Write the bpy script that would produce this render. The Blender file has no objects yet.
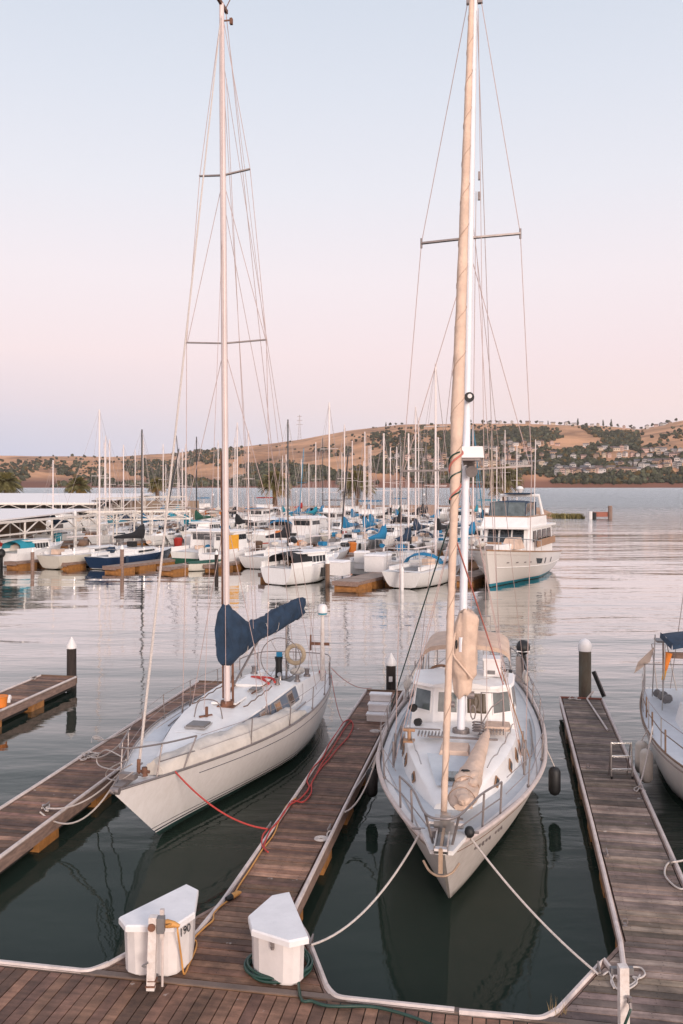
import bpy, math, random
from mathutils import Vector, Matrix, noise
random.seed(7)
F, CX, HZ, CH = 900.0, 341.5, 484.0, 6.8
SC = bpy.context.scene
COL = SC.collection
TH = math.radians(10.4)

def W(px, py, z):
    """world point of height z seen at a picture position (photo survey)"""
    y = (CH - z) * F / (py - HZ)
    return Vector(((px - CX) * y / F, y, z))
def D(px, Y, z):
    return Vector(((px - CX) * Y / F, Y, z))
def lin(c):
    return tuple((v/255/12.92 if v/255 <= .04045 else ((v/255+.055)/1.055)**2.4) for v in c) + (1.0,)

# ------------------------------------------------------------------ materials
MATS = {}
ATTR = set()
def mat(name, col, rough=.5, metal=0, var=.12, scale=6, bump=0, bscale=40, spec=.5, stretch=(1,1,1), col2=None, coord='Object', trans=0, attr=False):
    if name in MATS: return MATS[name]
    m = bpy.data.materials.new(name); m.use_nodes = True
    N = m.node_tree.nodes; L = m.node_tree.links
    b = N['Principled BSDF']
    b.inputs['Roughness'].default_value = rough
    b.inputs['Metallic'].default_value = metal
    b.inputs['Specular IOR Level'].default_value = spec
    if trans: b.inputs['Transmission Weight'].default_value = trans
    tc = N.new('ShaderNodeTexCoord'); mp = N.new('ShaderNodeMapping')
    mp.inputs['Scale'].default_value = stretch
    L.new(tc.outputs[coord], mp.inputs['Vector'])
    n = N.new('ShaderNodeTexNoise'); n.inputs['Scale'].default_value = scale
    n.inputs['Detail'].default_value = 6; n.inputs['Roughness'].default_value = .65
    L.new(mp.outputs['Vector'], n.inputs['Vector'])
    r = N.new('ShaderNodeValToRGB')
    r.color_ramp.elements[0].position = .3; r.color_ramp.elements[1].position = .7
    c2 = col2 if col2 else tuple(v*(1-var*2) for v in col)
    r.color_ramp.elements[0].color = tuple(c2)[:3]+(1,)
    r.color_ramp.elements[1].color = tuple(col)[:3]+(1,)
    L.new(n.outputs['Fac'], r.inputs['Fac'])
    out = r.outputs['Color']
    if attr:
        ATTR.add(name)
        a = N.new('ShaderNodeAttribute'); a.attribute_name = 'tone'
        mx = N.new('ShaderNodeMix'); mx.data_type = 'RGBA'; mx.blend_type = 'MULTIPLY'
        mx.inputs['Factor'].default_value = 1
        L.new(out, mx.inputs['A']); L.new(a.outputs['Color'], mx.inputs['B'])
        out = mx.outputs['Result']
    L.new(out, b.inputs['Base Color'])
    if bump:
        n2 = N.new('ShaderNodeTexNoise'); n2.inputs['Scale'].default_value = bscale; n2.inputs['Detail'].default_value = 4
        L.new(mp.outputs['Vector'], n2.inputs['Vector'])
        bp = N.new('ShaderNodeBump'); bp.inputs['Strength'].default_value = bump; bp.inputs['Distance'].default_value = .02
        L.new(n2.outputs['Fac'], bp.inputs['Height']); L.new(bp.outputs['Normal'], b.inputs['Normal'])
    MATS[name] = m
    return m

def hull_mat(name, base, bands, rough=.22, dirt=.05):
    """painted hull: bands = [(z_from, colour), ...] of boot-top paint, in the boat's own height"""
    if name in MATS: return MATS[name]
    m = mat(name, base, rough)
    N = m.node_tree.nodes; L = m.node_tree.links; b = N['Principled BSDF']
    tc = N.new('ShaderNodeTexCoord'); sp = N.new('ShaderNodeSeparateXYZ')
    L.new(tc.outputs['Object'], sp.inputs[0])
    mr = N.new('ShaderNodeMapRange'); mr.inputs['From Min'].default_value = -1; mr.inputs['From Max'].default_value = 3
    L.new(sp.outputs['Z'], mr.inputs['Value'])
    cr = N.new('ShaderNodeValToRGB'); cr.color_ramp.interpolation = 'CONSTANT'
    e = cr.color_ramp.elements
    pts = [( -1, bands[0][1])] + bands[1:]
    e[0].position = 0; e[0].color = tuple(pts[0][1])[:3]+(1,)
    e.remove(e[1])
    for z, c in pts[1:]:
        k = e.new((z+1)/4); k.color = tuple(c)[:3]+(1,)
    L.new(mr.outputs['Result'], cr.inputs['Fac'])
    # runs and grime
    mp = N.new('ShaderNodeMapping'); mp.inputs['Scale'].default_value = (3.2, 3.2, .5)
    L.new(tc.outputs['Object'], mp.inputs['Vector'])
    n = N.new('ShaderNodeTexNoise'); n.inputs['Scale'].default_value = 3; n.inputs['Detail'].default_value = 8; n.inputs['Roughness'].default_value = .7
    L.new(mp.outputs['Vector'], n.inputs['Vector'])
    r2 = N.new('ShaderNodeValToRGB'); r2.color_ramp.elements[0].position=.35; r2.color_ramp.elements[1].position=.62
    r2.color_ramp.elements[0].color = (1-dirt*1.6, 1-dirt*1.75, 1-dirt*2.0, 1); r2.color_ramp.elements[1].color = (1,1,1,1)
    L.new(n.outputs['Fac'], r2.inputs['Fac'])
    mx = N.new('ShaderNodeMix'); mx.data_type='RGBA'; mx.blend_type='MULTIPLY'; mx.inputs['Factor'].default_value=1
    L.new(cr.outputs['Color'], mx.inputs['A']); L.new(r2.outputs['Color'], mx.inputs['B'])
    # scum line just above the water
    sc=N.new('ShaderNodeTexNoise'); sc.inputs['Scale'].default_value=9; sc.inputs['Detail'].default_value=6; L.new(tc.outputs['Object'],sc.inputs['Vector'])
    sa=N.new('ShaderNodeMath'); sa.operation='MULTIPLY_ADD'; sa.inputs[1].default_value=-.55; L.new(sc.outputs['Fac'],sa.inputs[0]); L.new(sp.outputs['Z'],sa.inputs[2])
    sr=N.new('ShaderNodeMapRange'); sr.inputs['From Min'].default_value=-.28; sr.inputs['From Max'].default_value=-.02; sr.inputs['To Min'].default_value=.22; sr.inputs['To Max'].default_value=0; L.new(sa.outputs[0],sr.inputs['Value'])
    m3=N.new('ShaderNodeMix'); m3.data_type='RGBA'; m3.inputs['B'].default_value=(.16,.13,.085,1)
    L.new(sr.outputs['Result'],m3.inputs['Factor']); L.new(mx.outputs['Result'],m3.inputs['A'])
    L.new(m3.outputs['Result'], b.inputs['Base Color'])
    return m

def weather(name):
    """stains, damp patches and bird droppings on a board material"""
    m=MATS[name]; N=m.node_tree.nodes; L=m.node_tree.links; b=N['Principled BSDF']; src=b.inputs['Base Color'].links[0].from_socket
    tc=[n for n in N if n.type=='TEX_COORD'][0]
    a=N.new('ShaderNodeTexNoise'); a.inputs['Scale'].default_value=.9; a.inputs['Detail'].default_value=7; a.inputs['Roughness'].default_value=.7; L.new(tc.outputs['Object'],a.inputs['Vector'])
    r=N.new('ShaderNodeValToRGB'); r.color_ramp.elements[0].position=.36; r.color_ramp.elements[0].color=(.50,.47,.45,1); r.color_ramp.elements[1].position=.60; r.color_ramp.elements[1].color=(1.12,1.08,1.05,1); L.new(a.outputs['Fac'],r.inputs['Fac'])
    x=N.new('ShaderNodeMix'); x.data_type='RGBA'; x.blend_type='MULTIPLY'; x.inputs['Factor'].default_value=1; L.new(src,x.inputs['A']); L.new(r.outputs['Color'],x.inputs['B'])
    g=N.new('ShaderNodeTexNoise'); g.inputs['Scale'].default_value=14; g.inputs['Detail'].default_value=3; mp=N.new('ShaderNodeMapping'); mp.inputs['Scale'].default_value=(.10,1,1) if name!='walk' else (1,.1,1); L.new(tc.outputs['Object'],mp.inputs['Vector']); L.new(mp.outputs['Vector'],g.inputs['Vector'])
    gr=N.new('ShaderNodeValToRGB'); gr.color_ramp.elements[0].position=.35; gr.color_ramp.elements[0].color=(.72,.70,.68,1); gr.color_ramp.elements[1].position=.65; gr.color_ramp.elements[1].color=(1.1,1.1,1.1,1); L.new(g.outputs['Fac'],gr.inputs['Fac'])
    y=N.new('ShaderNodeMix'); y.data_type='RGBA'; y.blend_type='MULTIPLY'; y.inputs['Factor'].default_value=1; L.new(x.outputs['Result'],y.inputs['A']); L.new(gr.outputs['Color'],y.inputs['B'])
    d=N.new('ShaderNodeTexNoise'); d.inputs['Scale'].default_value=5.5; d.inputs['Detail'].default_value=5; L.new(tc.outputs['Object'],d.inputs['Vector'])
    dr=N.new('ShaderNodeMapRange'); dr.inputs['From Min'].default_value=.715; dr.inputs['From Max'].default_value=.75; dr.inputs['To Max'].default_value=.6; L.new(d.outputs['Fac'],dr.inputs['Value'])
    z=N.new('ShaderNodeMix'); z.data_type='RGBA'; z.inputs['B'].default_value=(.5,.46,.43,1); L.new(dr.outputs['Result'],z.inputs['Factor']); L.new(y.outputs['Result'],z.inputs['A'])
    L.new(z.outputs['Result'],b.inputs['Base Color'])

WHITE=(.84,.825,.825); CREAM=(.66,.60,.55)
M = {}
def setup_mats():
    M['gel'] = mat('white_gelcoat', WHITE, .3, var=.05, scale=2.5, bump=.03)
    M['deckwhite'] = mat('white_deck', (.78,.755,.74), .55, var=.09, scale=3, bump=.15, bscale=200)
    M['nonskid'] = mat('blue_grey_deck', (.56,.59,.62), .65, var=.07, scale=4, bump=.25, bscale=260)
    M['nonskid2'] = mat('pale_grey_deck', (.66,.68,.71), .6, var=.06, scale=4, bump=.2, bscale=260)
    M['cabin'] = mat('white_cabin', (.82,.80,.785), .35, var=.05, scale=3)
    M['glass'] = mat('dark_window', (.025,.03,.035), .08, var=.2, scale=2, spec=.8)
    M['glass2'] = mat('pale_window', (.16,.19,.19), .06, var=.35, scale=1.6, spec=.8)
    M['steel'] = mat('stainless_steel', (.55,.52,.50), .28, metal=.9, var=.1)
    M['dullsteel'] = mat('worn_steel', (.30,.26,.25), .45, metal=.6, var=.15)
    M['wire'] = mat('rigging_wire', (.34,.28,.27), .5, metal=.3, var=.1)
    M['mast'] = mat('white_mast_paint', (.70,.62,.60), .4, var=.06, scale=4)
    M['mastw'] = mat('cool_white_mast_paint', (.74,.74,.78), .4, var=.05, scale=4)
    M['mastd'] = mat('dark_mast', (.03,.03,.035), .45, var=.2)
    M['mastt'] = mat('tan_mast', (.45,.36,.29), .45, var=.15)
    M['mastb'] = mat('blue_mast', (.04,.20,.32), .45, var=.1)
    M['bluecover'] = mat('navy_canvas', (.020,.047,.092), .85, var=.28, scale=3, bump=1.0, bscale=8)
    M['tancover'] = mat('tan_canvas', (.68,.50,.39), .88, var=.13, scale=3.5, bump=1.0, bscale=9)
    M['creamcover'] = mat('cream_sailcloth', (.66,.60,.54), .8, var=.14, scale=2.2, bump=.8, bscale=7)
    M['blackcover'] = mat('black_canvas', (.014,.014,.017), .85, var=.2)
    M['azure'] = mat('azure_canvas', (.012,.185,.36), .8, var=.12)
    M['teal'] = mat('teal_canvas', (.02,.27,.36), .8, var=.12)
    M['green'] = mat('green_canvas', (.02,.10,.065), .8, var=.15)
    M['red'] = mat('red_canvas', (.42,.03,.02), .8, var=.12)
    M['orange'] = mat('orange_canvas', (.75,.22,.03), .7, var=.1)
    M['yellow'] = mat('yellow_canvas', (.75,.36,.03), .7, var=.1)
    M['grey'] = mat('grey_plastic', (.18,.17,.17), .5, var=.1)
    M['black'] = mat('black_rubber', (.012,.012,.013), .55, var=.2, bump=.2)
    M['pink'] = mat('faded_pink_rope', (.55,.18,.14), .8)
    M['teak'] = mat('teak_trim', (.20,.115,.07), .6, var=.25, scale=5, stretch=(1,8,8))
    M['tanwood'] = mat('varnished_tan_wood', (.40,.22,.12), .5, var=.2, scale=5)
    M['wood'] = mat('brown_deck_boards', (.30,.168,.115), .72, var=.28, scale=3, stretch=(1.4,1.4,1.4), bump=.35, bscale=30, attr=True)
    M['woodg'] = mat('grey_deck_boards', (.33,.25,.21), .75, var=.25, scale=3, bump=.35, bscale=30, attr=True)
    M['woodl'] = mat('sun_bleached_boards', (.34,.25,.21), .8, var=.2, scale=2, bump=.3, attr=True)
    M['fascia'] = mat('weathered_timber', (.34,.225,.18), .8, var=.28, scale=4, stretch=(1,1,4), bump=.4)
    M['floats'] = mat('orange_brown_float', (.46,.20,.055), .6, var=.3, scale=5)
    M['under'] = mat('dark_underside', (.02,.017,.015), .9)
    M['bumper'] = mat('dirty_white_vinyl', (.70,.60,.56), .6, var=.16, scale=5)
    M['pile'] = mat('creosote_pile', (.045,.032,.028), .85, var=.3, scale=6, stretch=(1,1,.25), bump=.6)
    M['pileg'] = mat('green_grey_pile', (.13,.125,.10), .85, var=.35, scale=5, stretch=(1,1,.3), bump=.6, col2=(.07,.045,.03))
    M['cap'] = mat('white_pile_cap', (.76,.73,.72), .4, var=.05)
    M['box'] = mat('white_fibreglass_box', (.74,.69,.67), .42, var=.09, scale=2.6, bump=.05)
    M['boxlid'] = mat('white_fibreglass_lid', (.80,.775,.775), .42, var=.07, scale=4, bump=.05)
    M['postw'] = mat('chipped_white_post', (.74,.69,.66), .65, var=.12, scale=9, col2=(.55,.46,.41), bump=.3)
    M['hose'] = mat('green_hose', (.012,.055,.04), .4, var=.2)
    M['yel'] = mat('yellow_cord', (.62,.30,.08), .6, var=.12)
    M['redrope'] = mat('red_rope', (.52,.055,.045), .75, var=.2, scale=40)
    M['rope'] = mat('white_rope', (.62,.55,.51), .8, var=.2, scale=40)
    M['rust'] = mat('rusty_stain_steel', (.22,.10,.06), .8, var=.3)
    M['truss'] = mat('cream_painted_truss', (.72,.66,.60), .6, var=.1)
    M['roof'] = mat('white_metal_roof', (.86,.80,.77), .5, var=.04, scale=1)
    M['anchor'] = mat('galvanised_anchor', (.42,.29,.20), .5, metal=.3, var=.2)
    M['hullw'] = hull_mat('white_hull_dark_boot', WHITE, [(0,(.02,.02,.025)),(.06,WHITE)])
    M['hullnavy'] = hull_mat('navy_hull', (.02,.04,.09), [(0,(.02,.02,.02)),(.05,(.7,.7,.7)),(.1,(.022,.045,.10))], dirt=.03)
    M['hullgreen'] = hull_mat('green_hull', (.02,.10,.07), [(0,(.02,.02,.02)),(.08,(.015,.09,.06)),(.62,(.7,.69,.66))])
    M['hullblue'] = hull_mat('blue_hull', (.02,.09,.22), [(0,(.1,.02,.02)),(.08,(.02,.085,.21)),(.85,(.72,.7,.69))])
    M['hullteal'] = hull_mat('white_hull_teal_boot', WHITE, [(0,(.02,.03,.03)),(.0,(.02,.24,.30)),(.14,WHITE)])
    M['hullline'] = hull_mat('white_hull_blue_line', WHITE, [(0,(.03,.04,.05)),(.05,WHITE),(.72,(.03,.2,.33)),(.80,WHITE)])
    M['hullred'] = hull_mat('white_hull_red_line', WHITE, [(0,(.03,.04,.05)),(.05,WHITE),(.55,(.55,.06,.03)),(.68,WHITE)])
    M['hullcream'] = hull_mat('cream_hull', CREAM, [(0,(.03,.03,.03)),(.06,(.66,.62,.55))])
    M['hullwood'] = hull_mat('varnished_hull', (.3,.12,.05), [(0,(.02,.02,.02)),(.06,(.42,.16,.06)),(.42,(.68,.62,.56))])

# mesh builder
class MB:
    def __init__(s): s.v=[]; s.f=[]; s.m=[]; s.c=[]; s.tone=1.0
    def add(s, vs, fs, mi=0):
        o=len(s.v); s.v += [tuple(v) for v in vs]
        for f in fs: s.f.append(tuple(i+o for i in f)); s.m.append(mi); s.c.append(s.tone)
    def box(s, c, d, rz=0, mi=0, mx=None):
        x,y,z = d[0]/2,d[1]/2,d[2]/2
        vs=[Vector((a*x,b*y,e*z)) for a in(-1,1) for b in(-1,1) for e in(-1,1)]
        R = Matrix.Rotation(rz,3,'Z') if mx is None else mx
        s.add([R@v+Vector(c) for v in vs],[(0,1,3,2),(4,6,7,5),(0,4,5,1),(2,3,7,6),(0,2,6,4),(1,5,7,3)],mi)
    def bar(s, a, b, w, h, mi=0, up=(0,0,1)):
        a=Vector(a);b=Vector(b);d=(b-a);l=d.length
        if l<1e-6:return
        d/=l; u=Vector(up); 
        if abs(d.dot(u))>.98: u=Vector((0,1,0))
        r=d.cross(u).normalized(); u=r.cross(d)
        vs=[p+r*x*w/2+u*y*h/2 for p in(a,b) for x,y in((-1,-1),(1,-1),(1,1),(-1,1))]
        s.add(vs,[(3,2,1,0),(4,5,6,7),(0,1,5,4),(1,2,6,5),(2,3,7,6),(3,0,4,7)],mi)
    def tube(s, pts, rad, n=6, mi=0, closed=False, cap=True, flat=1.0):
        pts=[Vector(p) for p in pts]; k=len(pts)
        if not isinstance(rad,(list,tuple)): rad=[rad]*k
        o=len(s.v); prev=None
        for i,p in enumerate(pts):
            if closed: d=pts[(i+1)%k]-pts[i-1]
            elif i==0: d=pts[1]-p
            elif i==k-1: d=p-pts[i-1]
            else: d=pts[i+1]-pts[i-1]
            if d.length<1e-9: d=Vector((0,0,1))
            d.normalize()
            if prev is None:
                u=Vector((0,0,1)) if abs(d.z)<.9 else Vector((1,0,0))
            else: u=prev
            r=d.cross(u)
            if r.length<1e-6: r=d.cross(Vector((1,.3,0)))
            r.normalize(); u=r.cross(d).normalized(); prev=u
            for j in range(n):
                a=2*math.pi*j/n
                s.v.append(tuple(p+r*math.cos(a)*rad[i]*flat+u*math.sin(a)*rad[i]))
        rings=k if closed else k-1
        for i in range(rings):
            for j in range(n):
                a=o+i*n+j; b=o+i*n+(j+1)%n; c=o+((i+1)%k)*n+(j+1)%n; e=o+((i+1)%k)*n+j
                s.f.append((a,b,c,e)); s.m.append(mi); s.c.append(s.tone)
        if cap and not closed:
            s.f.append(tuple(o+j for j in range(n))[::-1]); s.m.append(mi); s.c.append(s.tone)
            s.f.append(tuple(o+(k-1)*n+j for j in range(n))); s.m.append(mi); s.c.append(s.tone)
    def prism(s, poly, z0, z1, mi=0, top=None):
        n=len(poly); top=top or poly
        vs=[(p[0],p[1],z0) for p in poly]+[(p[0],p[1],z1) for p in top]
        fs=[tuple(range(n))[::-1],tuple(range(n,2*n))]+[(i,(i+1)%n,n+(i+1)%n,n+i) for i in range(n)]
        s.add(vs,fs,mi)
    def grid(s, rows, mi=0, closed=False):
        n=len(rows[0]); o=len(s.v)
        for r in rows: s.v += [tuple(p) for p in r]
        for i in range(len(rows)-1):
            for j in range(n if closed else n-1):
                a=o+i*n+j; b=o+i*n+(j+1)%n
                s.f.append((a,b,b+n,a+n)); s.m.append(mi); s.c.append(s.tone)
    def ico(s, c, r, sub=1, jit=0, sq=(1,1,1), mi=0, rnd=random):
        t=(1+5**.5)/2
        vs=[Vector(v).normalized() for v in [(-1,t,0),(1,t,0),(-1,-t,0),(1,-t,0),(0,-1,t),(0,1,t),(0,-1,-t),(0,1,-t),(t,0,-1),(t,0,1),(-t,0,-1),(-t,0,1)]]
        fs=[(0,11,5),(0,5,1),(0,1,7),(0,7,10),(0,10,11),(1,5,9),(5,11,4),(11,10,2),(10,7,6),(7,1,8),(3,9,4),(3,4,2),(3,2,6),(3,6,8),(3,8,9),(4,9,5),(2,4,11),(6,2,10),(8,6,7),(9,8,1)]
        for _ in range(sub):
            d={}; nf=[]
            def mid(a,b):
                k=(min(a,b),max(a,b))
                if k not in d: vs.append(((vs[a]+vs[b])/2).normalized()); d[k]=len(vs)-1
                return d[k]
            for a,b,c2 in fs:
                x,y,z=mid(a,b),mid(b,c2),mid(c2,a); nf+=[(a,x,z),(b,y,x),(c2,z,y),(x,y,z)]
            fs=nf
        out=[]
        for v in vs:
            k=r*(1+rnd.uniform(-jit,jit)); out.append(Vector((v.x*k*sq[0],v.y*k*sq[1],v.z*k*sq[2]))+Vector(c))
        s.add(out,fs,mi)
    def build(s, name, mats, parent=None, smooth=False, tag=None):
        me=bpy.data.meshes.new(name); me.from_pydata(s.v,[],s.f)
        if not isinstance(mats,(list,tuple)): mats=[mats]
        for m in mats: me.materials.append(m)
        me.polygons.foreach_set('material_index',s.m)
        if any(c!=1.0 for c in s.c) or any(m.name in ATTR for m in mats):
            ca=me.color_attributes.new('tone','FLOAT_COLOR','CORNER'); buf=[]
            for p,c in zip(me.polygons,s.c):
                if isinstance(c,tuple): buf += list(c+(1.0,))*p.loop_total
                else: buf += [c,c,c,1.0]*p.loop_total
            ca.data.foreach_set('color',buf)
        if smooth:
            me.polygons.foreach_set('use_smooth',[True]*len(me.polygons))
            if smooth!='all': me.set_sharp_from_angle(angle=math.radians(38))
        me.update()
        o=bpy.data.objects.new(name,me); COL.objects.link(o)
        if parent: o.parent=parent
        if tag: T(o,*tag)
        return o

def T(o,label,cat,group=None,kind=None):
    if label: o['label']=label
    if cat: o['category']=cat
    if group: o['group']=group
    if kind: o['kind']=kind
    return o
def empty(name,loc,rz=0,label=None,cat=None,group=None):
    o=bpy.data.objects.new(name,None); COL.objects.link(o); o.empty_display_size=.3
    o.location=loc; o.rotation_euler=(0,0,rz)
    return T(o,label,cat,group)
def one(name,mats,parent,fn,smooth=True,tag=None):
    mb=MB(); fn(mb); return mb.build(name,mats,parent,smooth,tag)
def local(root,p):
    """world point -> coordinates of a thing standing at root"""
    d=Vector(p)-root.location; c,s=math.cos(-root.rotation_euler.z),math.sin(-root.rotation_euler.z)
    return Vector((d.x*c-d.y*s,d.x*s+d.y*c,d.z))
def sag(a,b,drop,n=12):
    a=Vector(a);b=Vector(b); return [a.lerp(b,i/n)-Vector((0,0,drop*4*(i/n)*(1-i/n))) for i in range(n+1)]
def smoothpts(pts,n=6,closed=False):
    P=[Vector(p) for p in pts]; out=[]; k=len(P)
    rng=range(k) if closed else range(k-1)
    for i in rng:
        p0=P[i-1] if (i>0 or closed) else P[0]; p1=P[i]; p2=P[(i+1)%k]; p3=P[(i+2)%k] if (closed or i+2<k) else P[-1]
        for j in range(n):
            t=j/n
            out.append(.5*((2*p1)+(-p0+p2)*t+(2*p0-5*p1+4*p2-p3)*t*t+(-p0+3*p1-3*p2+p3)*t**3))
    if not closed: out.append(P[-1])
    return out
def interp(tab,t):
    for (a,x),(b,y) in zip(tab,tab[1:]):
        if t<=b: 
            k=(t-a)/(b-a); return x+(y-x)*k
    return tab[-1][1]

# ------------------------------------------------------------------ hull
class Hull:
    def __init__(s,L,B,zb,zm,zs,ovb=1.0,ovs=.3,wt=None,depth=.45,pb=.6,pm=.22,nose=0.0):
        s.L,s.B,s.zb,s.zm,s.zs,s.ovb,s.ovs,s.depth,s.pb,s.pm=L,B,zb,zm,zs,ovb,ovs,depth,pb,pm
        tab=wt or [(0,0),(.06,.2),(.15,.46),(.3,.79),(.42,.95),(.55,1),(.7,.97),(.85,.86),(1,.68)]
        sm=smoothpts([(a,b,0) for a,b in tab],5); s.wt=[(max(0,p.x),max(0,p.y)) for p in sm]
        s.nose=nose
    def sh(s,t):
        a=s.zb; b=s.zm; c=s.zs; tm=.62
        # quadratic through three heights
        return a*(t-tm)*(t-1)/(tm)+b*t*(t-1)/(tm*(tm-1))+c*t*(t-tm)/(1-tm)
    def w(s,t): return s.B/2*interp(s.wt,min(1,max(0,t)))
    def pt(s,t,f,side):
        zs=s.sh(t); zb=-s.depth*(1-.85*max(0,(t-.55)/.45)**2)
        z=zb+(zs-zb)*f
        xb=s.L/2-s.ovb*(1-z/s.zb)*(1 if z>0 else 1.6)
        xs=-s.L/2+s.ovs*(1-z/s.zs)
        p=s.pb+(s.pm-s.pb)*min(1,t/.5)**.8
        return Vector((xb+(xs-xb)*t, side*(s.w(t)+s.nose*(1-t)**12)*f**p, z))
    def t_of(s,x): return (s.L/2-x)/s.L
    def rail(s,x,side,dz=0,inset=0):
        t=s.t_of(x); p=s.pt(t,1,side); p.z+=dz; p.y-=side*inset; return p
    def side_mesh(s,mb,nt=26,nf=9,mi=0):
        ts=[(i/nt)**1.25 for i in range(nt+1)]
        rows=[]
        for t in ts:
            r=[s.pt(t,j/nf,1) for j in range(nf,-1,-1)]+[s.pt(t,j/nf,-1) for j in range(1,nf+1)]
            rows.append(r)
        mb.grid(rows,mi)
        n=len(rows[-1]); mb.add(rows[-1],[tuple(range(n))],mi); mb.add(rows[0],[tuple(range(n))[::-1]],mi)
    def deck_mesh(s,mb,nt=24,drop=.03,inset=.03,camber=.05,t0=.004,t1=1,mi=0):
        rows=[]
        for i in range(nt+1):
            t=t0+(t1-t0)*i/nt; w=max(.004,s.w(t)+s.nose*(1-t)**12-inset); p=s.pt(t,1,1)
            rows.append([Vector((p.x-(.02 if i==0 else 0)+(.02 if i==nt else 0),w*k,p.z-drop+camber*(1-k*k)*min(1,w))) for k in(-1,-.7,-.35,0,.35,.7,1)])
        mb.grid(rows[::-1],mi)
    def deckz(s,x,y,drop=.03,camber=.05):
        t=s.t_of(x); w=max(.05,s.w(t)); k=min(1,abs(y)/w); return s.sh(t)-drop+camber*(1-k*k)*min(1,w)
setup_mats()
weather('brown_deck_boards'); weather('grey_deck_boards')
# ================================================================== WORLD
def world():
    w=bpy.data.worlds.new("World"); SC.world=w; w.use_nodes=True
    N=w.node_tree.nodes; L=w.node_tree.links; bg=N['Background']
    tc=N.new('ShaderNodeTexCoord'); sp=N.new('ShaderNodeSeparateXYZ'); L.new(tc.outputs['Generated'],sp.inputs[0])
    cr=N.new('ShaderNodeValToRGB'); e=cr.color_ramp.elements
    stops=[(0.0,(216,212,230)),(.045,(228,215,226)),(.085,(241,218,221)),(.14,(242,223,227)),(.22,(240,229,234)),(.31,(229,228,236)),(.40,(218,222,233)),(.48,(208,215,228)),(.62,(207,211,227)),(.8,(206,209,226)),(1.0,(203,207,226))]
    e[0].position=stops[0][0]; e[0].color=lin(stops[0][1]); e[1].position=1; e[1].color=lin(stops[-1][1])
    for p,c in stops[1:-1]:
        k=e.new(p); k.color=lin(c)
    L.new(sp.outputs['Z'],cr.inputs['Fac'])
    # cooler on one side of the anti-solar sky, warmer on the other (low down only)
    mrx=N.new('ShaderNodeMapRange'); mrx.inputs['From Min'].default_value=-.38; mrx.inputs['From Max'].default_value=.3
    L.new(sp.outputs['X'],mrx.inputs['Value'])
    mrz=N.new('ShaderNodeMapRange'); mrz.inputs['From Min'].default_value=.02; mrz.inputs['From Max'].default_value=.14; mrz.inputs['To Min'].default_value=1; mrz.inputs['To Max'].default_value=0
    L.new(sp.outputs['Z'],mrz.inputs['Value'])
    cx=N.new('ShaderNodeMix'); cx.data_type='RGBA'; cx.inputs['A'].default_value=lin((198,206,230)); cx.inputs['B'].default_value=lin((246,227,226))
    L.new(mrx.outputs['Result'],cx.inputs['Factor'])
    mx=N.new('ShaderNodeMix'); mx.data_type='RGBA'
    mm=N.new('ShaderNodeMath'); mm.operation='MULTIPLY'; mm.inputs[1].default_value=.9
    L.new(mrz.outputs['Result'],mm.inputs[0]); L.new(mm.outputs[0],mx.inputs['Factor'])
    L.new(cr.outputs['Color'],mx.inputs['A']); L.new(cx.outputs['Result'],mx.inputs['B'])
    # sunset glow in the half of the sky where the sun has gone down
    my=N.new('ShaderNodeMapRange'); my.inputs['From Min'].default_value=-.1; my.inputs['From Max'].default_value=-.95
    L.new(sp.outputs['Y'],my.inputs['Value'])
    mg=N.new('ShaderNodeMapRange'); mg.inputs['From Min'].default_value=0; mg.inputs['From Max'].default_value=.55; mg.inputs['To Min'].default_value=1; mg.inputs['To Max'].default_value=0
    L.new(sp.outputs['Z'],mg.inputs['Value'])
    mq=N.new('ShaderNodeMath'); mq.operation='MULTIPLY'; L.new(my.outputs['Result'],mq.inputs[0]); L.new(mg.outputs['Result'],mq.inputs[1])
    glow=N.new('ShaderNodeMix'); glow.data_type='RGBA'; glow.inputs['B'].default_value=(2.7,2.1,1.9,1)
    L.new(mq.outputs[0],glow.inputs['Factor']); L.new(mx.outputs['Result'],glow.inputs['A'])
    sky=N.new('ShaderNodeTexSky'); sky.sky_type='NISHITA'; sky.sun_disc=False; sky.sun_elevation=math.radians(3); sky.sun_rotation=math.radians(150)
    ad=N.new('ShaderNodeMix'); ad.data_type='RGBA'; ad.blend_type='ADD'; ad.inputs['Factor'].default_value=.02; ad.clamp_result=False
    L.new(glow.outputs['Result'],ad.inputs['A']); L.new(sky.outputs['Color'],ad.inputs['B'])
    L.new(ad.outputs['Result'],bg.inputs['Color']); bg.inputs['Strength'].default_value=WORLD_STR
    sd=bpy.data.lights.new('sunset_light','SUN'); sd.energy=SUN_STR; sd.angle=math.radians(18); sd.color=(1,.86,.76)
    so=bpy.data.objects.new('sunset_light',sd); COL.objects.link(so)
    d=Vector((-math.sin(math.radians(150)),-math.cos(math.radians(150)),0)) # unused azimuth helper
    tosun=Vector((.42,-.88,.22)).normalized()
    so.rotation_euler=tosun.to_track_quat('Z','Y').to_euler()
WORLD_STR=.84; SUN_STR=2.2
world()
cam=bpy.data.cameras.new('camera'); co=bpy.data.objects.new('camera',cam); COL.objects.link(co); SC.camera=co
co.location=(0,0,CH); co.rotation_euler=(math.pi/2,0,0)
cam.sensor_fit='VERTICAL'; cam.sensor_height=36; cam.lens=36*F/1024; cam.shift_y=-(512-HZ)/1024; cam.clip_end=30000; cam.clip_start=.1
vs=SC.view_settings; vs.view_transform='Standard'; vs.look='None'; vs.gamma=1; vs.exposure=.32; vs.use_curve_mapping=False
SC.cycles.max_bounces=6; SC.cycles.transparent_max_bounces=8; SC.cycles.caustics_reflective=False; SC.cycles.caustics_refractive=False
SC.cycles.use_denoising=True

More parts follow.
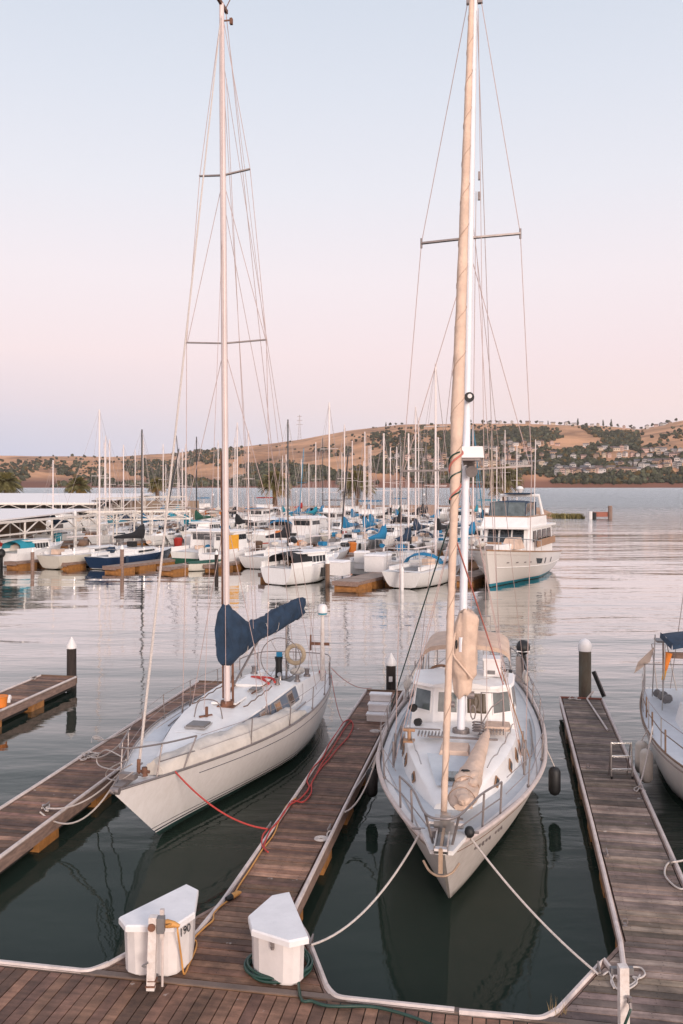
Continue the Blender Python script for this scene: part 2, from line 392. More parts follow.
# ================================================================== WATER
def water():
    m=bpy.data.materials.new('harbour_water'); m.use_nodes=True
    N=m.node_tree.nodes; L=m.node_tree.links; b=N['Principled BSDF']
    tc=N.new('ShaderNodeTexCoord')
    def nz(scale,st,det,rough=.5,dist=0):
        mp=N.new('ShaderNodeMapping'); mp.inputs['Scale'].default_value=st; mp.inputs['Rotation'].default_value=(0,0,.12); L.new(tc.outputs['Object'],mp.inputs['Vector'])
        n=N.new('ShaderNodeTexNoise'); n.inputs['Scale'].default_value=scale; n.inputs['Detail'].default_value=det; n.inputs['Roughness'].default_value=rough; n.inputs['Distortion'].default_value=dist
        L.new(mp.outputs['Vector'],n.inputs['Vector']); return n
    def mul(a,k):
        q=N.new('ShaderNodeMath'); q.operation='MULTIPLY'; L.new(a,q.inputs[0]); 
        if isinstance(k,(int,float)): q.inputs[1].default_value=k
        else: L.new(k,q.inputs[1])
        return q.outputs[0]
    def add(a,c):
        q=N.new('ShaderNodeMath'); q.operation='ADD'; L.new(a,q.inputs[0]); L.new(c,q.inputs[1]); return q.outputs[0]
    small=nz(1.0,(1.1,2.6,1),3,.5,.3); mid=nz(.34,(.5,1.5,1),3,.5,.4); big=nz(.09,(.35,1.3,1),3,.5); patch=nz(.035,(.6,1,1),2)
    pr=N.new('ShaderNodeMapRange'); pr.inputs['From Min'].default_value=.40; pr.inputs['From Max'].default_value=.62; pr.inputs['To Min'].default_value=.35; pr.inputs['To Max'].default_value=1.3
    L.new(patch.outputs['Fac'],pr.inputs['Value'])
    # open water past the breakwater is choppier than the sheltered basin
    sp=N.new('ShaderNodeSeparateXYZ'); L.new(tc.outputs['Object'],sp.inputs[0])
    oy=N.new('ShaderNodeMapRange'); oy.inputs['From Min'].default_value=120; oy.inputs['From Max'].default_value=260; oy.inputs['To Min'].default_value=0; oy.inputs['To Max'].default_value=1; L.new(sp.outputs['Y'],oy.inputs['Value'])
    chop=nz(.22,(.5,1.2,1),5,.65)
    h=add(add(mul(mul(small.outputs['Fac'],.014),pr.outputs['Result']),mul(mul(mid.outputs['Fac'],.058),pr.outputs['Result'])),mul(big.outputs['Fac'],.20))
    h=add(h,mul(mul(chop.outputs['Fac'],oy.outputs['Result']),1.7))
    bp=N.new('ShaderNodeBump'); bp.inputs['Strength'].default_value=1; bp.inputs['Distance'].default_value=1.0
    L.new(h,bp.inputs['Height'])
    # dark body of the water under a Fresnel weighted mirror surface
    N.remove(b); out=[n for n in N if n.type=='OUTPUT_MATERIAL'][0]
    df=N.new('ShaderNodeBsdfDiffuse'); df.inputs['Color'].default_value=(.018,.029,.022,1)
    gl=N.new('ShaderNodeBsdfGlossy'); gl.inputs['Roughness'].default_value=.03; gl.inputs['Color'].default_value=(1,1,1,1)
    fr=N.new('ShaderNodeFresnel'); fr.inputs['IOR'].default_value=1.33; L.new(bp.outputs['Normal'],fr.inputs['Normal'])
    rm=N.new('ShaderNodeValToRGB'); e=rm.color_ramp.elements; e[0].position=.02; e[0].color=(.016,)*3+(1,); e[1].position=1; e[1].color=(1,1,1,1)
    for p_,v_ in ((.06,.030),(.12,.062),(.2,.26),(.4,.76),(.6,.95)):
        k_=e.new(p_); k_.color=(v_,v_,v_,1)
    L.new(fr.outputs[0],rm.inputs['Fac']); ms=N.new('ShaderNodeMixShader'); L.new(rm.outputs['Color'],ms.inputs[0]); L.new(df.outputs[0],ms.inputs[1]); L.new(gl.outputs[0],ms.inputs[2])
    rr=N.new('ShaderNodeMapRange'); rr.inputs['From Min'].default_value=130; rr.inputs['From Max'].default_value=320; rr.inputs['To Min'].default_value=.03; rr.inputs['To Max'].default_value=.38; L.new(sp.outputs['Y'],rr.inputs['Value']); L.new(rr.outputs['Result'],gl.inputs['Roughness'])
    L.new(bp.outputs['Normal'],gl.inputs['Normal']); L.new(ms.outputs[0],out.inputs['Surface'])
    mb=MB(); ys=[-60,20,60,120,300,900,2500,9000]; 
    mb.grid([[(-6000,y,0),(6000,y,0)] for y in ys])
    o=mb.build('water',m); T(o,'calm grey green harbour water mirroring the pink dusk sky','water',kind='structure')
water()

# ================================================================== HILLS
RIDGE=[(-700,330),(-300,170),(0,96),(120,92),(200,118),(300,160),(350,196),(400,218),(520,222),(600,214),(640,200),(683,232),(900,215),(1300,240)]
YS,YR=1640.0,3300.0
def ridge_h(px):
    return interp(RIDGE,px)
def hill_z(x,y):
    px=CX+F*x/max(y,1500)   # bearing across the strait
    H=ridge_h(px)
    s=(y-YS)/(YR-YS)
    if s<0: return -4
    left=max(0,min(1,(420-px)/260))
    if s<=1:
        a=s**1.15; b=s**.62
        k=a*left+b*(1-left)
    else: k=1-.35*min(1,(s-1))**1.5
    n=noise.fractal(Vector((x*.0016,y*.0016,3.1)),1,2,6)
    n2=noise.fractal(Vector((x*.006,y*.004,1.1)),1,2,4)
    env=min(1,s*5)*(1.0 if s<1 else 1)
    cliff=8*min(1,max(0,s*40))
    amp=(34*left+17)*min(1,max(0,1.15-s)*1.5)
    return cliff+H*k+ (n*amp+n2*(4+7*left)*min(1,max(0.15,1.2-s)))*env
def hit(px,py):
    dx=(px-CX)/F; dz=(HZ-py)/F; y=YS
    while y<YR*1.05:
        z=hill_z(dx*y,y)
        if CH+dz*y<z: return Vector((dx*y,y,z))
        y+=8
    return None
def hills():
    m=bpy.data.materials.new('dry_grass_hill'); m.use_nodes=True
    N=m.node_tree.nodes; L=m.node_tree.links; b=N['Principled BSDF']; b.inputs['Roughness'].default_value=.95; b.inputs['Specular IOR Level'].default_value=.1
    tc=N.new('ShaderNodeTexCoord')
    n=N.new('ShaderNodeTexNoise'); n.inputs['Scale'].default_value=.006; n.inputs['Detail'].default_value=9; n.inputs['Roughness'].default_value=.62
    L.new(tc.outputs['Object'],n.inputs['Vector'])
    r=N.new('ShaderNodeValToRGB'); e=r.color_ramp.elements
    e[0].position=.32; e[0].color=(.19,.11,.07,1); e[1].position=.62; e[1].color=(.66,.36,.20,1)
    k=e.new(.45); k.color=(.44,.24,.135,1)
    L.new(n.outputs['Fac'],r.inputs['Fac'])
    # brown bank along the shore
    sp=N.new('ShaderNodeSeparateXYZ'); L.new(tc.outputs['Object'],sp.inputs[0])
    mr=N.new('ShaderNodeMapRange'); mr.inputs['From Min'].default_value=10; mr.inputs['From Max'].default_value=26; L.new(sp.outputs['Z'],mr.inputs['Value'])
    mx=N.new('ShaderNodeMix'); mx.data_type='RGBA'; mx.inputs['A'].default_value=(.19,.095,.07,1)
    L.new(mr.outputs['Result'],mx.inputs['Factor']); L.new(r.outputs['Color'],mx.inputs['B'])
    L.new(mx.outputs['Result'],b.inputs['Base Color'])
    mb=MB(); rows=[]
    ys=[YS-6]+[YS+ (YR-YS)*(i/70)**1.25 for i in range(71)]+[YR+150*i for i in range(1,14)]
    for y in ys:
        rows.append([Vector((CX_*y/F,y,hill_z(CX_*y/F,y))) for CX_ in [ -900+1900*j/260 for j in range(261)]])
    mb.grid(rows)
    o=mb.build('hills',m,None,'all'); T(o,'dry golden hillside across the strait','hills',kind='structure')
hills()

def hill_trees():
    R=random.Random(5); mb=MB(); cnt=0
    def dens(px,py):
        n=noise.fractal(Vector((px*.022,py*.07,7.7)),1,2,4)
        d=0
        if px>372: # wooded right half
            if 450<py<479: d=.95
            if 432<py<=450: d=.95 if 430<px<640 else .26
            if py<=430: d=.04
            if py>=479: d=.6 if px<480 else .5
            if 500<px<600 and 428<py<450: d=.85
            if px>640 and py<446: d=.12
        else:
            if 462<py<488: d=.85 if px>175 else (.34 if px>100 else .16)
            if 448<py<=462: d=.30 if px>140 else .04
            if 436<py<=448: d=.08
            if 250<px<345 and 440<py<466: d=.05
            if px>345 and py>450: d=.5
        return d*max(0,min(1.2,(-.05+6.5*n) if px<372 else (.70+2.4*n)))
    while cnt<17500:
        px=R.uniform(-120,860); py=R.uniform(424,487)
        if R.random()>dens(px,py): continue
        p=hit(px,py)
        if p is None: continue
        if any(abs(px-hx)<3.0 and -1.0<py-hy<3.2 for hx,hy in HSP): continue
        cnt+=1; r=R.uniform(2.6,6.6); mb.tone=R.choice([.6,.8,1,1,1.3,1.7])
        if R.random()<.12: mb.tone=(1.9,1.25,.8)
        for q in range(R.choice([1,2,2])):
            mb.ico((p.x+R.uniform(-r,r)*.7,p.y+R.uniform(-3,3),p.z+r*(.35+.35*q)),r*R.uniform(.6,1),0,.3,(1,1,R.uniform(.7,1.15)),0,R)
    m=mat('oak_woodland_leaf',(.075,.078,.048),.95,var=.3,scale=.15,attr=True,spec=.1)
    o=mb.build('hillside_woodland',m,None,False); T(o,'dark green oak woodland and scrub spread over the far hillside','woodland',kind='stuff')
    # trees standing one by one on the skyline
    mb0=MB()
    proto=[]
    for k in range(4):
        a=MB(); rr=random.Random(40+k); a.tone=1
        a.tube([(0,0,-1),(0,0,4)],[.5,.3],5,1)
        if k<3:
            for q in range(7): a.ico((rr.uniform(-3,3),rr.uniform(-2,2),rr.uniform(3.5,7.5)),rr.uniform(1.8,3.2),0,.3,(1,1,.85),0,rr)
        else:
            for q in range(6): a.ico((rr.uniform(-.6,.6),0,3+q*2.1),2.6-q*.32,0,.3,(1,1,1.1),0,rr)
        proto.append(a)
    tm=MATS['oak_woodland_leaf']
    meshes=[]
    for i,(px,k,s) in enumerate([(483,0,1),(490,1,1.1),(497,2,.9),(505,1,.8),(521,0,.9),(536,2,1),(548,3,.75),(560,1,1),(569,0,1.1),(578,3,1.25),(586,1,.8),(603,3,1.1),(611,3,1.3),(618,0,.9),(630,2,1),(641,1,.8),(652,0,1),(668,1,1.2),(676,2,1),(386,3,.8),(390,0,.9),(396,2,.7),(402,1,.7),(470,2,1),(461,0,.8)]):
        y=YR-40; x=(px-CX)/F*y; z=hill_z(x,y)
        if k<len(meshes) and meshes[k]: o=meshes[k].copy(); COL.objects.link(o)
        else:
            while len(meshes)<=k: meshes.append(None)
            o=proto[k].build('skyline_tree',[tm,M['fascia']]); meshes[k]=o
        o.location=(x,y,z); o.scale=(s*1.5,s*1.5,s*1.5); o.rotation_euler=(0,0,i*1.3)
        T(o,['round dark tree on the hilltop skyline','wide bushy tree on the hilltop skyline','low spreading tree on the hilltop skyline','tall pointed tree on the hilltop skyline'][k],'tree',['round trees on the skyline','bushy trees on the skyline','low trees on the skyline','pointed trees on the skyline'][k])
HSP=[]
def houses():
    R=random.Random(11)
    pal=[('white',(.62,.57,.54),(.20,.19,.19)),('cream',(.60,.48,.36),(.17,.14,.13)),('grey',(.36,.34,.33),(.12,.12,.13)),('tan',(.42,.28,.19),(.14,.10,.09)),('pale pink',(.58,.40,.34),(.2,.13,.11))]
    protos=[]
    for i,(nm,wc,rc) in enumerate(pal):
        for k in range(2):
            wm=mat('house_wall_'+nm.replace(' ','_'),wc,.8,var=.08,scale=.3); rm=mat('house_roof_'+nm.replace(' ','_'),rc,.8,var=.15,scale=.4)
            def mk(k=k,wm=wm,rm=rm):
                a=MB(); w,d,h=(11,9,5.5) if k==0 else (8,9,8)
                a.box((0,0,h/2-1.5),(w,d,h+3))
                b=MB(); e=.7
                if k==0:
                    b.add([(-w/2-e,-d/2-e,h-.3),(w/2+e,-d/2-e,h-.3),(w/2+e,d/2+e,h-.3),(-w/2-e,d/2+e,h-.3),(-w/2-e,0,h+2.4),(w/2+e,0,h+2.4)],[(0,1,5,4),(2,3,4,5),(1,2,5),(3,0,4),(3,2,1,0)])
                else:
                    b.add([(-w/2-e,-d/2-e,h-.3),(w/2+e,-d/2-e,h-.3),(w/2+e,d/2+e,h-.3),(-w/2-e,d/2+e,h-.3),(0,-d/2-e,h+2.8),(0,d/2+e,h+2.8)],[(0,1,4),(1,2,5,4),(2,3,5),(3,0,4,5),(3,2,1,0)])
                g=[]
                for zz in ((2.2,) if k==0 else (1.8,4.9)):
                    for xx in (-w*.3,0,w*.3): q=MB(); q.box((xx,-d/2-.04,zz+.6),(1.7,.12,1.7)); g.append(q)
                return a,b,g,wm,rm
            protos.append((nm,k,mk))
    built={}
    spots=[]
    # picked from the photograph: denser low streets, a few higher up
    rows=[(474,(552,610),9),(471,(556,600),6),(466,(430,548),12),(472,(395,470),6),(460,(380,470),8),(456,(545,560),1),(469,(640,683),5),(466,(612,638),3),(473,(610,640),4),(463,(636,683),6),(457,(600,683),8),(450,(598,630),4),(452,(640,683),4),(446,(500,560),6),(452,(470,540),7),(459,(480,600),7),(447,(568,600),1),(462,(420,440),2),(475,(555,598),6)]
    for py,(a,b),n in rows:
        n=int(n*1.6)
        for i in range(n): spots.append((a+(b-a)*(i+.5)/n+R.uniform(-2,2),py+R.uniform(-1.2,1.2)))
    HSP.extend(spots)
    spots+=[(x,None) for x in (489,500,512,528,541,553,566,574,592,598,624,634,647,656,661,664,670)]
    groups=['houses low on the far hillside','houses on the hilltop skyline']
    for i,(px,py) in enumerate(spots):
        top=py is None
        if top: y=YR-120; x=(px-CX)/F*y; p=Vector((x,y,hill_z(x,y)))
        else: p=hit(px,py)
        if p is None: continue
        j=R.choice([0,0,1,1,2,3,4,5,6,7,8,9]); nm,k,mk=protos[j]
        if j not in built:
            a,b,g,wm,rm=mk()
            r=empty('hillside_house',(0,0,0))
            ch=[a.build('wall',wm,r),b.build('roof',rm,r),*[q.build('window',M['glass'],r) for q in g]]
            built[j]=(r,ch)
        else:
            r0,ch=built[j]; r=r0.copy(); COL.objects.link(r)
            for c in ch:
                d=c.copy(); COL.objects.link(d); d.parent=r
        r.location=p; r.rotation_euler=(0,0,math.atan2(p.x,-p.y)+math.pi+R.uniform(-.5,.5)); s=R.uniform(.8,1.15)*(1.25 if top else 1.15); r.scale=(s,s,s)
        kind='broad' if k==0 else 'tall narrow'
        T(r,f"{kind} {nm} house "+('on the hilltop skyline' if top else 'among the trees of the far hillside'),'house',f"{kind} {nm} "+groups[1 if top else 0])
houses()
hill_trees()

def pylon():
    y=YR-60; x=(299.5-CX)/F*y; z0=hill_z(x,y)-1; h=92
    r=empty('transmission_tower',(x,y,z0),0,'tall grey lattice electricity tower on the golden ridge','pylon')
    a=MB()
    def wdt(t): return 11*(1-t)**1.3+1.6
    prev=None
    for i in range(9):
        t=i/8; w=wdt(t)/2; q=[Vector((sx*w,sy*w,h*t)) for sx,sy in((-1,-1),(1,-1),(1,1),(-1,1))]
        for j in range(4): a.bar(q[j],q[(j+1)%4],.4,.4)
        if prev:
            for j in range(4): a.bar(prev[j],q[j],.7,.7); a.bar(prev[j],q[(j+1)%4],.4,.4)
        prev=q
    a.build('lattice',M['dullsteel'],r)
    for zz,w in((.62*h,12),(.78*h,10),(.94*h,8)): one('crossarm',M['dullsteel'],r,lambda b:b.bar((-w,0,zz),(w,0,zz),.8,1.6))
pylon()

# ================================================================== BREAKWATER, PIER, PALMS
def shore_bits():
    mb=MB()
    pts=[(-30,176),(-10,188),(8,194),(22,194),(34,188),(43,180)]
    rows=[]
    top=[(x,y) for x,y in pts]
    P=smoothpts([(x,y,0) for x,y in top],5)
    for i,p in enumerate(P):
        e=min(1,min(i,len(P)-1-i)/3+.25); n=noise.noise(p*.4)*.4
        rows.append([p+Vector((0,-5*e,-.3)),p+Vector((0,-2.5*e,1.5*e+n)),p+Vector((0,0,2.2*e+n)),p+Vector((0,5,2.1*e)),p+Vector((0,11*e,-.3))])
    mb.grid(rows)
    o=mb.build('breakwater',mat('tan_rubble_bank',(.50,.31,.21),.95,var=.25,scale=1.2,bump=1,bscale=3),None,'all'); T(o,'low tan earth breakwater behind the marina','breakwater',kind='structure')
    mb=MB(); R=random.Random(3)
    for i in range(900):
        t=R.random(); x=41+t*6.5; y=181-t*3+R.uniform(-2,2); mb.tone=R.uniform(.6,1.4); h=R.uniform(.4,1.1); a=R.uniform(0,6.3)
        mb.add([(x+.25*math.cos(a),y+.25*math.sin(a),-.1),(x-.25*math.cos(a),y-.25*math.sin(a),-.1),(x+R.uniform(-.4,.4),y,h)],[(0,1,2)])
    o=mb.build('marsh_grass',mat('olive_marsh_grass',(.24,.20,.075),.9,attr=True)); T(o,'olive marsh grass on the tip of the breakwater','grass',kind='stuff')
    # little pier
    Y=175.0; r=empty('small_pier',D(601,Y,0),0,'short rusty red wooden pier with posts in open water beyond the white motor yacht','pier')
    k=Y/F
    one('deck',mat('rusty_red_timber',(.36,.13,.09),.8),r,lambda b:b.box((0,0,.9),(15*k,1.6,.9)))
    for dx,h,m in((-12,1.5,'cap'),(-8,1.3,'black'),(7.8,2.6,'fascia')):
        one('post',M[m],r,lambda b:b.tube([(dx*k,-.9,-1),(dx*k,-.9,h)],.42,8))
shore_bits()

def palm(px,Y,hc,R0,lab,seed):
    R=random.Random(seed); p=D(px,Y,0)
    r=empty('palm_tree',(p.x,p.y,.8),0,lab,'palm tree')
    a=MB(); hh=hc-.8
    a.tube([(0,0,-.6),(.1,0,hh*.5),(0,0,hh)],[.62,.5,.62],9); a.ico((0,0,hh),.95,1,.15,(1,1,.9))
    a.build('trunk',mat('palm_bark',(.20,.12,.075),.95,var=.3,scale=4,stretch=(1,1,4)),r,'all')
    b=MB()
    for i in range(190):
        az=R.uniform(0,6.283); el=R.uniform(-.6,1.4); l=R0*R.uniform(.85,1.12); b.tone=R.uniform(.6,1.5) if el>-.2 else R.uniform(.5,.9)
        if el<-.35: b.tone=(1.5,1.1,.8)
        d=Vector((math.cos(az),math.sin(az),0)); pts=[]
        for k in range(8):
            t=k/7; pts.append(Vector((0,0,hh+.2))+d*l*t*math.cos(el)*(1-.12*t)+Vector((0,0,l*(t*math.sin(el)-.42*t*t*(1 if el>0 else .5)))))
        sd=d.cross(Vector((0,0,1)))
        for k in range(7):
            q=pts[k]; q2=pts[k+1]
            for s in(-1,1):
                for u in (0,.5):
                    c=q.lerp(q2,u); wl=.95*(1-.6*abs(k/6-.4)); 
                    tip=c+sd*s*wl+(q2-q)*.9-Vector((0,0,.28))
                    b.add([c,c+(q2-q)*.34,tip],[(0,1,2)])
            b.bar(q,q2,.06,.05)
    b.build('crown',mat('palm_frond',(.19,.165,.06),.8,var=.25,scale=2,attr=True),r)
palm(274.5,200,7.0,4.3,'palm tree with an olive crown beside the dark mast, behind the red boat',1)
palm(357,196,6.9,4.7,'palm tree with a wide crown behind the boat with the bright blue bimini',2)
palm(503,150,7.6,3.9,'palm tree with a drooping crown directly behind the white motor yacht',3)
palm(78,215,6.3,3.4,'palm tree whose crown shows above the covered berths near the tall white mast',4)
palm(6,205,7.0,4.2,'palm tree at the outer end of the covered berths, furthest from the motor yacht',5)
palm(157,225,6.6,2.8,'small palm tree showing between thin masts past the end of the back shed roof',6)

def haze():
    mb=MB(); mb.box((0,2300,135),(9000,4800,300)); m=bpy.data.materials.new('evening_haze'); m.use_nodes=True; N=m.node_tree.nodes; N.clear()
    o=N.new('ShaderNodeOutputMaterial'); v=N.new('ShaderNodeVolumePrincipled'); v.inputs['Color'].default_value=(.95,.88,.90,1); v.inputs['Density'].default_value=HAZE; v.inputs['Anisotropy'].default_value=.2
    m.node_tree.links.new(v.outputs[0],o.inputs['Volume'])
    ob=mb.build('haze',m); T(ob,'thin pinkish evening haze over the strait','haze',kind='stuff')
HAZE=.000045
haze()
# ================================================================== DOCKS (dock frame: u along a finger, v across)
ct,st=math.cos(TH),math.sin(TH)
def UV(u,v,z=0): return Vector((v*ct+u*st,-v*st+u*ct,z))
def toUV(p): return (p.y*ct+p.x*st, p.x*ct-p.y*st)
ZD=.45
def finger(lab,v0,v1,u0,u1,wood,flares=(),fascia='fascia',plank=.155,seed=1,floats_side=0,far_red=False):
    """boards run across the finger; the two root flares are given as (side, width, length)"""
    R=random.Random(seed)
    org=UV(0,0); r=empty('finger_dock',(0,0,0),-TH,lab,'dock')   # local x = v, local y = u
    def edges(u):
        a,b=v0,v1
        for sd,wd,ln,um in flares:
            if u<um+ln:
                e=wd*max(0,(um+ln-u)/ln)
                if sd<0:a-=e
                else:b+=e
        return a,b
    mb=MB(); u=u0; i=0
    while u<u1-.02:
        w=plank; a,b=edges(u); a2,b2=edges(u+w)
        t=R.uniform(.55,1.35); mb.tone=(t,t*R.uniform(.95,1.05),t*R.uniform(.90,1.08))
        if R.random()<.06: mb.tone=(1.75,1.8,1.8)
        z=ZD+R.uniform(-.004,.004); g=.016
        k=.05
        vs=[(a+k,u+g/2,z-.04),(b-k,u+g/2,z-.04),(b2-k,u+w-g/2,z-.04),(a2+k,u+w-g/2,z-.04),(a+k,u+g/2,z),(b-k,u+g/2,z),(b2-k,u+w-g/2,z),(a2+k,u+w-g/2,z)]
        mb.add(vs,[(4,5,6,7),(0,1,5,4),(1,2,6,5),(2,3,7,6),(3,0,4,7)])
        u+=w
    mb.build('deck_boards',wood,r)
    nb=MB(); u=u0
    while u<u1-.02:
        a,b=edges(u+.07)
        for x in (a+.16,(a+b)/2,b-.16):
            for du in(.04,.115):
                xx=x+R.uniform(-.008,.008); nb.add([(xx-.006,u+du-.006,ZD+.0055),(xx+.006,u+du-.006,ZD+.0055),(xx+.006,u+du+.006,ZD+.0055),(xx-.006,u+du+.006,ZD+.0055)],[(0,1,2,3)])
        u+=plank
    nb.build('screw_heads',M['pile'],r)
    us=[u0]+[um+ln*k/4 for sd,wd,ln,um in flares[:1] for k in range(5)]+[u1]
    us=sorted(set(round(x,3) for x in us))
    ub=[x if x>u0 else u0+.28 for x in us]
    for sd in(-1,1):
        pts=[(edges(x)[0 if sd<0 else 1],x) for x in us]
        b=MB(); b.tone=1
        for (x0,y0),(x1,y1) in zip(pts,pts[1:]): b.bar((x0,y0,ZD-.13),(x1,y1,ZD-.13),.055,.25)
        b.build('side_beam',M[fascia],r)
        pts=[(edges(x)[0 if sd<0 else 1],x) for x in ub]
        c=MB(); c.tube([(p.x+sd*.03,p.y,ZD+.008) for p in smoothpts([(x,y,0) for x,y in pts],3)],.036,6)
        c.build('edge_bumper',M['bumper'],r,True)
    one('end_beam',M['teak'] if not far_red else mat('red_brown_end_plank',(.27,.09,.06),.8),r,lambda b:b.box(((v0+v1)/2,u1+.05,ZD-.09),(v1-v0+.06,.09,.24)),False)
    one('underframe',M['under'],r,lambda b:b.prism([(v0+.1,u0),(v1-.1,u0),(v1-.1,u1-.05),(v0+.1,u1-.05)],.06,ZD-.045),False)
    x=u0+2.5
    while x<u1-1:
        one('float',M['floats'],r,lambda b:b.box(((v0+v1)/2,x,.06),(v1-v0+.02,.75,.34)),False); x+=2.35
    return r
U0=10.85
mid=finger('brown finger dock with red rope along its edge, between the two large sailboats',-4.22,-3.14,U0,27.35,M['wood'],[(-1,1.05,2.3,U0),(1,1.0,2.3,U0)],seed=2)
rgt=finger('greyer finger dock carrying the metal ladder and a bent white pipe',1.58,2.75,U0,27.45,M['woodg'],[(-1,1.1,2.1,U0)],seed=3,far_red=True)
lft=finger('brown finger dock beyond the blue sail cover boat, with white mooring ropes on it',-9.72,-8.5,U0,27.6,M['wood'],[(1,1.0,2.3,U0),(-1,1,2.3,U0)],seed=4)
far=finger('short finger dock carrying an orange bucket, ending at a white capped pile',-15.15,-13.95,U0,27.5,M['wood'],[(1,1,2.3,U0)],seed=5)

def walkway():
    R=random.Random(9); r=empty('main_walkway',(0,0,0),-TH,'main brown boardwalk across the bottom with the fingers joining it','walkway')
    mb=MB(); v=-22
    while v<12:
        w=.16; t=R.uniform(.55,1.3); mb.tone=(t,t*R.uniform(.95,1.02),t*R.uniform(.93,1.03))
        if R.random()<.08: mb.tone=(1.4,1.35,1.3)
        mb.box((v+w/2,U0-1.55,ZD-.02+R.uniform(-.003,.003)),(w-.015,3.06,.04)); v+=w
    mb.build('deck_boards',M['wood'],r)
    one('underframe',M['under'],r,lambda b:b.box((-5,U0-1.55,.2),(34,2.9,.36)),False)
    one('seam_plank',M['woodl'],r,lambda b:(setattr(b,'tone',.55),b.box((-5,U0+.06,ZD+.004),(34,.10,.035))),False)
    # curved vinyl bumper along the water edges between the fingers
    def edge(pts,lab=None): one('edge_bumper',M['bumper'],r,lambda b:b.tube([(p.x,p.y,ZD+.01) for p in smoothpts([(x,y,0) for x,y in pts],5)],.042,6))
    e=U0+.05
    def foot(v,s,k):   # k = flare slope, s = which way the finger lies
        return [(v+s*.28*k+(-s)*.03,U0+.28),(v+s*.10*k-s*.05,e+.09),(v-s*.12,e+.01),(v-s*.4,e)]
    edge(foot(-7.5,-1,.4348)+foot(-5.27,1,.4565)[::-1])
    edge(foot(-2.14,-1,.4348)+[(-1.6,e),(-.62,e)])
    edge([(-.56,e-.02)]+foot(.48,1,.5238)[::-1])
    edge(foot(-12.95,-1,.4348)+foot(-10.72,1,.4348)[::-1])
walkway()

# ---- piles
def pile(v,u,h,rad,m,lab,dome=False,shine=False):
    p=UV(u,v); r=empty('dock_pile',(p.x,p.y,0),0,lab,'pile')
    one('shaft',M[m],r,lambda b:b.tube([(0,0,-2.5),(0,0,0),(0,0,h)],[rad*1.04,rad,rad*.97],14))
    if dome: one('cap',M['cap'],r,lambda b:b.tube([(0,0,h-.02),(0,0,h+.16),(0,0,h+.24),(0,0,h+.31),(0,0,h+.345)],[rad*1.1,rad*1.1,rad*.9,rad*.55,.02],16))
    else: one('cap',M['cap'],r,lambda b:b.tube([(0,0,h-.02),(0,0,h+.07),(0,0,h+.36)],[rad*1.12,rad*1.12,.015],16))
    if shine: one('shine_plate',M['cap'],r,lambda b:b.box((-.02,-rad-.012,h-.42),(.11,.02,.16)),False)  # white plate stands in for a shine on the shaft
a,b_=toUV(W(68,677,.4)); pile(b_,a+.25,1.33,.16,'pile','dark pile with pointed white cap ending the short dock with the orange bucket')
a,b_=toUV(W(391,688,.4)); pile(b_+.05,27.65,1.22,.155,'pile','dark pile with pointed white cap at the end of the dock between the two sailboats',shine=True)
a,b_=toUV(W(584.5,697,.4)); pile(b_,27.75,1.84,.185,'pileg','grey green pile with rounded white cap at the end of the ladder dock',dome=True)

# ---- dock boxes
def dock_box(lab,poly_px,zt,inset,num=None):
    P=[W(x,y,zt) for x,y in poly_px]; c=sum(P,Vector())/len(P)
    r=empty('dock_box',(c.x,c.y,ZD+.006),0,lab,'dock box')
    q=[(p.x-c.x,p.y-c.y) for p in P]; h=zt-ZD-.006
    b=MB()
    big=[(x*1.0,y*1.0) for x,y in q]; sm=[(x*.965,y*.965) for x,y in q]
    b.prism(big,h-.085,h-.02); b.prism([(x*.999,y*.999) for x,y in big],h-.02,h,top=sm)
    b.build('lid',M['boxlid'],r)
    a=MB(); k=inset; low=[(x*(k-.035),y*(k-.035)) for x,y in q]; hi=[(x*k,y*k) for x,y in q]
    # chamfer the corners of the body
    def cham(pl):
        o=[]
        for i in range(len(pl)):
            p0=Vector(pl[i-1]); p1=Vector(pl[i]); p2=Vector(pl[(i+1)%len(pl)])
            for pp in(p0,p2):
                d=(pp-p1); o.append(tuple(p1+d.normalized()*min(.07,d.length*.3)))
        return o
    a.prism(cham(low),.05,h-.084,top=cham(hi)); a.prism(cham([(x*.9,y*.9) for x,y in low]),0,.051)
    a.build('body',M['box'],r)
    # hinges, latch and lid seam strap
    for i,(t) in enumerate((.3,.7)):
        p=Vector(q[0]).lerp(Vector(q[1]),t); one('hinge',M['dullsteel'],r,lambda b:b.box((p.x*.97,p.y*.97,h-.10),(.07,.07,.05)),False)
    p=Vector(q[-2]).lerp(Vector(q[-1]),.45); k2=k+.02
    one('latch',M['dullsteel'],r,lambda b:(b.box((p.x*k2,p.y*k2,h-.13),(.05,.03,.09)),b.tube([(p.x*(k2+.02),p.y*(k2+.02),h-.19),(p.x*(k2+.02),p.y*(k2+.02),h-.155)],.02,8)))
    e0=Vector(q[-2]).lerp(Vector(q[-1]),.35); e1=Vector(q[-2]).lerp(Vector(q[-1]),.62)
    one('drain_notch',M['grey'],r,lambda b:b.bar((e0.x*(k-.026),e0.y*(k-.026),.035),(e1.x*(k-.026),e1.y*(k-.026),.035),.02,.06),False)
    return r,q,h
bl,ql,hl=dock_box('white fibreglass dock box numbered 190, with the white service post standing in front',[(118.6,917),(187,883.3),(198.5,889),(195,912),(174.5,925.5),(125.4,925.5)],1.16,.925)
br,qr,hr=dock_box('white fibreglass dock box with a green hose coiled round its foot',[(248,915.5),(272,894.6),(289.4,891.1),(308.9,937),(289.4,941.2),(251.5,929.4)],1.10,.9)
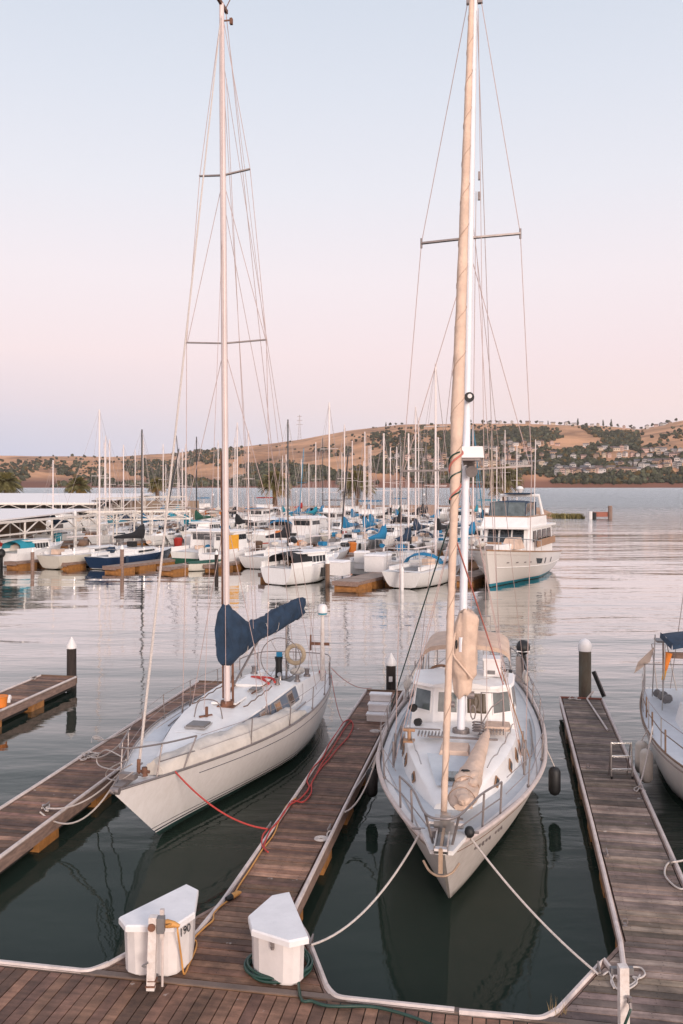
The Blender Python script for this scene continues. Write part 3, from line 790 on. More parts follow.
def number(root,txt,p,rz,size):
    c=bpy.data.curves.new('number','FONT'); c.body=txt; c.size=size; c.extrude=.001; c.align_x='CENTER'
    q=bpy.data.objects.new('number_source',c); COL.objects.link(q); bpy.context.view_layer.update(); me=bpy.data.meshes.new_from_object(q.evaluated_get(bpy.context.evaluated_depsgraph_get())); bpy.data.objects.remove(q)
    o=bpy.data.objects.new('number',me); COL.objects.link(o); o.parent=root; me.materials.clear(); me.materials.append(M['black']); o.location=p; o.rotation_euler=(math.pi/2,0,rz); return o
# number sits on the face between lid corners 3 and 4
p3,p4=Vector(ql[3]),Vector(ql[4]); n_=Vector((-(p3-p4).y,(p3-p4).x)).normalized()
if n_.y>0:n_=-n_
mid_=(p3+p4)/2*.915
number(bl,'190',(mid_.x+n_.x*.03,mid_.y+n_.y*.03,.50),math.atan2((p3-p4).y,(p3-p4).x),.15)

# ---- hose coil
def hose():
    r=br; pts=[]; R=random.Random(2)
    for k in range(90):
        a=k/90*6.283*4.2; rr=.50+.035*math.sin(a*1.3)+.02*(k/90)
        pts.append(Vector((br.location.x+.03+rr*.80*math.cos(a),br.location.y-.05+rr*.74*math.sin(a),ZD+.03+.018*(k//22)+.008*math.sin(k))))
    tail=[W(300,996,ZD+.03),W(312,1001,ZD+.03),W(330,1006,ZD+.03),W(370,1006.5,ZD+.03),W(400,1013,ZD+.03),W(430,1024,ZD+.03),W(460,1040,ZD+.03)]
    pts+=tail
    mb=MB(); mb.tube(smoothpts(pts,4),.019,7); o=mb.build('garden_hose',M['hose'],None,True); T(o,'dark green hose coiled round the foot of the second white box','hose')
hose()

# ---- service posts
def post(base,top,w,lab,name='service_post'):
    r=empty(name,base,0,lab,'service post'); d=Vector(top)-Vector(base)
    one('post',M['postw'],r,lambda b:b.bar((0,0,0),d,w,w,up=(0,1,0)),False); return r,d
b0=W(151,989,ZD+.004); sp1,dd=post(b0,Vector((b0.x+.03,b0.y,1.37)),.10,'chipped white wooden service post in front of the box numbered 190')
one('conduit',M['bumper'],sp1,lambda b:(b.tube([(.13,.06,0),(.14,.06,.9)],.016,6),b.bar((.13,.05,.62),(.13,.05,.98),.05,.05)),False)
one('round_cover',M['rust'],sp1,lambda b:b.tube([(.02,-.052,.80),(.02,-.075,.80)],.048,14),False)
one('outlet_box',M['grey'],sp1,lambda b:b.box((.13,-.02,.82),(.09,.10,.19)),False)
one('screw_hook',M['grey'],sp1,lambda b:b.tube([(-.06,-.05,.30),(-.09,-.08,.33),(-.02,-.09,.38)],.014,6))
one('metal_strap',M['rust'],sp1,lambda b:(b.box((.0,-.006,.055),(.115,.115,.02)),b.box((.02,-.0,.12),(.108,.108,.012))),False)
b1=W(624,1045,ZD+.004); sp2,dd=post(b1,Vector((b1.x-.01,b1.y,1.35)),.105,'grey white service post on the greyer dock with a hose bib near its top')
one('tap',M['dullsteel'],sp2,lambda b:(b.tube([(.03,-.05,.52),(.03,-.13,.54),(.03,-.15,.49)],.018,7),b.tube([(.03,-.10,.56),(.03,-.10,.60)],.03,8)))
one('outlet_box',M['grey'],sp2,lambda b:b.box((-.0,.085,.80),(.26,.06,.07)),False)
one('hose_end',M['hose'],sp2,lambda b:b.tube([(.03,-.15,.50),(-.01,-.17,.42),(-.06,-.16,.28),(-.07,-.12,.1),(-.10,-.10,.0)],.016,6))

# ---- cords and ropes
def rope(name,pts,rad,m,lab,cat='rope',group=None,n=5,sides=6):
    mb=MB(); mb.tube(smoothpts(pts,n),rad,sides); return mb.build(name,m,None,True,(lab,cat,group))
zc=ZD+.02
yl=sp1.location
rope('yellow_cord',[yl+Vector((.20,-.03,.80)),W(176,923,1.20),W(178,934,1.1),W(181,955,.75),W(184,974,zc),W(189,964,zc),W(196,948,zc),W(196,941,zc),W(193,939,zc+.02),W(205,927,zc),W(213,920,zc),W(214,913,zc),W(222,905,zc),W(232,897,zc),W(240,884,zc),W(252,866,zc),W(262,850,zc),W(274,834,zc),W(280,818,zc),W(287,805,zc),W(296,798,zc)],.0125,M['yel'],'yellow shore power cord from the numbered box along the dock','power cord')
o=empty('cord_plug',W(170,922.5,1.22),0,'yellow plug at the service post outlet','plug')
one('plug_body',M['yel'],o,lambda b:b.tube([(-.08,-.03,.0),(-.03,-.03,.0),(.06,-.03,-.01),(.13,-.03,-.03)],[.045,.055,.04,.018],10))
o=empty('cord_connector',W(233,896,ZD+.05),.9,'yellow and black connector joining two cord lengths on the dock','connector')
one('black_end',M['black'],o,lambda b:b.tube([(-.14,0,0),(-.03,0,0)],[.035,.05],9)); one('yellow_end',M['yel'],o,lambda b:b.tube([(-.03,0,0),(.10,0,.01),(.17,0,.0)],[.045,.04,.015],9))
rp=[(268,829),(263,835),(262,845),(268,852),(264,846),(270,831),(279,820),(284,812),(291,804),(300,799),(309,788),(307,780),(313,768),(323,757),(329,744),(338,731),(344,722),(350,720),(353,726),(348,737),(338,748),(330,758),(321,768),(312,782),(311,793),(303,802),(292,801),(284,813),(276,824),(270,830)]
rope('red_rope',[W(x,y,zc+.03*abs(math.sin(i*1.7))) for i,(x,y) in enumerate(rp)],.016,M['redrope'],'tangled red rope lying along the edge of the dock between the sailboats')
rp=[(350,721),(344,727),(336,740),(328,753),(320,764),(314,776),(309,785),(304,793),(297,800),(290,803)]
rope('red_rope',[W(x+1.5,y,zc+.02) for x,y in rp],.014,M['redrope'],'thinner length of red rope doubling the tangle further up the dock')
def cleat(p,rz,lab,m='dullsteel',group='dock cleats'):
    r=empty('dock_cleat',(p.x,p.y,ZD+.003),rz,lab,'cleat',group)
    one('horn',M[m],r,lambda b:b.tube([(-.14,0,.075),(-.07,0,.062),(.07,0,.062),(.14,0,.075)],[.012,.018,.018,.012],7)); one('base',M[m],r,lambda b:(b.box((-.045,0,.03),(.03,.04,.06)),b.box((.045,0,.03),(.03,.04,.06)),b.box((0,0,.006),(.16,.05,.012))),False)
    return r
cl='metal cleat bolted to the dock edge'
for x,y,l in((269,829,'cleat tied with the red bow line of the blue covered sailboat'),(329,831,'cleat beside the flat white rope coil'),(311,945,'cleat behind the box with the hose, holding a white bow line'),(599,973,'cleat at the angled corner of the greyer dock, near the service post'),(46,808,'cleat on the rope strewn dock closest to the main walkway'),(87,758,'cleat on the rope strewn dock under the loose white coils'),(607,856,'rusty cleat halfway along the greyer dock'),(639,788,'cleat with a white knot beside the metal ladder'),(671,863,'cleat with a looped rope near the partly seen boat'),(34,679,'small cleat near the end of the short dock with the orange bucket')):
    cleat(W(x,y,ZD),math.pi/2-TH,l)
def coil(px,py,rad,lab,turns=5,m='rope'):
    c=W(px,py,ZD+.012); pts=[]
    for k in range(turns*14):
        a=k/14*6.283; rr=.03+(rad-.03)*k/(turns*14); pts.append(c+Vector((rr*math.cos(a),rr*math.sin(a),.0)))
    return pts
pts=coil(321,838.5,.125,'')+[W(327,834,ZD+.02),W(329,831,ZD+.04),W(333,831,ZD+.02)]
mb=MB(); mb.tube(pts,.0125,5); mb.build('coiled_rope',M['rope'],None,True,('flat spiral of white rope on the dock between the sailboats','rope coil'))
pts=coil(375,731,.14,'')+[W(380,729,ZD+.02),W(386,727,ZD+.03)]
mb=MB(); mb.tube(pts,.0125,5); mb.build('coiled_rope',M['rope'],None,True,('flat spiral of white rope in front of the white boarding steps','rope coil'))
def blob(px,py,lab,rad=.11,seed=1,m='rope',name='rope_tangle',k=10,sx=1):
    R=random.Random(seed); c=W(px,py,ZD+.02); pts=[c+Vector((R.uniform(-rad,rad)*sx,R.uniform(-rad,rad)*1.6,R.uniform(0,.03))) for i in range(k)]
    mb=MB(); mb.tube(smoothpts(pts,4),.012,5); return mb.build(name,M[m],None,True,(lab,'rope'))
blob(46,808,'small white rope tangle on the rope strewn dock closest to the walkway',.12,1)
blob(87,757,'loose white rope tangle in the middle of the rope strewn dock',.22,2,k=16)
blob(98,740,'thin white rope loops further along the rope strewn dock',.2,3,k=9)
blob(638,789,'white rope knot on the edge of the dock beside the ladder',.13,4)
blob(34,678,'small white rope loop near the end of the short dock',.14,5)
rope('rope_loop',[W(x,y,ZD+.02) for x,y in((603,975),(609,972),(612,980),(616,988),(624,990),(632,987),(637,982),(633,977),(640,978),(645,974),(641,968),(633,967))],.0125,M['rope'],'white rope wound in loops behind the grey white service post')
rope('rope_loop',[W(x,y,ZD+.02) for x,y in((614,988),(611,981),(616,974),(620,982),(628,986),(636,981),(640,975))],.0125,M['rope'],'second smaller rope loop behind the grey white service post')
rope('rope_loop',[W(x,y,ZD+.02) for x,y in((671,861),(666,866),(665,875),(672,884),(681,889),(695,888))],.016,M['rope'],'thick pale rope loop on the dock edge near the partly seen boat')
# stiffening ropes lying on the middle finger edge
rope('dock_line',[W(x,y,ZD+.02) for x,y in((377,752),(371,764),(362,779),(349,797),(342,812))],.014,M['rope'],'white line hanging along the dock edge beside the cream sailboat')
# ---- boarding steps
def steps():
    c=W(377,722,ZD); r=empty('boarding_steps',(c.x,c.y,ZD+.004),-TH,'white three tread boarding steps at the far end of the dock','steps')
    for k in range(3):
        one('tread',M['boxlid'],r,lambda b:b.box((0,.0+k*.30+.13,.20*(k+1)-.02),(.60,.30,.04)),False)
        one('riser',M['box'],r,lambda b:b.box((0,.02+k*.30,.20*k+.09),(.56,.03,.172)),False)
    for s in(-1,1): one('side_panel',M['box'],r,lambda b:b.add([(s*.27,.03,0),(s*.27,.86,0),(s*.27,.86,.55),(s*.27,.64,.55),(s*.27,.64,.36),(s*.27,.34,.36),(s*.27,.34,.16),(s*.27,.03,.16),(s*.25,.03,0),(s*.25,.86,0),(s*.25,.86,.55),(s*.25,.64,.55),(s*.25,.64,.36),(s*.25,.34,.36),(s*.25,.34,.16),(s*.25,.03,.16)],[(0,1,2,3,4,5,6,7),tuple(range(15,7,-1))]+[(i,(i+1)%8,8+(i+1)%8,8+i) for i in range(8)]),False)
steps()
# ---- ladder
def ladder():
    c=W(622,779,ZD); r=empty('metal_ladder',(c.x,c.y,ZD),.0,'aluminium folding step ladder standing on the greyer dock','ladder')
    hh=.78
    for s in(-1,1):
        one('rail',M['steel'],r,lambda b:b.tube([(s*.225,0,.03),(s*.215,.05,hh)],.017,8)); one('foot',M['black'],r,lambda b:b.tube([(s*.225,0,0),(s*.225,0,.06)],.024,8))
        one('rear_rail',M['dullsteel'],r,lambda b:b.tube([(s*.20,.30,0),(s*.205,.07,hh-.03)],.013,7))
    for k,z in enumerate((.20,.48,.76)): one('rung',M['steel'],r,lambda b:b.bar((-.22,.0+.05*z/hh,z),(.22,.05*z/hh,z),.06 if k<2 else .035,.03),False)
    one('brace',M['black'],r,lambda b:b.bar((-.22,.12,.17),(.22,.12,.17),.02,.025),False)
ladder()
mb=MB(); mb.tube([W(607.5,730,zc+.01),W(587.3,699.5,zc+.02),W(586.8,698.8,zc+.02),W(593.5,691,zc+.25)],.026,8); mb.build('bent_pipe',M['bumper'],None,'x',('bent white plastic pipe lying near the end of the greyer dock','pipe'))
def bump():
    p=W(604,696.5,ZD-.1); r=empty('dock_bumper',p,0,'black padded bumper post leaning out from the corner of the ladder dock','bumper')
    q=D(593.5,p.y+.15,1.08)-p
    one('pad',M['black'],r,lambda b:b.bar((0,0,0),q,.13,.10),False)
    one('backing',M['dullsteel'],r,lambda b:b.bar((.06,.03,0),q*.97+Vector((.06,.03,0)),.04,.04),False)
bump()
blob(573,698.5,'flattened white rope at the far corner of the greyer dock',.13,9,sx=1.6)
# short post stubs and drain on right finger
def small_fit(px,py,lab):
    c=W(px,py,ZD); r=empty('dock_bracket',(c.x,c.y,ZD+.002),-TH,lab,'bracket'); one('plate',M['dullsteel'],r,lambda b:b.box((0,0,.004),(.06,.12,.008)),False); one('ring',M['dullsteel'],r,lambda b:b.tube([(math.cos(a/8*6.283)*.04,0,.05+math.sin(a/8*6.283)*.04) for a in range(8)],.01,5,closed=True))
small_fit(588,768,'rusty bracket on the edge of the greyer dock across from the ladder')
small_fit(625,925,'small metal bracket near the bend of the greyer dock')
# orange bucket and white box on the far left dock
c=W(1,707,ZD); r=empty('orange_bucket',(c.x,c.y,ZD+.003),0,'orange bucket on the short dock at the edge of the picture','bucket')
one('bucket_body',M['orange'],r,lambda b:b.tube([(0,0,0),(0,0,.30)],[.15,.19],14)); one('rim',M['orange'],r,lambda b:b.tube([(.195*math.cos(a/14*6.283),.195*math.sin(a/14*6.283),.3) for a in range(14)],.012,5,closed=True))
c=W(7,702,ZD); r=empty('folded_cloth',(c.x,c.y,ZD+.003),.3,'small white folded cloth beside the orange bucket','cloth'); one('cloth',M['cap'],r,lambda b:(b.box((0,0,.05),(.2,.26,.10)),b.ico((.05,.04,.11),.08,1,.2)),True)
# weeds in the corner of right dock
mb=MB(); R=random.Random(8)
for i in range(24):
    p=W(556+R.uniform(-8,10),1014+R.uniform(-2,3),ZD); t=p+Vector((R.uniform(-.05,.05),R.uniform(-.05,.05),R.uniform(.08,.26))); mb.tone=R.uniform(.7,1.4)
    mb.add([p,p+Vector((.006,0,0)),t],[(0,1,2)])
mb.build('dry_weeds',mat('straw_weed',(.30,.21,.10),.9,attr=True),None,False,('dry straw weeds growing at the dock corner','weeds',None,'stuff'))
# ================================================================== HERO BOATS
def part(name,m,root,fn,smooth=True): return one(name,m,root,fn,smooth)
def stanchions(root,H,xs,side,h=.62,inset=.05,rad=.013,m='dullsteel'):
    tops=[]
    for x in xs:
        p=H.rail(x,side,0,inset); q=p+Vector((0,side*.03,h)); tops.append(q)
        part('stanchion',M[m],root,lambda b:(b.tube([p,q],rad,7),b.tube([p,p+Vector((0,0,.05))],rad*2,8)))
    return tops
def wire(root,name,a,b,rad=.010,m='wire',drop=0):
    return part(name,M[m],root,lambda q:q.tube(sag(a,b,drop,8) if drop else [a,b],rad,5))
def winch(root,p,r=.07,h=.15):
    w=part('winch',M['dullsteel'],root,lambda b:b.tube([p,p+Vector((0,0,h*.25)),p+Vector((0,0,h*.35)),p+Vector((0,0,h*.85)),p+Vector((0,0,h))],[r,r*.95,r*.62,r*.62,r*.85],14))
    return w
def quad_panel(b,P,th=.02):
    P=[Vector(p) for p in P]; n=(P[1]-P[0]).cross(P[3]-P[0]).normalized()*th
    b.add(P+[p+n for p in P],[(3,2,1,0),(4,5,6,7),(0,1,5,4),(1,2,6,5),(2,3,7,6),(3,0,4,7)])

# ------------------------------------------------------------ sailboat with the navy sail cover
def left_boat():
    tip=Vector((-3.93,15.45,0)); th=math.radians(12.9); L=11.9
    c=tip+Vector((math.sin(th),math.cos(th),0))*L/2
    r=empty('sailboat',(c.x,c.y,0),math.atan2(-math.cos(th),-math.sin(th)),'white sailboat with navy sail cover and a green boot stripe, tied by a red line','sailboat')
    H=Hull(L,3.3,1.50,1.22,1.15,1.95,-.25,wt=[(0,.0),(.06,.17),(.15,.42),(.28,.72),(.42,.93),(.56,1),(.7,.97),(.85,.84),(1,.60)],pb=.75,pm=.24)
    N_=(.014,.022,.045); G=(.012,.06,.062); Wc=(.86,.82,.81)
    hm=hull_mat('white_hull_green_boot',Wc,[(0,(.012,.035,.037)),(.02,G),(.15,Wc),(.185,N_),(.205,Wc),(.235,N_),(.25,Wc),(.275,N_),(.288,Wc)],dirt=.05)
    part('hull',hm,r,lambda b:H.side_mesh(b,34,16),'all')
    part('deck',M['deckwhite'],r,lambda b:H.deck_mesh(b,30),'all')
    # dark toe rail and cove line
    for s in(1,-1):
        part('toe_rail',M['dullsteel'],r,lambda b:b.tube([H.pt(t/40,1,s)+Vector((0,0,.012)) for t in range(0,41)],.022,6))
        part('cove_stripe',mat('navy_paint',N_,.4),r,lambda b:b.tube([H.pt(.16+.80*t/30,.885-.02*t/30,s)+Vector((0,s*.002,0)) for t in range(31)],.0075,5))
    # coachroof
    def cab(x,w,z,f): return None
    xs=[3.6,2.9,2.0,1.0,0,-.9,-1.7,-2.3]; wb=[.30,.52,.74,.92,1.02,1.07,1.08,1.07]; hh=[.03,.14,.25,.34,.40,.44,.46,.46]
    def coach(b):
        rows=[]
        for x,w,h in zip(xs,wb,hh):
            zd=H.deckz(x,w)-.02; zc_=H.deckz(x,0)
            rows.append([(x,-w,zd),(x+.0,-w*.86,zd+h),(x,-w*.6,zc_+h+.01),(x,0,zc_+h+.04),(x,w*.6,zc_+h+.01),(x,w*.86,zd+h),(x,w,zd)])
        b.grid(rows[::-1]); b.add(rows[0],[tuple(range(7))]); b.add(rows[-1],[tuple(range(7))[::-1]])
    part('coachroof',M['cabin'],r,coach)
    def cz(x):
        h=interp([(-a,b) for a,b in zip(xs,hh)],-x); return H.deckz(x,0)+h+.04
    def cside(x,k,s,out=.012):
        w=interp([(-a,b) for a,b in zip(xs,wb)],-x); h=interp([(-a,b) for a,b in zip(xs,hh)],-x); zd=H.deckz(x,w)-.02
        return Vector((x,s*(w*(1-.14*k)+out),zd+h*k+.008))
    for s in(1,-1):
        wbnd=part('window_band',mat('blue_grey_band',(.11,.15,.21),.4,var=.15),r,lambda b:b.grid([[cside(3.2-5.4*i/14,max(.15,.75-.12*i),s),cside(3.2-5.4*i/14,.90,s)] for i in range(15)]))
        for xa,xb in((.55,.15),(-.35,-.75),(-1.3,-1.75)):
            part('portlight',M['steel'],r,lambda b:quad_panel(b,[cside(xa,.18,s,.016),cside(xb,.18,s,.016),cside(xb,.85,s,.016),cside(xa,.85,s,.016)],s*.012),False)
            part('portlight_glass',M['tanwood'] if xa!=-1.3 else M['glass'],r,lambda b:quad_panel(b,[cside(xa-.05,.28,s,.03),cside(xb+.05,.28,s,.03),cside(xb+.05,.75,s,.03),cside(xa-.05,.75,s,.03)],s*.006),False)
    # hatches
    def hatch(x,y,w,d,m='grey',z=None,name='hatch'):
        z=z if z is not None else cz(x)
        part(name,M['steel'],r,lambda b:b.box((x,y,z+.01),(d,w,.04)),False)
        part(name+'_lid',M[m],r,lambda b:b.box((x,y,z+.04),(d-.06,w-.06,.03)),False)
    hatch(2.05,0,.46,.46); hatch(-.95,.28,.3,.36)
    part('hatch',M['grey'],r,lambda b:b.prism([(3.55,.32),(3.05,.62),(2.75,.28),(3.3,-.1)],H.deckz(3.2,.2)+.015,H.deckz(3.2,.2)+.05),False)
    part('companion_hatch',M['cabin'],r,lambda b:b.box((-1.75,0,cz(-1.7)+.03),(1.0,.72,.07)),False)
    part('mast_collar',M['cabin'],r,lambda b:b.box((.15,0,cz(0)+.02),(.75,.6,.05)),False)
    # grab rails
    for s in(1,-1):
        for xa,xb,yy in((.9,-1.2,.62),):
            part('grab_rail',M['teak'],r,lambda b:(b.tube([(xa+(xb-xa)*i/8,s*yy,cz(0)+(.04 if i%2 else .075)) for i in range(9)],.014,6)))
        part('genoa_track',M['dullsteel'],r,lambda b:b.tube([H.rail(x/4,s,.02,.38) for x in range(-8,6)],.014,5))
    part('hatch_rail',M['rust'],r,lambda b:(b.bar((-.5,.34,cz(-.5)+.03),(-2.0,.36,cz(-1.9)+.03),.03,.03),b.bar((-.5,-.34,cz(-.5)+.03),(-2.0,-.36,cz(-1.9)+.03),.03,.03)),False)
    for s in(1,-1):
        part('nonskid_panel',M['nonskid2'],r,lambda b:b.grid([[Vector((x,s*(interp([(-a,c) for a,c in zip(xs,wb)],-x)+.07),H.deckz(x,interp([(-a,c) for a,c in zip(xs,wb)],-x)+.07)+.006)),Vector((x,s*(H.w(H.t_of(x))-.16),H.deckz(x,H.w(H.t_of(x))-.16)+.006))] for x in(2.4,1.8,1.2,.6,0,-.6,-1.2,-1.8)]),False)
        part('chainplate',M['dullsteel'],r,lambda b:b.box((.5,s*1.02,H.deckz(.5,1.0)+.01),(.3,.06,.02)),False)
        part('sheet_line',M['rope'],r,lambda b:b.tube(smoothpts([(-2.9,s*.95,1.5),(-1.8,s*1.22,1.32),(-.2,s*1.28,1.34),(1.6,s*1.18,1.38)],5),.011,5))
    # cockpit: well floor, coamings, seats
    part('cockpit_sole',mat('grey_cockpit_sole',(.30,.28,.27),.7),r,lambda b:b.box((-3.7,0,H.deckz(-3.7,0)+.015),(2.7,.75,.02)),False)
    for s in(1,-1):
        part('coaming',M['cabin'],r,lambda b:b.add([(-2.3,s*.62,1.12),(-2.3,s*1.04,1.12),(-5.0,s*.95,1.07),(-5.0,s*.6,1.07),(-2.3,s*.68,1.60),(-2.3,s*.93,1.60),(-5.0,s*.86,1.38),(-5.0,s*.66,1.38)],[(0,1,5,4),(1,2,6,5),(2,3,7,6),(3,0,4,7),(4,5,6,7)]),False)
        part('seat',M['deckwhite'],r,lambda b:b.box((-3.6,s*.5,1.28),(2.5,.3,.10)),False)
        winch(r,Vector((-2.9,s*.80,1.55)),.085,.2); winch(r,Vector((-4.0,s*.77,1.46)),.10,.22)
        winch(r,Vector((-1.75,s*.6,cz(-1.7)-.02)),.07,.16)
    # wheel, binnacle
    part('binnacle',M['black'],r,lambda b:b.tube([(-3.85,0,1.15),(-3.85,0,1.85),(-3.85,0,2.0)],[.11,.09,.12],12))
    wh=part('steering_wheel',M['dullsteel'],r,lambda b:b.tube([(-4.02,.58*math.cos(a/32*6.283),1.92+.58*math.sin(a/32*6.283)) for a in range(32)],.014,6,closed=True))
    part('spokes',M['dullsteel'],wh,lambda b:[b.tube([(-4.02,0,1.92),(-4.02,.58*math.cos(k*1.0472),1.92+.58*math.sin(k*1.0472))],.007,5) for k in range(6)])
    # backstay wires with a generator pole
    # tan ring buoy hanging at the pushpit
    rb=empty('life_ring',r.matrix_world@Vector((0,0,0)),0)
    bpy.data.objects.remove(rb)
    # sail bag along the port rail
    def bag(b):
        rows=[]; n=40; R=random.Random(3)
        for i in range(n+1):
            t=i/n; x=4.75-5.75*t; p=H.rail(x,1,0,.06+.09*t); hw=.20+.13*math.sin(math.pi*min(1,t*1.1))**.6; h=.13+.22*math.sin(math.pi*min(1,t*1.02+.05))**.5
            if t>.96: hw*=.6; h*=.5
            q=H.rail(x,1,0,.02); row=[]
            for k in range(11):
                a=math.pi*k/10; nn=noise.noise(Vector((x*1.6,k*.6,2)))*.10+noise.noise(Vector((x*5,k*1.2,5)))*.035
                row.append(Vector((x,q.y-.05-hw+hw*math.cos(a)*1.0,q.z+.0+(h+nn)*math.sin(a)**.75)))
            rows.append(row)
        b.grid(rows); b.add(rows[0],[tuple(range(11))[::-1]]); b.add(rows[-1],[tuple(range(11))])
    o=one('sail_bag',M['creamcover'],None,bag,'all'); o.location=r.location; o.rotation_euler=r.rotation_euler; T(o,'long dirty cream sail bag lashed on deck along the rail of the navy covered sailboat','sail bag')
    # pulpit
    def P(x,s,z,ins=.04): q=H.rail(x,s,z,ins); return q
    zt=.56
    part('pulpit',M['dullsteel'],r,lambda b:(b.tube(smoothpts([P(4.0,-1,zt),P(4.75,-1,zt+.03),Vector((5.45,-.12,2.13)),Vector((5.52,0,2.15)),Vector((5.45,.12,2.13)),P(4.75,1,zt+.03),P(4.0,1,zt)],5),.017,7),
        b.tube([P(4.0,-1,zt),P(4.1,-1,0)],.016,7),b.tube([P(4.0,1,zt),P(4.35,1,0)],.016,7),b.tube([P(4.85,-1,zt+.03),P(5.0,-1,0,.02)],.016,7),b.tube([P(4.85,1,zt+.03),P(5.0,1,0,.02)],.016,7),
        b.tube([P(4.05,1,zt*.5),P(4.9,1,zt*.5)],.011,6),b.tube([P(4.05,-1,zt*.5),P(4.9,-1,zt*.5)],.011,6)))
    for s in(1,-1):
        xs_=[2.3,.5,-1.3,-3.0]; tp=stanchions(r,H,xs_,s,.56)
        allp=[P(4.0,s,zt)]+tp+[P(-4.3,s,.62)]
        for k,nm in((1,'lifeline'),(.5,'lifeline')):
            lw=[H.rail(p.x,s,0,.05)+Vector((0,s*.03*k,.55*k)) for p in allp]
            part(nm,M['wire'],r,lambda b:b.tube(lw,.006,5))
    part('pushpit',M['dullsteel'],r,lambda b:(b.tube(smoothpts([P(-4.3,-1,.62),P(-5.1,-1,.64),Vector((-5.6,-.75,1.8)),Vector((-5.62,.75,1.8)),P(-5.1,1,.64),P(-4.3,1,.62)],5),.016,7),
        *[b.tube([P(x,s,0),P(x,s,.62)],.015,7) for x in(-4.3,-5.3) for s in(-1,1)]))
    # stemhead
    part('bow_fitting',M['dullsteel'],r,lambda b:(b.box((5.5,0,1.53),(.55,.16,.05)),b.tube([(5.86,-.08,1.50),(5.86,.08,1.50)],.06,10),b.box((5.35,.0,1.60),(.14,.30,.10)),b.tube([(5.2,-.2,1.58),(5.2,.2,1.58)],.02,6)),False)
    part('anchor_windlass',M['rust'],r,lambda b:(b.tube([(4.95,.12,1.48),(4.95,.12,1.64)],[.06,.05],10),b.tube([(4.95,.02,1.56),(4.95,.22,1.56)],.03,9)))
    part('bow_cleat',M['dullsteel'],r,lambda b:(b.tube([(4.5,-.14,1.56),(4.7,-.14,1.56)],.02,6),b.tube([(4.35,.2,1.56),(4.55,.2,1.56)],.02,6)))
    part('deck_seam',M['nonskid2'],r,lambda b:[b.box((x,s_*.42,cz(x)-.012),(.5,.34,.012)) for x,s_ in()] or b.box((2.45,0,cz(2.45)+.0),(.02,.7,.01)),False)
    part('turning_block',M['rust'],r,lambda b:(b.bar((1.45,-.05,cz(1.4)),(1.45,-.05,cz(1.4)+.22),.06,.05),b.bar((1.3,.02,cz(1.3)),(1.5,-.2,cz(1.4)),.06,.04)))
    part('vent_hoop',M['dullsteel'],r,lambda b:b.tube(smoothpts([(1.45,-.34,cz(1.4)-.02),(1.45,-.22,cz(1.4)+.34),(1.45,.2,cz(1.4)+.34),(1.45,.32,cz(1.4)-.02)],4),.014,6))
    for s in(1,-1):
        part('cowl_vent',M['steel'],r,lambda b:b.tube([(-2.15,s*.55,cz(-1.7)),(-2.15,s*.55,cz(-1.7)+.12),(-2.08,s*.55,cz(-1.7)+.17)],[.04,.04,.06],9))
    # mast ------------------------------------------------------------
    mx=.55; zb=cz(.5)
    top=local(r,D(221.6,20.9,17.95)); base=Vector((mx,.10,zb))
    top.z=17.95
    mt=part('mast',mat('pink_white_mast',(.66,.56,.54),.42,var=.08,scale=3,stretch=(1,1,.3)),r,lambda b:b.tube([base,base.lerp(top,.5),base.lerp(top,.85),top],[.083,.082,.076,.06],14,flat=.9))
    part('masthead',M['rust'],r,lambda b:(b.bar(top+Vector((-.35,0,-.02)),top+Vector((.35,0,.02)),.06,.09),b.tube([top+Vector((-.25,.0,0)),top+Vector((-.35,.12,.34))],.012,5),b.tube([top,top+Vector((0,-.05,.6))],.009,5),b.box(top+Vector((-.1,.2,-.38)),(.08,.06,.14)),b.bar(top+Vector((0,.0,-.4)),top+Vector((-.1,.2,-.35)),.03,.03)),False)
    part('mast_base',M['rust'],r,lambda b:(b.tube([base-Vector((0,0,.02)),base+Vector((0,0,.12))],.15,14),b.box(base+Vector((-.1,0,.005)),(.5,.4,.03))))
    part('mast_track',M['rust'],r,lambda b:(b.bar(base.lerp(top,.01)+Vector((0,-.10,0)),base.lerp(top,.36)+Vector((0,-.10,0)),.03,.03),b.bar(base.lerp(top,.004)+Vector((-.11,.10,0)),base.lerp(top,.075)+Vector((-.11,.10,0)),.05,.04)),False)
    def mp(z): t=(z-base.z)/(top.z-base.z); return base.lerp(top,t)
    tips={}
    for z,hs in((13.95,.62),(10.05,.98),(6.17,1.02)):
        m0=mp(z)
        for s in(1,-1):
            e=m0+Vector((-.12,s*hs,.14 if z>13 and s>0 else .07)); tips[(z,s)]=e
            part('spreader',M['dullsteel'],r,lambda b:b.bar(m0,e,.07,.03),False)
    wm=mat('pinkish_wire',(.52,.39,.36),.5,metal=.2)
    def w(nm,a,b,rad=.009): part(nm,wm,r,lambda q:q.tube([a,b],rad*.85,5))
    for s in(1,-1):
        cp=Vector((mx-.05,s*1.02,H.deckz(mx,1.0)))
        cp2=Vector((mx-.45,s*1.0,H.deckz(mx,1.0)))
        w('shroud',cp,tips[(6.17,s)]); w('shroud',tips[(6.17,s)],tips[(10.05,s)]); w('shroud',tips[(10.05,s)],tips[(13.95,s)]); w('shroud',tips[(13.95,s)],mp(17.8))
        w('lower_shroud',cp2,mp(6.1)); w('intermediate_shroud',tips[(6.17,s)]+Vector((0,-s*.02,0)),mp(9.95)); w('intermediate_shroud',tips[(10.05,s)]+Vector((0,-s*.02,0)),mp(13.85))
        part('turnbuckle',M['dullsteel'],r,lambda b:(b.tube([cp,cp+Vector((0,0,.45))],.022,7),b.tube([cp2,cp2+Vector((0,0,.4))],.02,7)))
    w('backstay',Vector((-5.5,0,1.3)),mp(17.9)+Vector((-.3,0,0)),.009)
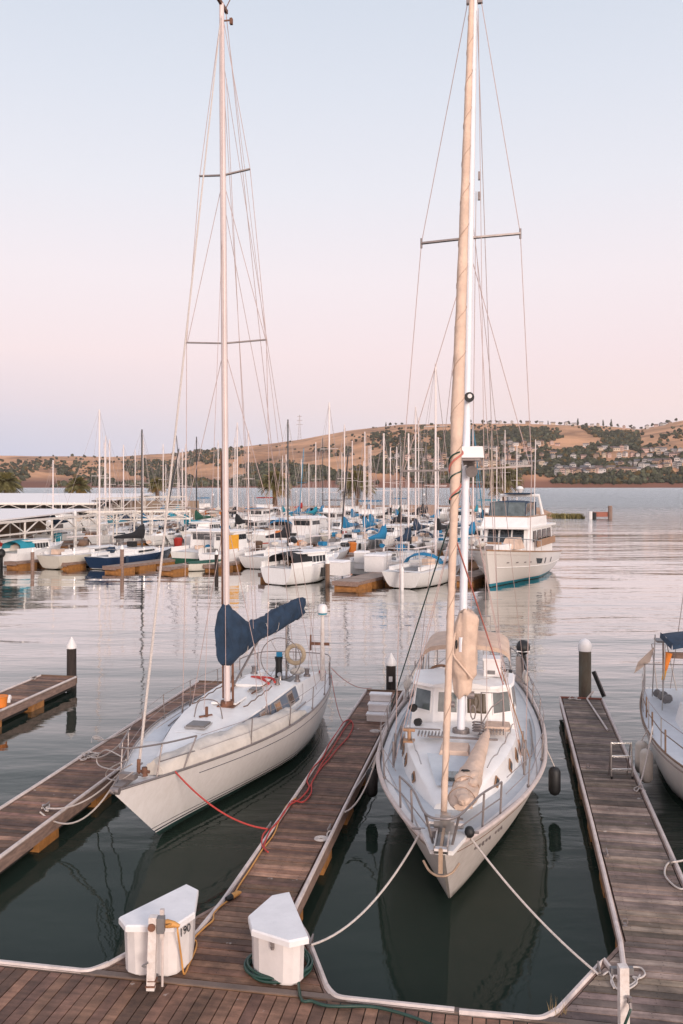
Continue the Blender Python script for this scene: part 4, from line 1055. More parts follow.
    for (x,y),zz in (((-4.9,.9),16.8),((-4.9,-.9),16.8),((-3.2,1.25),13.4),((-3.2,-1.25),13.4)): w('running_backstay',Vector((x,y,1.3)),mp(zz),.008)
    w('halyard',Vector((mx+.25,.16,zb+.1)),mp(17.6)+Vector((.12,.05,0)),.008); w('halyard',Vector((1.6,-.05,cz(1.5)+.2)),mp(13.2),.007); w('halyard',Vector((-.4,.5,zb)),mp(16.2)+Vector((0,.1,0)),.008); w('topping_lift',Vector((-3.6,.6,3.7)),mp(17.8)+Vector((-.3,0,0)),.007)
    # forestay with its white rolled rope
    fb=Vector((4.95,0,1.55))
    part('forestay',M['rope'],r,lambda b:b.tube([fb,fb.lerp(mp(17.8),.35),mp(17.8)],[.027,.022,.013],7))
    part('forestay_fitting',M['rust'],r,lambda b:b.tube([fb-Vector((0,0,.05)),fb+Vector((-.02,0,.22))],.035,9))
    # boom + cover
    g=mp(3.05); be=local(r,D(300.5,24.1,3.46))
    part('boom',M['dullsteel'],r,lambda b:b.tube([g,be],.06,9))
    part('boom_vang',M['dullsteel'],r,lambda b:b.tube([mp(1.95)+Vector((-.1,0,0)),g.lerp(be,.45)-Vector((0,0,.1))],.028,8))
    def cover(b):
        n=44; rows=[]; d=(be-g); side=Vector((-d.y,d.x,0)).normalized()
        for i in range(n+1):
            t=i/n; c0=g.lerp(be,t)+d.normalized()*(-.20*(1-t)+.06*t)
            up=interp([(0,.92),(.05,1.04),(.11,.80),(.20,.44),(.32,.27),(.45,.26),(.6,.32),(.78,.30),(.93,.32),(1,.28)],t)
            dn=interp([(0,.36),(.06,.46),(.13,.38),(.25,.34),(.38,.24),(.5,.26),(.66,.30),(.78,.24),(.95,.24),(1,.20)],t)
            wd=interp([(0,.16),(.06,.27),(.15,.24),(.3,.2),(.5,.17),(.8,.16),(1,.11)],t)
            row=[]
            for k in range(14):
                a=2*math.pi*k/14; sy=math.cos(a)*wd; sz=math.sin(a); sz=sz*up if sz>0 else sz*dn
                nn=noise.noise(Vector((t*8,k*.9,1)))*.075+noise.noise(Vector((t*26,k*.5,4)))*.05+.03*abs(math.sin(t*38+k*.8))
                row.append(c0+side*(sy+nn*math.cos(a)*2)+Vector((0,0,sz+nn)))
            rows.append(row)
        b.grid(rows,closed=True); b.add(rows[0],[tuple(range(14))]); b.add(rows[-1],[tuple(range(14))[::-1]])
    cv=part('sail_cover',M['bluecover'],r,cover,'all')
    for t in (.16,.42,.58): 
        c0=g.lerp(be,t); part('cover_lacing',M['rope'],cv,lambda b:b.tube([c0+Vector((0,.24*math.cos(a/12*6.283)*(.9 if t<.3 else .75),(.43 if t<.3 else .27)*math.sin(a/12*6.283))) for a in range(12)],.007,5,closed=True))
    # red line stowed in cockpit, ring & gear
    part('red_sheet',M['redrope'],r,lambda b:b.tube(smoothpts([(-1.5,.45,cz(-1.7)+.05),(-1.9,.1,cz(-1.7)+.10),(-2.1,-.2,cz(-1.7)+.06),(-2.0,.35,cz(-1.7)+.08),(-1.7,.55,cz(-1.7)+.05)],5),.035,6))
    # gear heaps
    def heap(p,rad,m,nm,seed): part(nm,M[m],r,lambda b:b.ico(p,rad,2,.10,(1.3,1,.6),0,random.Random(seed)))
    heap((-2.3,-.1,1.55),.26,'creamcover','canvas_heap',1); heap((-2.6,.35,1.5),.2,'creamcover','canvas_heap',2); heap((-2.45,-.5,1.6),.2,'creamcover','canvas_heap',3); heap((-3.0,-.3,1.48),.18,'grey','canvas_heap',5)
    heap((-4.5,.35,1.5),.2,'creamcover','canvas_heap',6); heap((-5.2,.9,1.35),.1,'red','canvas_heap',7)
    part('instrument_pod',M['azure'],r,lambda b:b.box((-3.9,.0,2.06),(.06,.16,.12)),False)
    # stern pole with the white dome
    pb=local(r,D(322.5,25.9,1.15)); pb.z=1.15
    part('stern_pole',M['postw'],r,lambda b:b.tube([pb,pb+Vector((0,0,1.35)),pb+Vector((0,0,1.95))],[.075,.06,.045],10))
    part('radar_dome',M['cap'],r,lambda b:b.tube([pb+Vector((0,0,1.93)),pb+Vector((0,0,1.95)),pb+Vector((0,0,2.10)),pb+Vector((0,0,2.18)),pb+Vector((0,0,2.20))],[.11,.14,.14,.09,.02],18))
    part('dome_band',M['teal'],r,lambda b:b.tube([pb+Vector((0,0,1.90)),pb+Vector((0,0,1.94))],.125,18))
    part('pole_bracket',M['rust'],r,lambda b:(b.bar(pb+Vector((0,-.35,1.05)),pb+Vector((0,.2,1.05)),.06,.08),b.bar(pb+Vector((0,-.35,.85)),pb+Vector((0,-.35,1.3)),.05,.04)),False)
    for dx in(-.1,-.5): w('stern_wire',pb+Vector((dx,-.45,.3)),pb+Vector((dx*.4,-.3,2.5)),.007)
    part('ring_bracket',M['dullsteel'],r,lambda b:(b.tube([(-4.36,.35,1.1),(-4.36,.35,2.28)],.016,6),b.bar((-4.36,.2,2.2),(-4.36,.5,2.2),.02,.02)))
    part('stern_gantry_post',M['dullsteel'],r,lambda b:b.tube([(-4.6,.0,1.2),(-4.6,0,3.3)],.03,8))
    # life ring (its own thing)
    p=r.location+Vector(Matrix.Rotation(r.rotation_euler.z,3,'Z')@Vector((-4.3,.35,2.0)))
    o=empty('life_ring',p,r.rotation_euler.z,'tan horseshoe buoy with a blue panel behind the helm of the navy covered sailboat','life ring')
    one('ring',mat('tan_foam',(.46,.36,.25),.8),o,lambda b:b.tube([(0,.25*math.cos(a/20*6.283),.25*math.sin(a/20*6.283)) for a in range(20)],.065,9,closed=True))
    return r,H
LB,LH=left_boat()

# ------------------------------------------------------------ cream pilothouse sailboat
def right_boat():
    tip=Vector((1.42,12.72,0)); th=math.radians(10.2); L=14.3
    c=tip+Vector((math.sin(th),math.cos(th),0))*L/2
    r=empty('sailboat',(c.x,c.y,0),math.atan2(-math.cos(th),-math.sin(th)),'cream pilothouse sailboat with tan furled sails, berthed bow in at the centre','sailboat')
    H=Hull(L,3.48,1.62,1.22,1.30,1.95,.5,wt=[(0,.004),(.05,.24),(.12,.48),(.22,.74),(.34,.93),(.48,1),(.62,1),(.78,.90),(.9,.76),(1,.56)],pb=.62,pm=.22,nose=.025)
    Cc=(.76,.69,.65)
    hm=hull_mat('cream_hull_brown_boot',Cc,[(0,(.035,.02,.018)),(.05,(.06,.03,.025)),(.09,Cc)],rough=.25,dirt=.07)
    part('hull',hm,r,lambda b:H.side_mesh(b,36,14),'all')
    part('deck',M['nonskid'],r,lambda b:H.deck_mesh(b,30,.07,.06),'all')
    for s in(1,-1):
        part('rub_rail',mat('pale_caprail',(.60,.50,.46),.5),r,lambda b:(b.tube([H.pt(t/44,1,s)+Vector((0,0,.0)) for t in range(0,45)],.042,7)))
        part('hull_line',M['teak'],r,lambda b:b.tube([H.pt(.02+.96*t/40,.90,s) for t in range(41)],.009,5))
        part('inner_margin',M['deckwhite'],r,lambda b:b.grid([[H.rail(7.0-13.8*i/30,s,-.055,.075),H.rail(7.0-13.8*i/30,s,-.048,.19)] for i in range(1,31)]),'all')
    # bow platform
    part('bowsprit_platform',M['deckwhite'],r,lambda b:b.prism([(7.25,-.16),(7.25,.16),(6.5,.36),(6.5,-.36)],1.60,1.66),False)
    part('anchor_roller',M['steel'],r,lambda b:(b.box((7.12,-.09,1.72),(.55,.02,.12)),b.box((7.12,.09,1.72),(.55,.02,.12)),b.tube([(7.36,-.09,1.71),(7.36,.09,1.71)],.05,10)),False)
    part('anchor',M['anchor'],r,lambda b:(b.bar((6.75,0,1.76),(7.42,0,1.72),.04,.06),b.bar((7.40,0,1.74),(7.44,0,1.42),.04,.06),b.tube(smoothpts([(7.30,-.25,1.52),(7.40,-.17,1.44),(7.45,-.08,1.40),(7.46,0,1.39),(7.45,.08,1.40),(7.40,.17,1.44),(7.30,.25,1.52)],5),.017,7)))
    part('windlass',M['steel'],r,lambda b:(b.box((6.55,0,1.78),(.26,.30,.16)),b.tube([(6.55,-.28,1.78),(6.55,.28,1.78)],.06,10),b.box((6.62,.02,1.9),(.12,.16,.10))),False)
    part('deck_fitting',M['dullsteel'],r,lambda b:b.box((6.78,-.14,1.72),(.12,.12,.1)),False); part('deck_fitting',M['dullsteel'],r,lambda b:b.box((6.3,.22,1.70),(.14,.07,.12)),False)
    for s in(1,-1): part('bow_cleat',M['dullsteel'],r,lambda b:b.tube([(6.45,s*.30,1.64),(6.45,s*.50,1.64)],.018,6))
    part('deck_fender',M['black'],r,lambda b:b.ico(local(r,W(469.5,832,1.70)),.075,1,.02,(1,1,1.2)))
    # hull lettering (illegible marks by the bow)
    a0=H.pt(.10,.80,1); a1=H.pt(.16,.80,1)
    for k in range(9):
        if k==5: continue
        p=H.pt(.055+.0095*k,.80,1)+Vector((0,.008,0)); q=H.pt(.059+.0095*k,.80,1)+Vector((0,.008,0))
        part('name_letter',M['dullsteel'],r,lambda b:b.bar(p,q,.012,.045+.02*(k%3)),False)
    # trunk cabin
    xs=[5.05,4.5,3.8,2.9,2.1,1.2]; wb=[.28,.50,.74,.98,1.13,1.24]; hh=[.05,.24,.36,.44,.50,.54]
    def coach(b):
        rows=[]
        for x,w,h in zip(xs,wb,hh):
            zd=H.deckz(x,w)-.09; zc_=H.deckz(x,0)-.02
            rows.append([(x,-w,zd),(x,-w*.93,zd+h+.03),(x,-w*.84,zd+h+.08),(x,0,zc_+h+.10),(x,w*.84,zd+h+.08),(x,w*.93,zd+h+.03),(x,w,zd)])
        b.grid(rows[::-1]); b.add(rows[0],[tuple(range(7))])
    part('trunk_cabin',M['cabin'],r,coach)
    def cz(x): return H.deckz(x,0)-.02+interp([(-a,b) for a,b in zip(xs,hh)],-x)+.10
    part('deck_panel',M['nonskid'],r,lambda b:b.grid([[(x,-interp([(-a,b_) for a,b_ in zip(xs,wb)],-x)*.62,cz(x)+.003),(x,0,cz(x)+.012),(x,interp([(-a,b_) for a,b_ in zip(xs,wb)],-x)*.62,cz(x)+.003)] for x in(4.7,4.2,3.7,3.4)]),False)
    def cside(x,k,s,out=.012):
        w=interp([(-a,b) for a,b in zip(xs,wb)],-x); h=interp([(-a,b) for a,b in zip(xs,hh)],-x); zd=H.deckz(x,w)-.09
        return Vector((x,s*(w*(1-.07*k)+out),zd+(h+.03)*k))
    for s in(1,-1):
        for x in(3.75,2.75,2.05,1.5):
            part('portlight',M['tanwood'],r,lambda b:quad_panel(b,[cside(x+.15,.52,s),cside(x,.28,s),cside(x-.17,.55,s),cside(x,.85,s)],s*.015),False)
            part('portlight_glass',M['glass'],r,lambda b:quad_panel(b,[cside(x+.09,.53,s,.03),cside(x,.38,s,.03),cside(x-.10,.55,s,.03),cside(x,.74,s,.03)],s*.008),False)
        part('cabin_rail',M['steel'],r,lambda b:b.tube([Vector((x,s*interp([(-a,b_) for a,b_ in zip(xs,wb)],-x)*.86,cz(x)+.07-(.05 if i%3==0 else 0))) for i,x in enumerate([4.0-.22*j for j in range(13)])],.012,6))
    def hatch(x,y,w,d,m,nm='hatch_cover',dz=0): 
        part(nm,M[m],r,lambda b:b.prism([(x-d/2,y-w/2),(x+d/2,y-w/2),(x+d/2,y+w/2),(x-d/2,y+w/2)],cz(x)+.0+dz,cz(x)+.075+dz,top=[(x-d/2+.03,y-w/2+.03),(x+d/2-.03,y-w/2+.03),(x+d/2-.03,y+w/2-.03),(x-d/2+.03,y+w/2-.03)]),False)
    hatch(3.18,-.03,.54,.60,'tancover'); hatch(1.62,.74,.52,.50,'tancover')
    part('hatch',M['glass2'],r,lambda b:b.box((4.4,.0,cz(4.4)+.02),(.34,.34,.04)),False)
    for x,y in((2.35,-.55),(2.0,.62)):
        part('dorade_grille',M['dullsteel'],r,lambda b:[b.box((x+.05,y-.22+.065*k,cz(x)+.04),(.30,.022,.04)) for k in range(8)],False)
    part('mainsheet_bar',M['dullsteel'],r,lambda b:(b.bar((2.62,-.55,cz(2.6)+.06),(2.62,.75,cz(2.6)+.06),.06,.03)),False)
    part('samson_post',M['tanwood'],r,lambda b:(b.tube([(2.75,-.92,cz(2.7)-.02),(2.75,-.92,cz(2.7)+.22)],.035,8),b.tube([(2.75,-1.03,cz(2.7)+.20),(2.75,-.81,cz(2.7)+.20)],.03,8),b.box((2.75,-.92,cz(2.7)),(.2,.2,.03))),False)
    part('handrail',M['dullsteel'],r,lambda b:(b.tube([(2.35,-1.10,cz(2.4)+.12),(2.35,-.35,cz(2.4)+.12)],.016,6)))
    # granny bars by the mast
    def gb(y0,y1): part('mast_pulpit',M['dullsteel'],r,lambda b:b.tube(smoothpts([(1.75,y0,cz(1.8)),(1.72,y0,cz(1.8)+.72),(1.72,y1,cz(1.8)+.72),(1.75,y1,cz(1.8))],1),.016,7))
    gb(.42,.85)
    part('mast_pulpit',M['dullsteel'],r,lambda b:b.tube([(1.9,.35,cz(1.8)),(1.8,.62,cz(1.8)+.45),(1.75,.85,cz(1.8)+.62)],.013,6))
    # pilothouse
    z0=cz(1.3)-.52; zs_=cz(1.3)+.02; z1=zs_+.62; xf=1.25; xr=-.25
    pw=1.12; pt_=.98
    fb_=[(xf,.62),(xf-.36,pw)]; # front facet then angled facet
    base=[(xf,-.62),(xf,.62),(xf-.38,pw),(xr,pw+.06),(xr,-pw-.06),(xf-.38,-pw)]
    tp=[(xf-.16,-.56),(xf-.16,.56),(xf-.50,pt_),(xr,pt_+.04),(xr,-pt_-.04),(xf-.50,-pt_)]
    part('pilothouse',M['cabin'],r,lambda b:b.prism(base,z0,z1,top=tp),False)
    B3=[Vector((x,y,z0)) for x,y in base]; T3=[Vector((x,y,z1)) for x,y in tp]
    def face(i,j,u0,u1,v0,v1,out):
        def q(u,v):
            p=B3[i].lerp(B3[j],u); p2=T3[i].lerp(T3[j],u); return p.lerp(p2,v)
        n=(B3[j]-B3[i]).cross(T3[i]-B3[i]).normalized(); cen=sum(B3,Vector())/6
        if n.dot(B3[i]-Vector((.4,0,z0)))<0:n=-n
        P=[q(u0,v0),q(u1,v0),q(u1,v1),q(u0,v1)]
        return [p+n*out for p in P],n
    vlo=(zs_+.10-z0)/(z1-z0); vhi=.955
    def win(i,j,u0,u1,gm,frame='steel'):
        P,n=face(i,j,u0,u1,vlo,vhi,.002)
        f=part('window_frame',M[frame],r,lambda b:b.add(P+[p+n*.02 for p in P],[(4,5,6,7),(0,1,5,4),(1,2,6,5),(2,3,7,6),(3,0,4,7)]),False)
        P2,n=face(i,j,u0+.03*(u1-u0)+.012,u1-.03*(u1-u0)-.012,vlo+.03,vhi-.03,.026)
        part('window_glass',M[gm],f,lambda b:b.add(P2,[(0,1,2,3)]),False)
    mat('warm_window',(.11,.08,.045),.06,var=.4,scale=2,spec=.8); M['warmglass']=MATS['warm_window']
    win(0,1,.06,.44,'glass2','cabin'); win(0,1,.58,.96,'warmglass','cabin')
    win(1,2,.10,.92,'glass2','cabin'); win(5,0,.08,.90,'glass2','cabin')
    win(2,3,.15,.85,'glass2','cabin'); win(4,5,.15,.85,'glass2','cabin')
    def roof(b):
        rows=[]
        for x,w in((xf-.06,.60),(xf-.34,1.02),(xf-.6,1.08),(xr,1.1)):
            rows.append([(x,-w,z1+.02),(x,-w*.97,z1+.075),(x,-w*.5,z1+.125),(x,0,z1+.14),(x,w*.5,z1+.125),(x,w*.97,z1+.075),(x,w,z1+.02)])
        b.grid(rows[::-1]); b.add(rows[0],[tuple(range(7))]); b.add(rows[-1],[tuple(range(7))[::-1]]); b.add([rows[i][0] for i in range(4)]+[rows[i][6] for i in range(3,-1,-1)],[tuple(range(8))])
    part('roof',M['cabin'],r,roof)
    part('roof_box',M['cap'],r,lambda b:(b.box((.25,.62,z1+.30),(.38,.36,.34)),b.box((.25,.62,z1+.49),(.42,.40,.05))),False)
    part('roof_box_opening',M['grey'],r,lambda b:b.box((.445,.60,z1+.22),(.02,.16,.08)),False)
    part('roof_rail',M['steel'],r,lambda b:(b.tube([(.7,.86,z1+.06),(.72,.86,z1+.22),(.2,.95,z1+.22),(.2,.95,z1+.06)],.013,6)))
    part('roof_seam',M['steel'],r,lambda b:b.bar((.9,.1,z1+.13),(.65,.55,z1+.13),.02,.015),False)
    # lights and horn on the house front
    for x,y,z in((xf-.2,-.98,zs_+.18),(xf+.05,-.86,zs_-.05)): part('round_lamp',M['black'],r,lambda b:b.tube([(x,y,z),(x+.10,y-.03,z)],[.07,.085],12))
    # aft house and cockpit
    part('aft_cabin',M['cabin'],r,lambda b:b.prism([(-.25,-1.1),(-.25,1.1),(-2.2,1.05),(-2.2,-1.05)],1.15,1.62),False)
    for s in(1,-1): part('coaming',M['cabin'],r,lambda b:b.prism([(-2.2,s*.85),(-2.2,s*1.15),(-5.6,s*.95),(-5.6,s*.7)],1.15,1.58),False)
    part('cockpit_sole',M['teak'],r,lambda b:b.box((-3.9,0,1.24),(3.3,1.3,.03)),False)
    wh=part('steering_wheel',mat('varnished_wheel',(.22,.11,.06),.5),r,lambda b:b.tube([(-1.0,-.55+.40*math.cos(a/24*6.283),2.2+.40*math.sin(a/24*6.283)) for a in range(24)],.03,7,closed=True))
    part('helm_seat',M['black'],r,lambda b:b.box((-1.9,-.5,1.9),(.4,.5,.5)),False)
    part('instrument_box',M['black'],r,lambda b:(b.box((-.6,.0,z1+.05),(.15,.22,.16)),b.box((-.7,.95,z1-.1),(.15,.2,.3))),False)
    # bimini
    def bim(b):
        rows=[]
        for i in range(9):
            x=-1.05-2.1*i/8
            rows.append([(x,1.0*math.sin(a),2.92+.0+.17*math.cos(a*1.0)+.05*math.sin(math.pi*i/8)-.24*max(0,abs(a)/1.57-.6)) for a in [-1.57+3.14*k/10 for k in range(11)]])
        b.grid(rows); b.grid([[Vector(p)-Vector((0,0,.10)) for p in rows[0]],rows[0]]); b.grid([rows[-1],[Vector(p)-Vector((0,0,.10)) for p in rows[-1]]])
        b.grid([[Vector(q[0]) for q in rows],[Vector(q[0])-Vector((0,0,.15)) for q in rows]]); b.grid([[Vector(q[-1]) for q in rows],[Vector(q[-1])-Vector((0,0,.15)) for q in rows]])
    bm_=part('bimini',M['tancover'],r,bim,'all')
    for x in(-1.15,-2.1,-3.05):
        for s in(1,-1): part('bimini_pole',M['steel'],r,lambda b:b.tube([(x,s*.98,2.75),(-2.0,s*1.15,1.5)],.014,6))
    # sprayhood rails behind
    part('stern_rail',M['steel'],r,lambda b:[b.tube([(-5.6,y,1.3),(-5.6,y,3.1)],.012,5) for y in(-.5,-.3,-.1,.1,.3,.5)]+[b.tube([(-5.6,-.5,3.1),(-5.6,.5,3.1)],.014,5)])
    # pulpit / stanchions
    def P(x,s,z,ins=.06): return H.rail(x,s,z,ins)
    zt=.50
    part('pulpit',M['dullsteel'],r,lambda b:(b.tube(smoothpts([P(5.3,-1,zt),P(6.1,-1,zt+.02),Vector((7.12,-.24,2.12)),Vector((7.30,0,2.12)),Vector((7.12,.24,2.12)),P(6.1,1,zt+.02),P(5.3,1,zt)],5),.018,7),
        *[b.tube([P(x,s,zt),P(x+.06,s,0)],.018,7) for x in(5.3,6.0) for s in(1,-1)],*[b.tube([Vector((7.12,s*.24,2.12)),Vector((7.0,s*.13,1.62))],.020,7) for s in(1,-1)],
        *[b.tube(smoothpts([P(5.3,s,zt*.5),P(6.1,s,zt*.5),Vector((7.05,s*.19,1.88))],4),.010,6) for s in(1,-1)]))
    for s in(1,-1):
        xs_=[3.75,1.85,0.1,-1.6,-3.3]; tp2=stanchions(r,H,xs_,s,.54,.06,.014)
        allp=[P(5.3,s,zt)]+tp2+[P(-5.0,s,zt)]
        for k in(1,.5):
            lw=[H.rail(p.x,s,0,.06)+Vector((0,s*.03*k,.54*k)) for p in allp]
            part('lifeline',M['wire'],r,lambda b:b.tube(lw,.007,5))
        part('pushpit',M['dullsteel'],r,lambda b:(b.tube([P(-3.3,s,zt),P(-5.0,s,.8),P(-6.4,s,.8),P(-6.9,s,.8,.3)],.017,7),b.tube([P(-3.3,s,.34),P(-6.9,s,.42,.3)],.012,6),*[b.tube([P(x,s,0),P(x,s,.8)],.016,6) for x in(-4.2,-5.0,-5.8,-6.6)]))
        part('genoa_track',M['dullsteel'],r,lambda b:b.tube([H.rail(1.5-.3*i,s,-.02,.28) for i in range(12)],.016,5))
    # mast
    base_=Vector((2.02,0.03,cz(2.0)-.02)); top=local(r,D(474.6,17.9,16.55)); top.z=16.55
    def mp(z): return base_.lerp(top,(z-base_.z)/(top.z-base_.z))
    part('mast',M['mastw'],r,lambda b:b.tube([base_,mp(9),top],[.082,.078,.068],16,flat=.95))
    part('mast_collar',M['dullsteel'],r,lambda b:(b.tube([base_,base_+Vector((0,0,.08))],.17,14),b.tube([base_+Vector((.1+.10*math.cos(a*.7),.34+.11*math.sin(a*.7),.04+.006*a)) for a in range(36)],.016,5),b.tube([base_+Vector((.14,.24+.05*math.sin(a*.8),.45+.14*math.cos(a*.8))) for a in range(24)],.013,5),b.tube([base_+Vector((0,.12,.75)),base_+Vector((0,.26,.75))],.075,12),b.tube([base_+Vector((0,-.12,.55)),base_+Vector((0,-.24,.55))],.06,12)))
    part('masthead',M['dullsteel'],r,lambda b:b.bar(mp(16.4)+Vector((0,-.16,.0)),mp(16.4)+Vector((0,.16,.0)),.08,.10),False)
    part('steaming_light',M['black'],r,lambda b:b.tube([mp(8.5)+Vector((.10,.05,0)),mp(8.5)+Vector((.22,.05,0))],[.09,.10],14))
    part('steaming_light_lens',M['cap'],r,lambda b:b.tube([mp(8.52)+Vector((.2,.06,0)),mp(8.52)+Vector((.225,.06,0))],.045,10))
    # radar scanner box
    rc=mp(7.40)+Vector((.22,.06,0))
    part('radar',M['cabin'],r,lambda b:b.prism([(rc.x-.22,rc.y-.30),(rc.x+.22,rc.y-.30),(rc.x+.22,rc.y+.30),(rc.x-.22,rc.y+.30)],rc.z-.09,rc.z+.13,top=[(rc.x-.17,rc.y-.27),(rc.x+.17,rc.y-.27),(rc.x+.17,rc.y+.27),(rc.x-.17,rc.y+.27)]),False)
    part('radar_bracket',M['dullsteel'],r,lambda b:(b.bar(rc-Vector((.1,0,.10)),rc-Vector((.22,0,.32)),.22,.05),b.box(rc-Vector((.0,.0,.12)),(.34,.46,.05)),b.tube([rc-Vector((.1,-.02,.30)),rc-Vector((-.08,-.06,.36))],[.09,.12],12)),False)
    wm=MATS['pinkish_wire']
    def w(nm,a,b,rad=.010,m=None): part(nm,m or wm,r,lambda q:q.tube([a,b],rad*.8,5))
    tips={}
    for z,hs in((11.68,.98),(7.08,1.28)):
        for s in(1,-1):
            m0=mp(z); e=m0+Vector((-.15,s*hs,.08 if s>0 else -.02)); tips[(z,s)]=e
            part('spreader',M['dullsteel'],r,lambda b:(b.bar(m0,e,.09,.035),b.tube([e-Vector((0,0,.10)),e+Vector((0,0,.10))],.022,6)),False)
    for s in(1,-1):
        cp=Vector((1.95,s*1.28,H.deckz(1.9,1.28))); cp2=Vector((1.25,s*1.24,H.deckz(1.2,1.28))); cp3=Vector((2.6,s*1.24,H.deckz(2.5,1.28)))
        w('shroud',cp,tips[(7.08,s)]); w('shroud',tips[(7.08,s)],tips[(11.68,s)]); w('shroud',tips[(11.68,s)],mp(16.35)+Vector((0,s*.14,0)))
        w('lower_shroud',cp2,mp(7.0)); w('lower_shroud',cp3,mp(7.0)); w('intermediate_shroud',tips[(7.08,s)]+Vector((0,-s*.03,0)),mp(11.4))
        for q in(cp,cp2,cp3): part('turnbuckle',M['dullsteel'],r,lambda b:b.tube([q,q+Vector((0,0,.5))],.024,7))
        w('backstay',Vector((-6.9,s*.75,1.4)),mp(16.3)+Vector((-.1,s*.05,0)))
        w('running_backstay',Vector((-4.4,s*1.45,1.3)),mp(12.4),.008)
    w('halyard',Vector((2.3,.55,1.9)),mp(16.2)+Vector((.1,.08,0)),.008); w('halyard',Vector((1.9,.2,2.3)),mp(12.6)+Vector((0,.1,0)),.009); w('halyard',Vector((1.9,-.25,2.2)),mp(12.6)+Vector((0,-.12,0)),.008); w('halyard',Vector((2.2,.9,1.8)),mp(11.2)+Vector((0,.15,0)),.008)
    for zz in(12.9,12.5): part('halyard_block',M['dullsteel'],r,lambda b:b.box(mp(zz)+Vector((.02,.16,0)),(.06,.05,.16)),False)
    # furled genoa
    fb=local(r,W(443.5,822,1.78)); ft=mp(16.4)+Vector((.16,-.05,0))
    def fur(b):
        n=40; pts=[]; rad=[]
        for i in range(n+1):
            t=i/n; pts.append(fb.lerp(ft,t)); rad.append(interp([(0,.045),(.08,.052),(.20,.058),(.27,.062),(.33,.072),(.38,.098),(.42,.112),(.5,.10),(.65,.085),(.8,.072),(1,.05)],t)*(1+.05*math.sin(i*1.9)))
        b.tube(pts,rad,12)
    fg=part('furled_genoa',M['tancover'],r,fur,'all')
    ax=(ft-fb).normalized(); sx=ax.cross(Vector((0,1,0))).normalized(); sy=ax.cross(sx)
    def spiral(t0,t1,turns,ph,rad): 
        L_=[]
        for i in range(60):
            k=i/59; t=t0+(t1-t0)*k; rr=interp([(0,.05),(.33,.084),(.38,.112),(1,.125)],t)
            a=ph+turns*6.283*k; L_.append(fb.lerp(ft,t)+sx*rr*math.cos(a)+sy*rr*math.sin(a))
        return L_
    part('green_sheet',M['hose'],fg,lambda b:b.tube(spiral(.318,.378,2.6,0,0)+[] ,.014,5))
    part('red_sheet',M['pink'],fg,lambda b:b.tube(spiral(.325,.385,1.6,2,0),.017,5))
    def seam():
        L_=[]
        for i in range(260):
            t=.02+.95*i/259; rr=interp([(0,.047),(.08,.054),(.20,.060),(.27,.064),(.33,.075),(.38,.101),(.42,.114),(.5,.103),(.65,.088),(.8,.075),(1,.052)],t)
            a=i*.42; L_.append(fb.lerp(ft,t)+sx*rr*math.cos(a)+sy*rr*math.sin(a))
        return L_
    part('leech_seam',mat('tan_canvas_edge',(.42,.30,.23),.9),fg,lambda b:b.tube(seam(),.006,4))
    s0=spiral(.318,.378,2.6,0,0)[0]
    part('green_sheet_tail',M['hose'],r,lambda b:b.tube([s0,Vector((-1.2,-1.75,1.55))],.014,5))
    s1=fb.lerp(ft,.29)
    part('red_sheet_tail',M['pink'],r,lambda b:b.tube([s1,Vector((1.2,.85,2.7))],.014,5)); part('tan_sheet_tail',M['tanwood'],r,lambda b:b.tube([Vector((1.0,.80,3.0)),Vector((1.9,1.35,1.45))],.012,5))
    # mainsail bundled at the gooseneck (sail cover hanging each side of the mast)
    def bundle(b):
        rows=[]; n=34; K=28
        for i in range(n+1):
            t=i/n; z=2.62+(4.30-2.62)*t
            wl=interp([(0,.12),(.04,.16),(.22,.18),(.28,.24),(.5,.24),(.72,.20),(.84,.15),(.92,.10),(1,.07)],t)
            wr=interp([(0,.12),(.04,.17),(.20,.19),(.26,.27),(.45,.30),(.62,.29),(.80,.30),(.92,.30),(.97,.24),(1,.10)],t)
            row=[]
            for k in range(K):
                a=2*math.pi*k/K; w=wr if math.sin(a)>0 else wl
                fold=.11*abs(math.sin(a*4+z*1.1+1.2*noise.noise(Vector((a,z*.8,1)))))-.05
                nn=1+fold+.20*noise.noise(Vector((math.cos(a)*2.4,math.sin(a)*2.4,z*2.3)))
                row.append(Vector((mp(z).x-.02+.24*math.cos(a)*nn*(w/.24)**.5,mp(z).y+w*math.sin(a)*nn,z+.05*math.sin(a*3)*(1 if i in(0,n) else .3))))
            rows.append(row)
        b.grid(rows,closed=True); b.add(rows[0],[tuple(range(K))[::-1]]); b.add(rows[-1],[tuple(range(K))])
    mc=part('mainsail_cover',M['tancover'],r,bundle,'all')
    part('cover_fold',M['tancover'],mc,lambda b:b.tube(smoothpts([mp(3.9)+Vector((.22,-.14,0)),mp(3.5)+Vector((.25,-.17,0)),mp(3.3)+Vector((.27,-.03,0)),mp(3.1)+Vector((.27,.14,0)),mp(3.0)+Vector((.22,.22,0))],5),.02,7))
    part('cover_gap_shade',M['black'],mc,lambda b:b.ico(mp(3.66)+Vector((.19,-.11,0)),.05,1,.1,(.8,.5,1.9)))  # black lump paints the shade inside a gap of the cover
    part('cover_collar',M['mastw'],mc,lambda b:b.tube([mp(3.52)+Vector((.19,-.02,0)),mp(3.80)+Vector((.17,-.02,0))],.05,8))
    part('boom',M['mastw'],r,lambda b:b.tube([mp(2.95),Vector((-3.2,.12,3.25))],.075,9))
    part('main_stack',M['tancover'],r,lambda b:b.tube([mp(3.15)+Vector((-.1,0,.1)),Vector((-.5,.05,3.42)),Vector((-3.0,.12,3.42))],[.3,.2,.12],10))
    # staysail in its bag on the foredeck
    A=local(r,W(487.5,730,1.98)); Bp=local(r,W(459,806,1.84))
